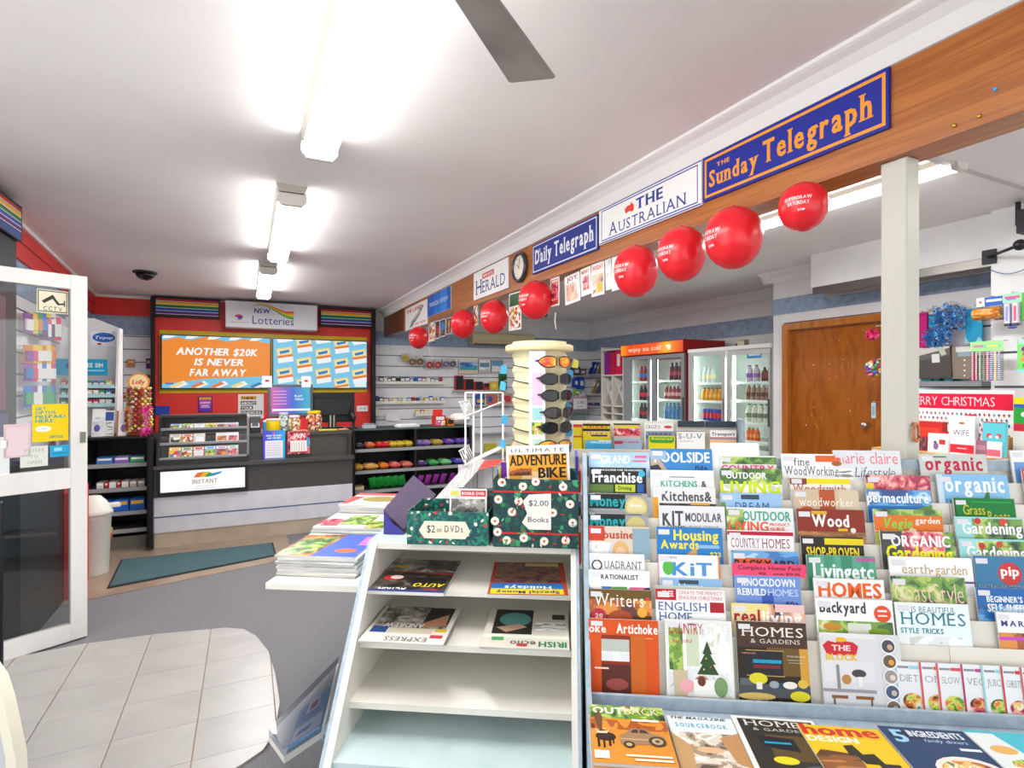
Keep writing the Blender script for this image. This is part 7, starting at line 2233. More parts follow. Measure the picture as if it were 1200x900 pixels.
for k, (xl, xr, yt, yb, n, th, its, desc, cnt) in enumerate(DK):
    T = th / cnt
    for j in range(cnt):
        zt = HD + .001 + (j + 1) * T
        A, B = hitD(xl, yt, zt if j == cnt - 1 else HD + .001 + th), hitD(xr, yt, HD + .001 + th)
        W = (B - A).length
        H = .255 if k else A.y - hitD(xl, yb, HD + .001 + th).y
        rr = random.Random(k * 10 + j)
        jx, jy = (0, 0) if j == cnt - 1 else (rr.uniform(-.004, .004), rr.uniform(-.006, .003))
        wd_ = its[0]
        mag('magazine', W2(A.x + jx, A.y - H + jy, zt), DA + R((0, -1, -1.5, -1.5, -1.5, -1.5)[k]), PI / 2, W * .985, H, T - .0008, [('r', 0, 0, 1, 1, its[0])] + (its[1:] if j == cnt - 1 else []),
            desc if j == cnt - 1 else f'{ORD[j]} copy from the bottom below the {desc.split(" cover")[0].split(" sourcebook")[0]} one', group='magazines lying on the rack deck')

# ---- coloured spines between the stand and the rack
for k, (px, yt, yb, c_, l_) in enumerate(((676.5, 535, 600, '3a4a9a', 'narrow blue magazine edge'), (679.5, 552, 610, 'd84a3a', 'narrow red magazine edge'), (678, 600, 650, 'd8c83a', 'narrow yellow magazine edge'), (681, 580, 640, 'e0dede', 'narrow white magazine edge'))):
    a = atD(px, yt, 2.06 + .02 * k)
    MB().box(-.006, .004, 0, .2, .78, a.z, C(c_)).box(-.0062, .0042, -.0006, 0, .9, a.z - .08, mat_of('multi')).build('magazine', None, W2(a.x, 2.06 + .02 * k, 0), DA, label=f'{l_} in the gap beside the floral box', cat='magazine', group='magazine edges in the gap beside the rack')
MB().box(atD(674, 600, 2.1).x, atD(684, 600, 2.1).x, 2.03, 2.32, 0, .779, M_step).build('gap_shelf', None, W2(0, 0), DA, label='narrow cream shelf in the gap between stand and rack', cat='shelf')

# ================================================================== SECOND RACK of motoring magazines further in
d2 = 3.55
r2 = empty('magazine_rack', W2(0, 0), DA, 'further cream rack of motoring magazines in front of the fridges', 'rack')
sa, sb = atD(668, 500, d2).x, atD(866, 500, d2).x
zr = atD(825, 494.5, d2).z
MB().box(sa, sb, d2 + .05, d2 + .07, 0, zr, M_step).build('back_board', r2)
for p0, p1 in ((796, 827), (829, 864)):
    MB().box(atD(p0, 500, d2).x, atD(p1, 500, d2).x, d2 + .03, d2 + .049, zr - .035, zr + .004, C('33404e')).build('top_rail', r2)
MB().box(sb, sb + .02, d2 - .05, d2 + .07, 0, zr + .02, M_steel).build('end_panel', r2)
for k, y in enumerate((527, 545)):
    z = atD(780, y, d2 - .08).z
    MB().box(sa, sb, d2 - .1, d2 - .09, z - .05, z, M_step).box(sa, sb, d2 - .09, d2 + .05, z - .06, z - .05, M_step).build('step_board', r2)
zb2 = atD(780, 527, d2 - .08).z - .049
M2 = [
 (672, 682, 497, .03, ['d8c420', ('r', 0, .0, 1, .1, 'c83a34')], 'narrow yellow magazine at the near edge'), (672, 682, 509, .0, ['d8c420', ('r', 0, .06, 1, .14, 'b8443a')], 'lower narrow yellow magazine at the near edge'),
 (683, 715, 496, .035, ['d8c820', ('r', 0, .01, 1, .08, '2a2622'), t_('TRUCKS', .1, .15, .8, .08, 'c8302a', 'b'), ('r', 0, .17, 1, .3, '2a2622')], 'yellow truck magazine, upper of two'),
 (683, 715, 505, .015, ['e0d020', ('r', .1, .05, .9, .11, 'e8e4e0'), t_('TRUCKS', .1, .12, .8, .07, 'c8302a', 'b'), ('r', .3, .15, .9, .22, '2a3a5a')], 'yellow truck magazine, lower of two'),
 (686, 717, 515.5, -.01, ['5ab0dc', ('r', .5, 0, 1, .08, 'c8e4f2'), t_('TRUCKIN', .18, .2, .76, .12, 'f2f6f8', 'b'), ('r', 0, .24, 1, .6, '3aa0d4')], 'sky blue truck magazine with white title'),
 (719, 750, 496, .03, ['c8c0bc', ('r', 0, .0, 1, .05, '3a3234'), ('r', .05, .06, .95, .14, 'e0cc20'), ('r', 0, .16, 1, .4, 'berry'), t_('V8', .2, .3, .4, .14, 'c82430', 'b')], 'red and yellow racing magazine'),
 (720, 752, 514.5, .0, ['9ab4d0', ('r', 0, .1, .3, .3, 'b8343a'), t_('CRUISER', .12, .22, .8, .1, 'c8343c', 'b')], 'blue and red four wheel drive magazine'),
 (755, 789, 495.5, .03, ['f0f0f0', t_('CRUZO', .05, .17, .5, .1, '4a4a4c', 's'), ('e', .82, .12, .14, 'c8403a', .05)], 'white cruising magazine with a red car'),
 (757, 790, 505, .015, ['8a98b0', t_('FERRIES', .1, .16, .8, .09, '3a4460', 'b'), ('r', 0, .18, 1, .3, '5a6470')], 'blue-grey transport magazine'),
 (760, 791, 510.5, .0, ['e0d418', ('r', .04, .06, .96, .3, '3a9a3a'), t_('Restored', .1, .2, .8, .12, 'e8e030', 'bi'), ('r', .1, .3, .9, .36, '4aa03a')], 'green and yellow restorer magazine'),
 (793, 826, 505, .015, ['eef0f2', ('r', 0, 0, 1, .02, '3a3a40'), t_('S-U-V', .06, .3, .86, .2, '5a5c60', 's'), t_('Luxury', .1, .42, .5, .06, '8a5aa8', 'i')], 'white magazine with thin spaced capitals'),
 (832, 863, 504, .01, ['f0f0f0', t_('Transport', .06, .2, .88, .12, '5a4a5a', 'b'), ('r', 0, .26, 1, .29, 'c8503a'), ('r', 0, .3, 1, .34, '3a6ab0'), ('r', 0, .34, 1, .5, 'e8b88a')], 'white transport magazine with orange band'),
]
for k, (xl, xr, yt, dy, its, desc) in enumerate(M2):
    A, B = atD(xl, yt, d2 + dy), atD(xr, yt, d2 + dy)
    H = A.z - zb2 - .001
    mag('magazine', W2(A.x, d2 + dy - .0, zb2), DA, 0, B.x - A.x, H, .006, [('r', 0, 0, 1, 1, its[0])] + its[1:], desc + ' in the further rack', group='motoring magazines in the further rack')

# ================================================================== GOODS ON THE WALL beyond the post
def xbox(name, px0, yt, px1, yb, X, base, label, cat, items=None, th=.02, group=None, roll=0, taper=0, hook=True, wall=None):
    """flat-faced thing facing -X: pixel corners on the plane X"""
    a, b = atX(px0, yt, X), atX(px1, yt, X)
    zb_ = atX(px0, yb, X).z
    W, H = a.y - b.y, a.z - zb_
    m = MB()
    if taper:
        m.prism([(0, 0), (W, 0), (W * (1 - taper), H), (W * taper, H)], 0, th, base if not isinstance(base, str) else C(base), 'y')
    else:
        m.box(0, W, 0, th, 0, H, base if not isinstance(base, str) else C(base))
    o = m.build(name, None, (X, a.y, zb_), (0, roll, -PI / 2), label=label, cat=cat, group=group)
    if items:
        m = MB(); paint(m, W, H, items); m.build('print', o)
    if hook:
        wx = wall if wall else (XN - .022 if px0 > 1157 else XD - .022)
        MB().tube([(W / 2, .0, H + .008), (W / 2, wx - X - .002, H + .012)], .003, CHROME, 4).box(W / 2 - .004, W / 2 + .004, .002, .006, H - .01, H + .014, CHROME).build('hook', o)
    return o, W, H


XH = XD - .12
XH2 = XN - .14
GH = 'party goods hanging on the slat wall beyond the post'
M_tin = noisy('blue_tinsel', [(.3, '1656a0'), (.5, '2a8ad8'), (.7, '9ad4f4')], 90, 3, rough=.3, metal=.25)
xbox('gift_bag', 1074, 367, 1086, 408, XH, 'c81a7a', 'bright pink gift bag beside the post', 'bag', [('r', .1, .05, .9, .1, 'a81468')], .03, GH)
xbox('gift_bag', 1088, 369, 1096, 384, XH + .03, '2ab0d8', 'small cyan bag behind the blue tinsel', 'bag', [('r', .2, .2, .8, .8, '1a98c8')], .02, GH)
xbox('gift_bag', 1131, 360, 1151, 402, XH, '28a8d4', 'flat cyan tissue pack between tinsel and cellophane roll', 'bag', [('r', .0, .0, 1, .06, 'c8c8c4'), ('p', [(.0, 1), (.0, .8), (.15, .95), (.3, 1)], 'a8dcec'), ('p', [(.6, 1), (.8, .84), (1, .95), (1, 1)], 'a8dcec'), ('r', .3, .3, .34, .7, '1a98c8')], .012, GH)
o, W, H = xbox('gift_bag', 1077, 409, 1115, 444, XH - .1, '514c48', 'dark grey felt gift bag with a white label', 'bag', [('r', 0, .0, 1, .24, 'cfcac6'), ('p', [(.0, .24), (1, .06), (1, .3), (0, .4)], '6a645f'), ('r', .44, .22, .68, .5, 'dcdcdc'), ('p', [(.6, 0), (.8, 0), (.9, .25), (.75, .3)], 'b8c8b0')], .05, GH, R(-3))
xbox('gift_bag', 1115.5, 407, 1139, 444, XH - .08, '8f8272', 'tan gift bag with a row of white dots', 'bag', [('r', .2, .0, 1, .16, 'e2e0dc'), ('r', .3, .16, 1, .3, '9ab0c0')] + [('e', .64, .42 + k * .16, .05, 'ecebe8') for k in range(4)], .05, GH)


def tinsel(px, py, X, r, n, seed, label, sx=1):
    c = atX(px, py, X)
    rr = random.Random(seed)
    m = MB()
    for k in range(n):
        v = Vector((rr.gauss(0, 1), rr.gauss(0, 1), rr.gauss(0, 1))).normalized() * r * rr.uniform(.35, 1)
        v.y *= sx; v.x *= .5
        d_ = Vector((rr.uniform(-1, 1), rr.uniform(-1, 1), rr.uniform(-1, 1))).normalized() * .022
        e_ = d_.cross(Vector((rr.uniform(-1, 1), rr.uniform(-1, 1), rr.uniform(-1, 1)))).normalized() * .008
        m.add([tuple(v - d_), tuple(v + e_), tuple(v + d_), tuple(v - e_)], [(0, 1, 2, 3)], M_tin)
    o = m.build('tinsel_garland', None, tuple(c), label=label, cat='garland', group='blue tinsel garlands', kind='stuff')
    MB().tube([(0, 0, r * .8), (XD - .022 - c.x, 0, r)], .003, CHROME, 4).build('hook', o)


tinsel(1112, 374, XH - .06, .13, 340, 1, 'large bunch of blue tinsel garland hanging beside the cyan pack')
tinsel(1097, 397, XH - .08, .1, 240, 2, 'lower bunch of blue tinsel garland over the grey felt bag', 1.1)
for px0, yt, px1, yb, l_ in ((1105, 356, 1122, 371, 'clear wrapper of the large tinsel bunch'), (1087, 361, 1098, 370, 'grey header card above the cyan bag')):
    xbox('header_card', px0, yt, px1, yb, XH + .03, 'c8c4be', l_, 'card', [('r', .1, .2, .9, .5, 'a8a29a')], .006, GH)
# pack with orange cellophane roll
o, W, H = xbox('cellophane_pack', 1144.5, 350, 1176, 378, XH2, glass('pack_film', 'f4f0ec', .15), 'orange cellophane roll under a blue and white header card', 'pack', None, .004, GH)
m = MB(); paint(m, W, H, [('r', .0, .0, .3, .36, 'f0efee'), ('r', .3, .0, 1, .36, '2a62c0'), ('r', .36, .1, .95, .2, 'e8eef8'), ('e', .14, .18, .07, 'b88a7a')]); m.build('header_card', o)
m = MB(); m.X = Matrix.Translation((0, -.05, H * .3)) @ Matrix.Rotation(PI / 2, 4, 'Y')
m.lathe([(.012, .0), (H * .25, .01), (H * .22, W * .5), (H * .25, W * .97), (.012, W)], noisy('orange_film', [(.3, '8a3a10'), (.5, 'd8862a'), (.7, 'f0c88a')], 18, 3, (1, 1, 4), rough=.1), 14)
m.build('roll', o)
# blowers pack
o, W, H = xbox('blower_pack', 1175, 345, 1197.5, 383, XH2 - .02, glass('pack_film', 'f4f0ec', .15), 'party whistle pack under a mint header card', 'pack', None, .004, GH)
m = MB(); paint(m, W, H, [('r', .0, .0, 1, .28, '9ae0b8'), ('r', .1, .08, .9, .16, 'e05a8a'), ('r', .2, .16, .7, .2, '5a7ae0')]); m.build('header_card', o)
for k in range(2):
    x = W * (.2 + .42 * k)
    m = MB().box(x, x + W * .28, -.03, -.002, H * .08, H * .68, C('d0cce0')).box(x, x + W * .28, -.031, -.001, 0, H * .08, C('4a4450')).box(x + W * .08, x + W * .2, -.0315, -.03, H * .15, H * .6, C(['8a9ad8', 'd85a6a'][k]))
    m.build('whistle', o)
m = MB().ball((W * .6, -.02, -.01), .02, C('3a5ab8'), 8, 5, 1.4, 1, .4); m.build('whistle', o)
# striped straws
o, W, H = xbox('straw_pack', 1137, 401, 1176, 446, XH2 - .05, glass('pack_film', 'f4f0ec', .15), 'striped paper straws under a lime header card', 'pack', None, .004, GH, hook=False)
m = MB(); paint(m, W, H, [('r', .0, .0, 1, .25, '9ae08a'), ('r', .08, .08, .92, .17, '6ac8a0'), ('r', .1, .1, .4, .14, 'e05a8a'), ('r', .5, .1, .85, .15, 'e8e05a')]); m.build('header_card', o)
MB().tube([(W / 2, 0, H), (W * .75, XN - .022 - (XH2 - .05), H + .01)], .003, CHROME, 4).build('hook', o)
sc_ = [('d83a7a', 'f4f0f0'), ('d8487a', 'f4f0f0'), ('2a9a6a', 'f4f0f0'), ('2aa06a', 'e84a8a'), ('e04a8a', 'f0f0f0'), ('3a5ab8', 'f4f0f0'), ('e8b83a', 'f4f0f0'), ('3a6ac8', 'f0f0f0')]
for k, (c1, c2) in enumerate(sc_):
    x = W * (.1 + .8 * k / 7)
    m = MB()
    zt__ = H * .72
    for j in range(14):
        m.lathe([(.006, zt__ * j / 14), (.006, zt__ * (j + .6) / 14)], C(c1), 6, x, -.012, cap=False)
        m.lathe([(.006, zt__ * (j + .6) / 14), (.006, zt__ * (j + 1) / 14)], C(c2), 6, x, -.012, cap=False)
    m.build('straw', o)
xbox('party_pack', 1192, 398, 1204, 436, XH2 - .02, '7ad06a', 'green pack of coloured shapes at the picture edge', 'pack', [('r', .1, .0, 1, .15, 'a0e8c0'), ('e', .7, .3, .3, '6a2a8a'), ('e', .8, .45, .3, 'd8485a'), ('e', .6, .62, .3, 'f0923a'), ('e', .8, .8, .3, '3aa83a'), ('r', 0, .93, 1, 1, '8ad8f0')], .02, GH)
xbox('party_pack', 1196, 343, 1210, 376, XH2 - .02, '5ab04a', 'dark green pack above the coloured shapes', 'pack', [('e', .6, .5, .3, '2a6a3a')], .02, GH)
# pink pompom and bright flower bunch by the post
for px, py, r_, cols_, l_ in ((1022, 392, .042, ['e0387a', 'f06a9a', 'd02a5a'], 'pink pompom hanging beside the wooden door and post'), (1023, 432, .05, ['e8b82a', '3a7ad0', 'd83a4a', '8a3aa0', 'f4f0ee', '3aa85a'], 'bunch of bright coloured fabric flowers beside the post')):
    c = atX(px, py, 4.83)
    rr = random.Random(px)
    m = MB()
    for k in range(46 if r_ < .045 else 60):
        v = Vector((rr.gauss(0, 1), rr.gauss(0, 1), rr.gauss(0, 1.0 if r_ < .045 else 1.5))).normalized() * r_
        v.z *= 1.3 if r_ > .045 else 1
        m.ball(tuple(v), .014, C(rr.choice(cols_), .6), 5, 4)
    o = m.build('pompom' if r_ < .045 else 'fabric_flowers', None, tuple(c), label=l_, cat='decoration', kind='stuff')
    MB().tube([(0, 0, r_), (.0, -.04, r_ + .03), (XD - .022 - c.x, -.22, r_ + .03)], .003, CHROME, 4).build('hook', o)
xbox('blue_ribbon', 1021, 472, 1026, 490, 4.83, 'b8d0dc', 'pale blue ribbon hanging below the fabric flowers', 'ribbon', [('r', .2, .2, .8, .8, '8ab0c8')], .006, wall=XD)
xbox('party_pack', 1073.5, 428, 1077, 444, XH - .02, '6a3a9a', 'thin purple pack squeezed beside the grey felt bag', 'pack', None, .02, GH)

# shelf and lower goods
a, b = atX(1075, 447, XD - .22), atX(1152, 447, XD - .22)
MB().box(-.22, 0, -(a.y - b.y), 0, -.04, 0, C('8e9096')).build('wall_shelf', None, (XD - .022, a.y, a.z), label='grey shelf beneath the hanging gift bags', cat='shelf')
tz_ = a.z
for k, px in enumerate((1092, 1104, 1113)):
    p = atX(px, 447, XD - .12)
    MB().box(-.05, .05, -.06, .06, .0, .022, C(['1f8a98', '2a9aa0', '1a7a8c'][k])).box(-.045, .045, -.062, .062, .005, .016, C('5ab8c0')).build('gift_box', None, (XD - .12, p.y, tz_ + .0005), R(90), label=f'flat teal box, {ORD[k]} on the grey shelf under the gift bags', cat='box')

# bracket arms high on the near wall
m = MB()
c = atX(1195, 287, XN - .3); e = atX(1158.5, 301, XN - .02)
bb = empty('swivel_arm', tuple(e), 0, 'black swivel arm with knob fixed high on the white wall', 'wall bracket')
m.tube([(0, 0, 0), tuple(c - e)], .011, C('26282c', .35), 8); m.build('arm', bb)
MB().ball(tuple(c - e), .035, C('1c1c20', .4), 12, 8).build('knob', bb)
MB().box(0, .02, -.04, .04, -.05, .05, C('26282c')).build('wall_plate', bb)
m = MB(); pts = []
for j in range(9):
    t0 = j / 8
    q = atX(1158 + 44 * t0, 315 + 6 * math.sin(PI * t0), XN - .03)
    pts.append(tuple(q - e))
m.tube(pts, .003, C('4a6a9a', .4), 5); m.build('cable', bb)
q = atX(1194, 237, XN - .1); q2 = atX(1197, 264, XN - .1)
t = empty('monitor_bracket', (XN, q.y, q2.z), 0, 'black rail bracket at the top of the white wall', 'wall bracket')
MB().box(-.12, -.0, -.01, .01, 0, .012, C('1c1c20')).box(-.12, -.1, -.012, .012, .0, q.z - q2.z, C('1c1c20')).build('rail', t)
q = atX(1199, 255, XN - .1)
t2 = MB().box(-.16, -.06, -.12, -.01, -.06, .09, C('2e2e34')).build('hanging_box', t)

# ================================================================== CHRISTMAS CARD DISPLAY
XK = 4.15
a0, a1 = atX(1074, 461, XK), atX(1187.5, 453.5, XK)
zt_ = (a0.z + a1.z) / 2
zb_ = min(atX(1187, 502, XK).z, atX(1075, 500, XK).z) - .05
W = a0.y - a1.y + .12
xk = empty('card_display', (XK, a0.y + .12, 0), -PI / 2, 'Christmas card display with red greeting band and patterned backing', 'display')
mW = W
zbase = zb_ - .12
MB().box(0, mW, 0, .012, zbase, zt_, C('f2f0ee')).build('backing', xk)
m = MB()
Hh = zt_ - zb_
red0, red1 = .12, .42
its = [('r', 0, .07, 1, .40, 'd8143c'), t_('MERRY CHRISTMAS', .12, .33, .74, .19, 'f6dce0', 'l')]
for k in range(26):
    for j in range(5):
        u, v = .02 + k * .038 + (j % 2) * .019, .5 + j * .105
        if u < .98:
            its.append(('p', [(u, v - .035), (u + .010, v), (u, v + .045), (u - .010, v)], ['c8304a', '3a5a8c', '5a9ab0', '8a4a6a'][(k * 3 + j) % 4]))
for k in range(34): its.append(('e', .015 + k * .029, .01, .012, 'f2f0ee', .012))
paint(m, mW, Hh, its, dy=-.00002)
m.v = [(x, y, z + zb_) for x, y, z in m.v]
m.build('printed_backing', xk)
KW = noisy('pale_timber', [(.3, 'c09050'), (.7, 'd8ac6c')], 4, 5, (1, 8, 8), rough=.5)
zsh = atX(1130, 531, XK - .12).z
MB().box(0, mW, -.3, 0, zsh - .012, zsh, KW).build('shelf', xk)
MB().box(mW - .03, mW - .0, -.1, -.001, zsh, zsh + .11, KW).build('timber_block', xk)
MB().box(.0, mW, -.3, .012, 0, zsh - .013, C('e6e2da')).build('base_cabinet', xk)
XX = XK - .17
CD = [
 (1073, 1104, 494, 507, 'c82a2a', .14, [('r', .1, .2, .9, .9, 'd8402e'), ('p', [(.45, .7), (.55, .3), (.62, .7)], '8a1c1c')], 'red boxed card pack at the post side', 0),
 (1111, 1141, 487, 520, 'e4e4ea', .05, [('r', .08, .06, .92, .94, 'eaeaf0'), t_('WIFE', .16, .52, .64, .14, '3a3a44', 's'), ('e', .5, .2, .12, 'a86a3a', .05), ('e', .42, .72, .08, '8a4a3a'), ], 'white wife card with a brown robin in front of a red envelope', 0),
 (1150.5, 1177, 494.5, 519, '5ac4d0', .03, [('r', .0, .0, 1, .03, 'c83040'), ('e', .3, .4, .13, 'd0405a'), ('e', .36, .43, .08, 'f0e0d4'), ('e', .72, .4, .13, 'd0405a'), ('e', .66, .43, .08, 'f0e0d4')], 'turquoise card with two pink and white birds', 0),
 (1087, 1111, 506.5, 525, 'f0f0f4', .02, [('r', .0, .0, 1, .06, 'd83a3a'), ('e', .4, .7, .13, '7a6a9a', .2), ('e', .36, .5, .07, '4a4450'), ('r', .55, .36, .85, .6, 'c8342c')], 'white card with a penguin and a red sign', .05),
 (1113, 1141, 513, 529, 'f0ecee', .02, [('r', 0, .4, 1, .9, 'd8283e'), ('r', .3, .6, .7, .65, 'f4e0e0')], 'low white and red boxed card', .07),
 (1074, 1086, 512, 527, '8a2444', .03, [('r', .1, .1, .9, .9, 'garnet')], 'small maroon patterned card pack', .05),
 (1141, 1156, 516, 525, '9a6a84', .02, [('r', .1, .3, .9, .6, 'b88aa0')], 'low mauve card pack', .05),
 (1156, 1172, 517.5, 526, 'f0e6ea', .02, [('r', 0, .5, 1, .9, 'd8687a')], 'low pink and white card pack', .07),
]
for k, (p0, p1, yt, yb, c_, th, its, l_, fo) in enumerate(CD):
    X = XX - fo
    a, b = atX(p0, yt, X), atX(p1, yt, X)
    W, H = a.y - b.y, atX((p0 + p1) / 2, yt, X).z - zsh - .0008
    o = MB().box(0, W, 0, min(th, .06), 0, H, C(c_)).build('greeting_card', None, (X, a.y, zsh + .0005), (-R(4 if th < .06 else 0), 0, -PI / 2), label=l_, cat='greeting card', group='greeting cards on the Christmas display')
    m = MB(); paint(m, W, H, its); m.build('print', o)
a, b = atX(1138, 486, XX + .05), atX(1147, 486, XX + .05)
o = MB().box(0, (a.y - b.y) * 1.4, 0, .02, 0, a.z - zsh, C('cc2434')).build('envelope', None, (XX + .05, a.y + .01, zsh + .0005), (0, R(-6), -PI / 2), label='red envelope leaning behind the white wife card', cat='envelope')
a, b = atX(1188, 468, XK - .05), atX(1206, 468, XK - .05)
o = MB().box(0, .12, 0, .04, 0, a.z - atX(1188, 505, XK - .05).z, C('2a9a3a')).build('toy_pack', None, (XK - .05, a.y, atX(1188, 505, XK - .05).z), -PI / 2, label='green, yellow and red toy pack at the side of the card display', cat='toy pack')
m = MB(); paint(m, .12, .2, [('r', 0, 0, 1, .2, 'e8d020'), ('r', 0, .2, 1, .3, '2a5ab8'), ('r', 0, .78, 1, 1, 'c8283a'), ('e', .4, .5, .12, 'f0f0e8')]); m.build('print', o)
MB().box(0, .3, .0, .28, 0, atX(1188, 505, XK - .05).z, C('dedbd4')).build('toy_plinth', None, (XK - .06, a.y - .0, 0), -PI / 2, label='white plinth beside the card display', cat='plinth')

# ================================================================== GLASS DOOR standing open
A, B = atH(101, 746, 0), atH(3, 776, 0)
ux = (B - A).normalized()
ang = math.atan2(ux.y, ux.x)
gd = empty('door_2', (A.x, A.y, 0), ang, kind='structure')
nrm = Vector((-ux.y, ux.x, 0))


def onleaf(px, py):
    p = hit(px, py, A, nrm)
    return (p - A).dot(ux), p.z


M_al = noisy('white_aluminium', [(.3, 'dcdad6'), (.7, 'e8e6e2')], 5, 3, (1, 1, .3), rough=.35, rand=False)
s0 = onleaf(81.5, 600)[0]
L = .9
z_t = onleaf(98, 324.5)[1]; z_t0 = onleaf(82, 339)[1]
r1, r0 = onleaf(90, 547.5)[1], onleaf(90, 570.5)[1]
b1 = onleaf(86, 729)[1]
MB().box(0, s0, -.022, .022, 0.01, z_t, M_al).build('stile', gd, bev=.003)
MB().box(L, L + s0, -.022, .022, 0.01, z_t, M_al).build('stile', gd, bev=.003)
MB().box(s0, L, -.02, .02, z_t0, z_t - .002, M_al).build('top_rail', gd)
MB().box(s0, L, -.024, .024, r0, r1, M_al).build('middle_rail', gd, bev=.003)
MB().box(s0, L, -.02, .02, .01, b1, M_al).build('bottom_rail', gd)
G1_ = glass('door_glass', 'e6ecec', .10)
MB().quad((s0, 0, r1), (L, 0, r1), (L, 0, z_t0), (s0, 0, z_t0), G1_).build('upper_pane', gd)
MB().quad((s0, 0, b1), (L, 0, b1), (L, 0, r0), (s0, 0, r0), glass('door_glass_low', 'c4cccc', .10)).build('lower_pane', gd)
u, v = onleaf(95, 512)
sgn = 1 if nrm.dot(-A) > 0 else -1            # side of the leaf that faces the camera
MB().box(u - .012, u + .012, sgn * .022, sgn * .034, v - .03, v + .03, C('8a8884', .3, .6)).build('lock', gd)


def sticker(px0, yt, px1, yb, base, items, nm, lab):
    """stuck on the pane; reads from the camera side"""
    (x1, z1), (x0, z0) = onleaf(px0, yt), onleaf(px1, yb)
    zt__ = onleaf((px0 + px1) / 2, yt)[1]; zb__ = onleaf((px0 + px1) / 2, yb)[1]
    W, H = x1 - x0, zt__ - zb__
    m = MB(); paint(m, W, H, [('r', 0, 0, 1, 1, base)] + items, y=-.0015)
    m.box(0, W, -.001, 0, 0, H, C(base))
    # local x of the leaf runs away from the reader's right, so turn the print about
    X = Matrix.Translation((x1, sgn * .001, zb__)) @ Matrix.Rotation(PI, 4, 'Z')
    m.v = [tuple(X @ Vector(p)) for p in m.v]
    m.build(nm, gd, label=lab)


sticker(43, 340, 79.5, 367, 'e2dcc0', [('r', .03, .04, .97, .08, '3a3a30'), ('r', .03, .92, .97, .96, '3a3a30'), ('r', .03, .04, .06, .96, '3a3a30'), ('r', .94, .04, .97, .96, '3a3a30'),
        ('p', [(.15, .5), (.5, .2), (.58, .32), (.22, .6)], '33332c'), ('p', [(.48, .36), (.56, .32), (.72, .56), (.88, .52), (.88, .6), (.66, .64)], '33332c'), ('r', .86, .42, .9, .68, '33332c'), t_('CCTV', .2, .9, .6, .18, '33332c', 'w')], 'cctv_sticker', 'cream camera warning sticker on the glass door')
sticker(37.5, 473.5, 80, 517, 'f0c808', [t_('GET', .08, .16, .3, .09, '1a9a9a', 'b'), t_('OPTUS', .08, .27, .56, .09, '1a9a9a', 'b'), t_('PREPAID', .08, .38, .84, .09, '1a9a9a', 'b'), t_('HERE', .08, .49, .5, .09, '1a9a9a', 'b'), ('e', .3, .66, .22, 'f4f2ea', .1), t_('hello', .16, .68, .28, .05, '6ab0b0'), t_('OPTUS', .45, .92, .4, .07, '1a8a8a', 'b')], 'prepaid_sticker', 'yellow prepaid sticker with teal lettering on the glass door')
sticker(23.5, 523, 56, 547, 'd6d9d0', [t_('PUSH', .14, .28, .7, .17, '9aa09a', 's'), t_('TO', .36, .56, .26, .14, '9aa09a', 's'), t_('OPEN', .24, .86, .54, .16, '9aa09a', 's')], 'push_sticker', 'pale sticker with faint grey capitals on the glass door')
sticker(58.5, 521.5, 81.5, 535, '2aa0cc', [('r', .2, .2, .6, .5, '8ad0e8'), ('r', .1, .65, .9, .75, '1a80ac')], 'blue_sticker', 'small bright blue sticker on the glass door')
sticker(4, 497, 36, 536, 'd8bcc0', [('r', .1, .1, .9, .95, 'dcc8ca')], 'pink_paper', 'faded pink paper sheet behind the door glass')
sticker(-4, 512, 11, 556, 'dadedf', [('r', .3, .1, .9, .3, 'e8eaea')], 'white_paper', 'white paper sheet at the edge of the door glass')

# ================================================================== TALL BLACK STAND BEHIND THE DOOR
XQ = -1.33
e0 = atX(26, 300, XQ)
zt_ = atX(25, 242, XQ).z
tcab = empty('lottery_cabinet', (XQ, e0.y, 0), PI / 2, 'tall black lottery cabinet with a rainbow striped header near the glass door', 'cabinet')   # local x runs away (+Y), so build to -x
Lc = .8
zt_ = min(zt_, CEIL - .015)
zh = atX(25, 283, XQ).z
MB().box(-Lc, 0, 0, .2, zh, zt_, C('17171a', .4)).build('header_box', tcab)
m = MB()
paint(m, Lc - .04, zt_ - zh - .02, [('r', 0, 0, 1, 1, '1c1c24'), ('r', 0, .8, 1, 1, '1f4a8c')] + [q for k, c_ in enumerate(STR) for q in (('r', 0, .06 + k * .145, 1, .165 + k * .145, c_), ('r', 0, .165 + k * .145, 1, .19 + k * .145, 'e8e4e0'))])
m.v = [(x - Lc + .02, y, z + zh + .01) for x, y, z in m.v]
m.build('rainbow_header', tcab)
z_b = 1.02
MB().box(-Lc, 0, .03, .2, z_b, zh, C('1a1a1e', .5)).build('back_panel', tcab)
for k, (x0_, c1, z0_, z1_) in enumerate(((-.5, '7a2458', 1.3, 2.0), (-.78, '5a1c48', 1.25, 1.95), (-.46, '2a4a7a', 1.06, 1.28), (-.78, '244a80', 1.04, 1.22))):
    MB().box(x0_, x0_ + .3, .022, .03, z0_, z1_, noisy('dim_poster_' + c1, [(.3, c1), (.7, '3a2238')], 4, 3, rough=.4)).build('poster_panel', tcab)
MB().box(-Lc, 0.0, -.22, .2, 0, z_b, C('1b1b1d', .35)).build('base_cabinet', tcab)
MB().box(-Lc, 0.0, -.24, .2, z_b + .0005, z_b + .02, C('26262a', .3)).build('ledge', tcab)
e1, e2 = atX(70, 600, -1.12), atX(84, 600, -1.12)
zr1 = atX(78, 578, -1.1).z
MB().box(0, .4, -.27, .18, 0, min(zr1, .95), M_red).build('red_side_unit', tcab)

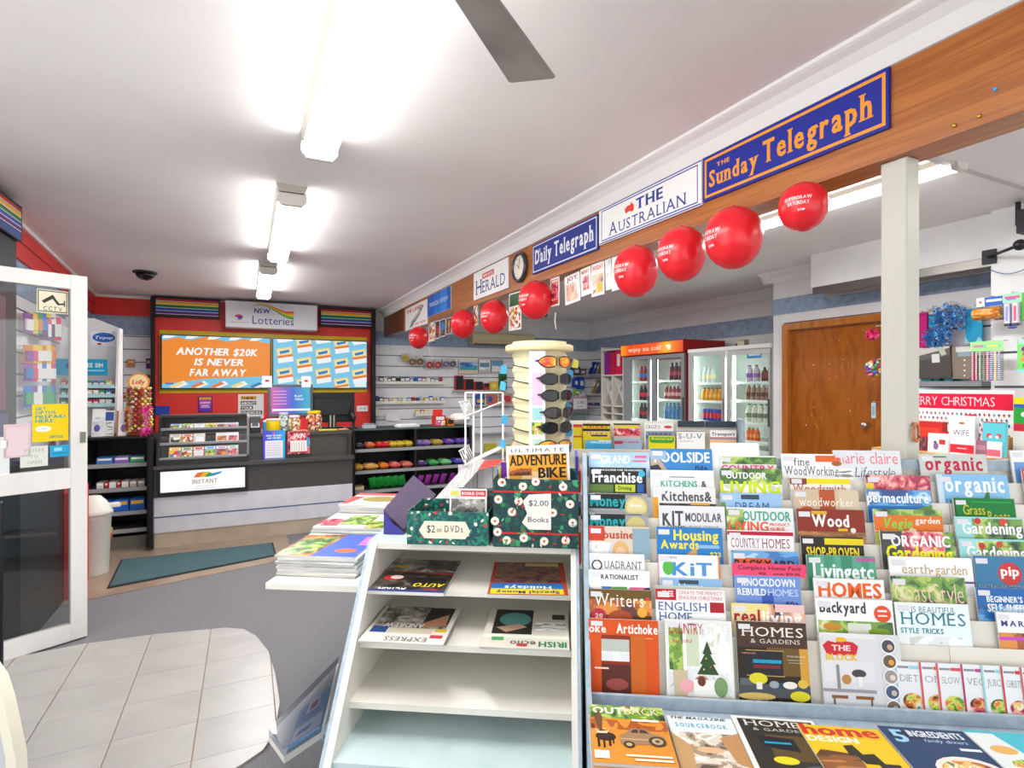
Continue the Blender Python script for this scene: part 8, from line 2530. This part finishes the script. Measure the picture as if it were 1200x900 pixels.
# sandwich board corner at the bottom edge of the picture
sb_ = empty('sandwich_board', tuple(atH(-52, 905, .02)), R(35), 'white sandwich board with a rounded cream frame and blue panel', 'sign board')
sb_.location.z = 0
q0 = atz(22, 905, 1.72); q1 = atz(0, 800, 1.72)
H_ = .62
sb_.location = (q0.x, q0.y, 0)
sb_.rotation_euler = (0, 0, -YAW + PI)
outl = [(-.02, .0), (-.008, .3), (.028, H_ - .15), (.05, H_ - .08), (.085, H_ - .03), (.14, H_), (.5, H_), (.56, H_ - .04), (.6, H_ - .12), (.6, 0)]
inn = [(.012, .0), (.024, .3), (.055, H_ - .16), (.075, H_ - .1), (.11, H_ - .055), (.16, H_ - .035), (.48, H_ - .035), (.53, H_ - .07), (.565, H_ - .14), (.565, 0)]
m = MB()
n = len(outl)
for y_, fl2 in ((.02, 0), (-.02, 1)):
    vs = [(x, y_, z) for x, z in outl] + [(x, y_, z) for x, z in inn]
    fs = [(i, i + 1, n + i + 1, n + i) if fl2 else (i, n + i, n + i + 1, i + 1) for i in range(n - 1)]
    m.add(vs, fs, C('e6e0cc', .4))
vs = [(x, -.02, z) for x, z in outl] + [(x, .02, z) for x, z in outl]
m.add(vs, [(i, n + i, n + i + 1, i + 1) for i in range(n - 1)], C('e6e0cc', .4), True)
m.build('frame', sb_)
MB().prism(inn[::-1], -.012, .012, C('c6c9cc', .4), 'y').build('panel', sb_)
MB().prism([(.06, .0), (.06, .26), (.075, .34), (.5, .34), (.5, 0)][::-1], .0125, .0135, C('3f7ea0', .4), 'y').build('blue_print', sb_)
q = atz(-1, 700, 1.95)
MB().lathe([(.012, 0.0), (.012, 1.03), (.008, 1.04)], C('1c1c20', .4), 10).build('black_pole', None, (q.x, q.y, 0), label='slim black pole standing between glass door and sandwich board', cat='pole')

# bin
p = atH(109, 673, 0)
bn = empty('waste_bin', (p.x, p.y, 0), R(20), 'white plastic flip-top bin beside the glass door', 'bin')
M_bin = C('dadbd3', .4)
MB().lathe([(.095, 0), (.1, .01), (.118, .44), (.124, .445), (.124, .46), (.1, .46)], M_bin, 24, sx=1.0, sy=.85).build('body', bn, bev=0)
MB().lathe([(.128, .455), (.13, .48), (.12, .5), (.085, .56), (.05, .6), (.03, .605)], M_bin, 24, sx=1.0, sy=.85).build('lid', bn)
MB().box(.085, .17, -.04, .04, .5, .53, M_bin).build('flap', bn, bev=.006)
MB().box(.101, .121, -.02, .02, .3, .34, C('c8a03a')).box(.101, .1205, -.02, .02, .26, .3, C('b8502a')).build('bin_label', bn)

# mat
pts = [atH(x, y, 0) for x, y in ((142, 657), (320, 637), (324, 652), (125, 691))]
m = MB().prism([(v.x, v.y) for v in (pts[3], pts[2], pts[1], pts[0])], .0045, .010, C('262a2c', .8))
o = m.build('floor_mat', None, label='teal ribbed door mat lying on the brown vinyl before the counter', cat='mat')
cc = sum((Vector((v.x, v.y, 0)) for v in pts), Vector()) / 4
ins = [(cc.x + (v.x - cc.x) * .975, cc.y + (v.y - cc.y) * .93) for v in (pts[3], pts[2], pts[1], pts[0])]
MB().prism(ins, .0101, .014, noisy('teal_mat', [(.3, '2e4a50'), (.7, '4a6c70')], 120, 5, rough=.95, bump=.3)).build('pile', o)

# white card unit beyond the gum shelf
YU = YS + .46
a, b = atY(66, 450, YU), atY(137, 450, YU)
W = b.x - a.x
zt_, zt2_ = atY(100, 369, YU).z, atY(137, 383, YU).z
cu = empty('card_unit', (a.x, YU, 0), 0, 'white card and phone recharge unit with blue signs behind the glass door', 'display unit')
UM = C('e2e2e2', .45)
MB().prism([(0, 0), (W, 0), (W, zt2_), (W * .5, zt_), (0, zt_)], .28, .3, UM, 'y').build('back_board', cu)
MB().prism([(.0, 0), (.3, 0), (.3, zt2_), (.12, zt2_), (0, 1.2)], W - .018, W, UM, 'x').build('side', cu)
MB().prism([(.0, 0), (.3, 0), (.3, zt2_), (.12, zt2_), (0, 1.2)], 0, .018, UM, 'x').build('side', cu)
m = MB(); paint(m, .24, .14, [('r', 0, 0, 1, 1, 'eceef2'), ('e', .45, .4, .38, '2a6ac0', .2), t_('Topup', .16, .5, .6, .2, 'e8f0fa', 'bi'), ('e', .3, .86, .08, 'c8303a', .04)])
x_ = atY(97, 390, YU).x - a.x
m.v = [(x + x_, y + .27, z + atY(100, 403, YU).z) for x, y, z in m.v]; m.build('oval_sign', cu)
x0_, x1_ = atY(60, 430, YU).x - a.x, atY(126.5, 430, YU).x - a.x
z0_, z1_ = atY(110, 440, YU).z, atY(110, 421, YU).z
MB().box(x0_, x1_, -.02, -.012, z0_, z1_, C('1f9cc8', .35)).build('cyan_sign', cu)
m = MB(); paint(m, x1_ - x0_, z1_ - z0_, [('e', .35, .42, .09, '4a3a8c', .08), ('e', .35, .42, .05, '1f9cc8', .045), t_('FREE SIM', .52, .5, .4, .26, 'e8f6fa', 'b'), ('r', .5, .66, .95, .74, '9adcec')])
m.v = [(x + x0_, y - .0205, z + z0_) for x, y, z in m.v]; m.build('sign_print', cu)
for k, y in enumerate((453, 464, 475)):
    z = atY(118, y, YU).z
    MB().box(.018, W - .018, 0, .27, z - .012, z, UM).box(.018, W - .018, -.006, 0, z - .014, z + .02, C('b8e0e4')).build('tray', cu)
    n = 8
    for j in range(n):
        xx = .03 + (W - .07) * j / n
        c_ = ['d84a5a', 'e8e6e0', '3a8a9a', 'c8385a', '2f9a5a', 'd8a83a', 'e0dcd4', '4a6ab8'][(j * 3 + k * 2) % 8]
        MB().box(0, (W - .07) / n - .008, 0, .03, 0, .055, C(c_)).box(.004, (W - .07) / n - .012, -.0006, 0, .02, .035, C('f0eeea')).build('card_packet', None, (a.x + xx, YU + .01, z + .0005), label=f'small card packet, {ORD[j]} along the {["top", "middle", "lowest"][k]} tray of the white card unit', cat='card packet', group='card packets in the white card unit')

# packs hanging on the left wall, seen through the door
rr = random.Random(21)
PC = [('8a4a9a', 'purple'), ('e8c83a', 'yellow'), ('3a7ac0', 'blue'), ('d84a6a', 'pink'), ('4aa06a', 'green'), ('e8e4e0', 'white'), ('d8822a', 'orange'), ('6a3a6a', 'plum')]
rowsL = [(366, 24, [0, 1, 4, 2, 1, 5]), (371, 27, [7, 0, 7, 3, 3]), (404, 22, [6, 1, 1, 6, 1, 6]), (425, 22, [0, 3, 5, 2, 5, 3]), (452, 26, [2, 0, 5, 2, 4, 2])]
for ri, (y, h_, cs_) in enumerate(rowsL):
    for k, ci in enumerate(cs_):
        px = (28 if ri != 1 else 46) + k * (5.6 if ri != 1 else 4.2)
        p = atX(px, y, -1.5)
        W_, H_2 = .09, h_ / FPX * p.dot(FW)
        c_, cn_ = PC[ci]
        o = MB().box(0, W_, 0, .004, -H_2, 0, C(c_, .3)).build('hanging_pack', None, tuple(p), R(70), label=f'{cn_} stationery pack, {ORD[k]} in row {["one", "two", "three", "four", "five"][ri]} on the wall behind the glass door', cat='stationery', group='packs on the wall behind the glass door')
        MB().box(.01, W_ - .01, -.012, 0, -H_2 * .85, -H_2 * .3, C(rr.choice(['e8e4e0', c_, PC[(ci + 2) % 8][0]]), .25)).build('blister', o)
        MB().tube([(W_ / 2, 0, -.01), (W_ / 2, .13, .0)], .003, CHROME, 4).build('hook', o)
# packs on the back-left slatwall
for k, (p0, yt, p1, yb, c_, l_) in enumerate(((149, 421, 158, 430, 'b8763a', 'orange and brown pack on the slatwall beside the red panel'), (171, 420, 177, 432, '5a3a7a', 'purple pack at the black edge of the red panel'), (141, 460, 150, 467, '8a4a2a', 'brown sweet pack behind the lollipop tree'), (172, 440, 177, 456, '6a6470', 'grey blister pack at the black edge of the red panel'))):
    sheet(p0, yt, p1, yb, YK - .05, c_, l_, 'wall_stock', 'stationery', 0, [('r', .15, .2, .85, .5, 'd8b08a')], .02)
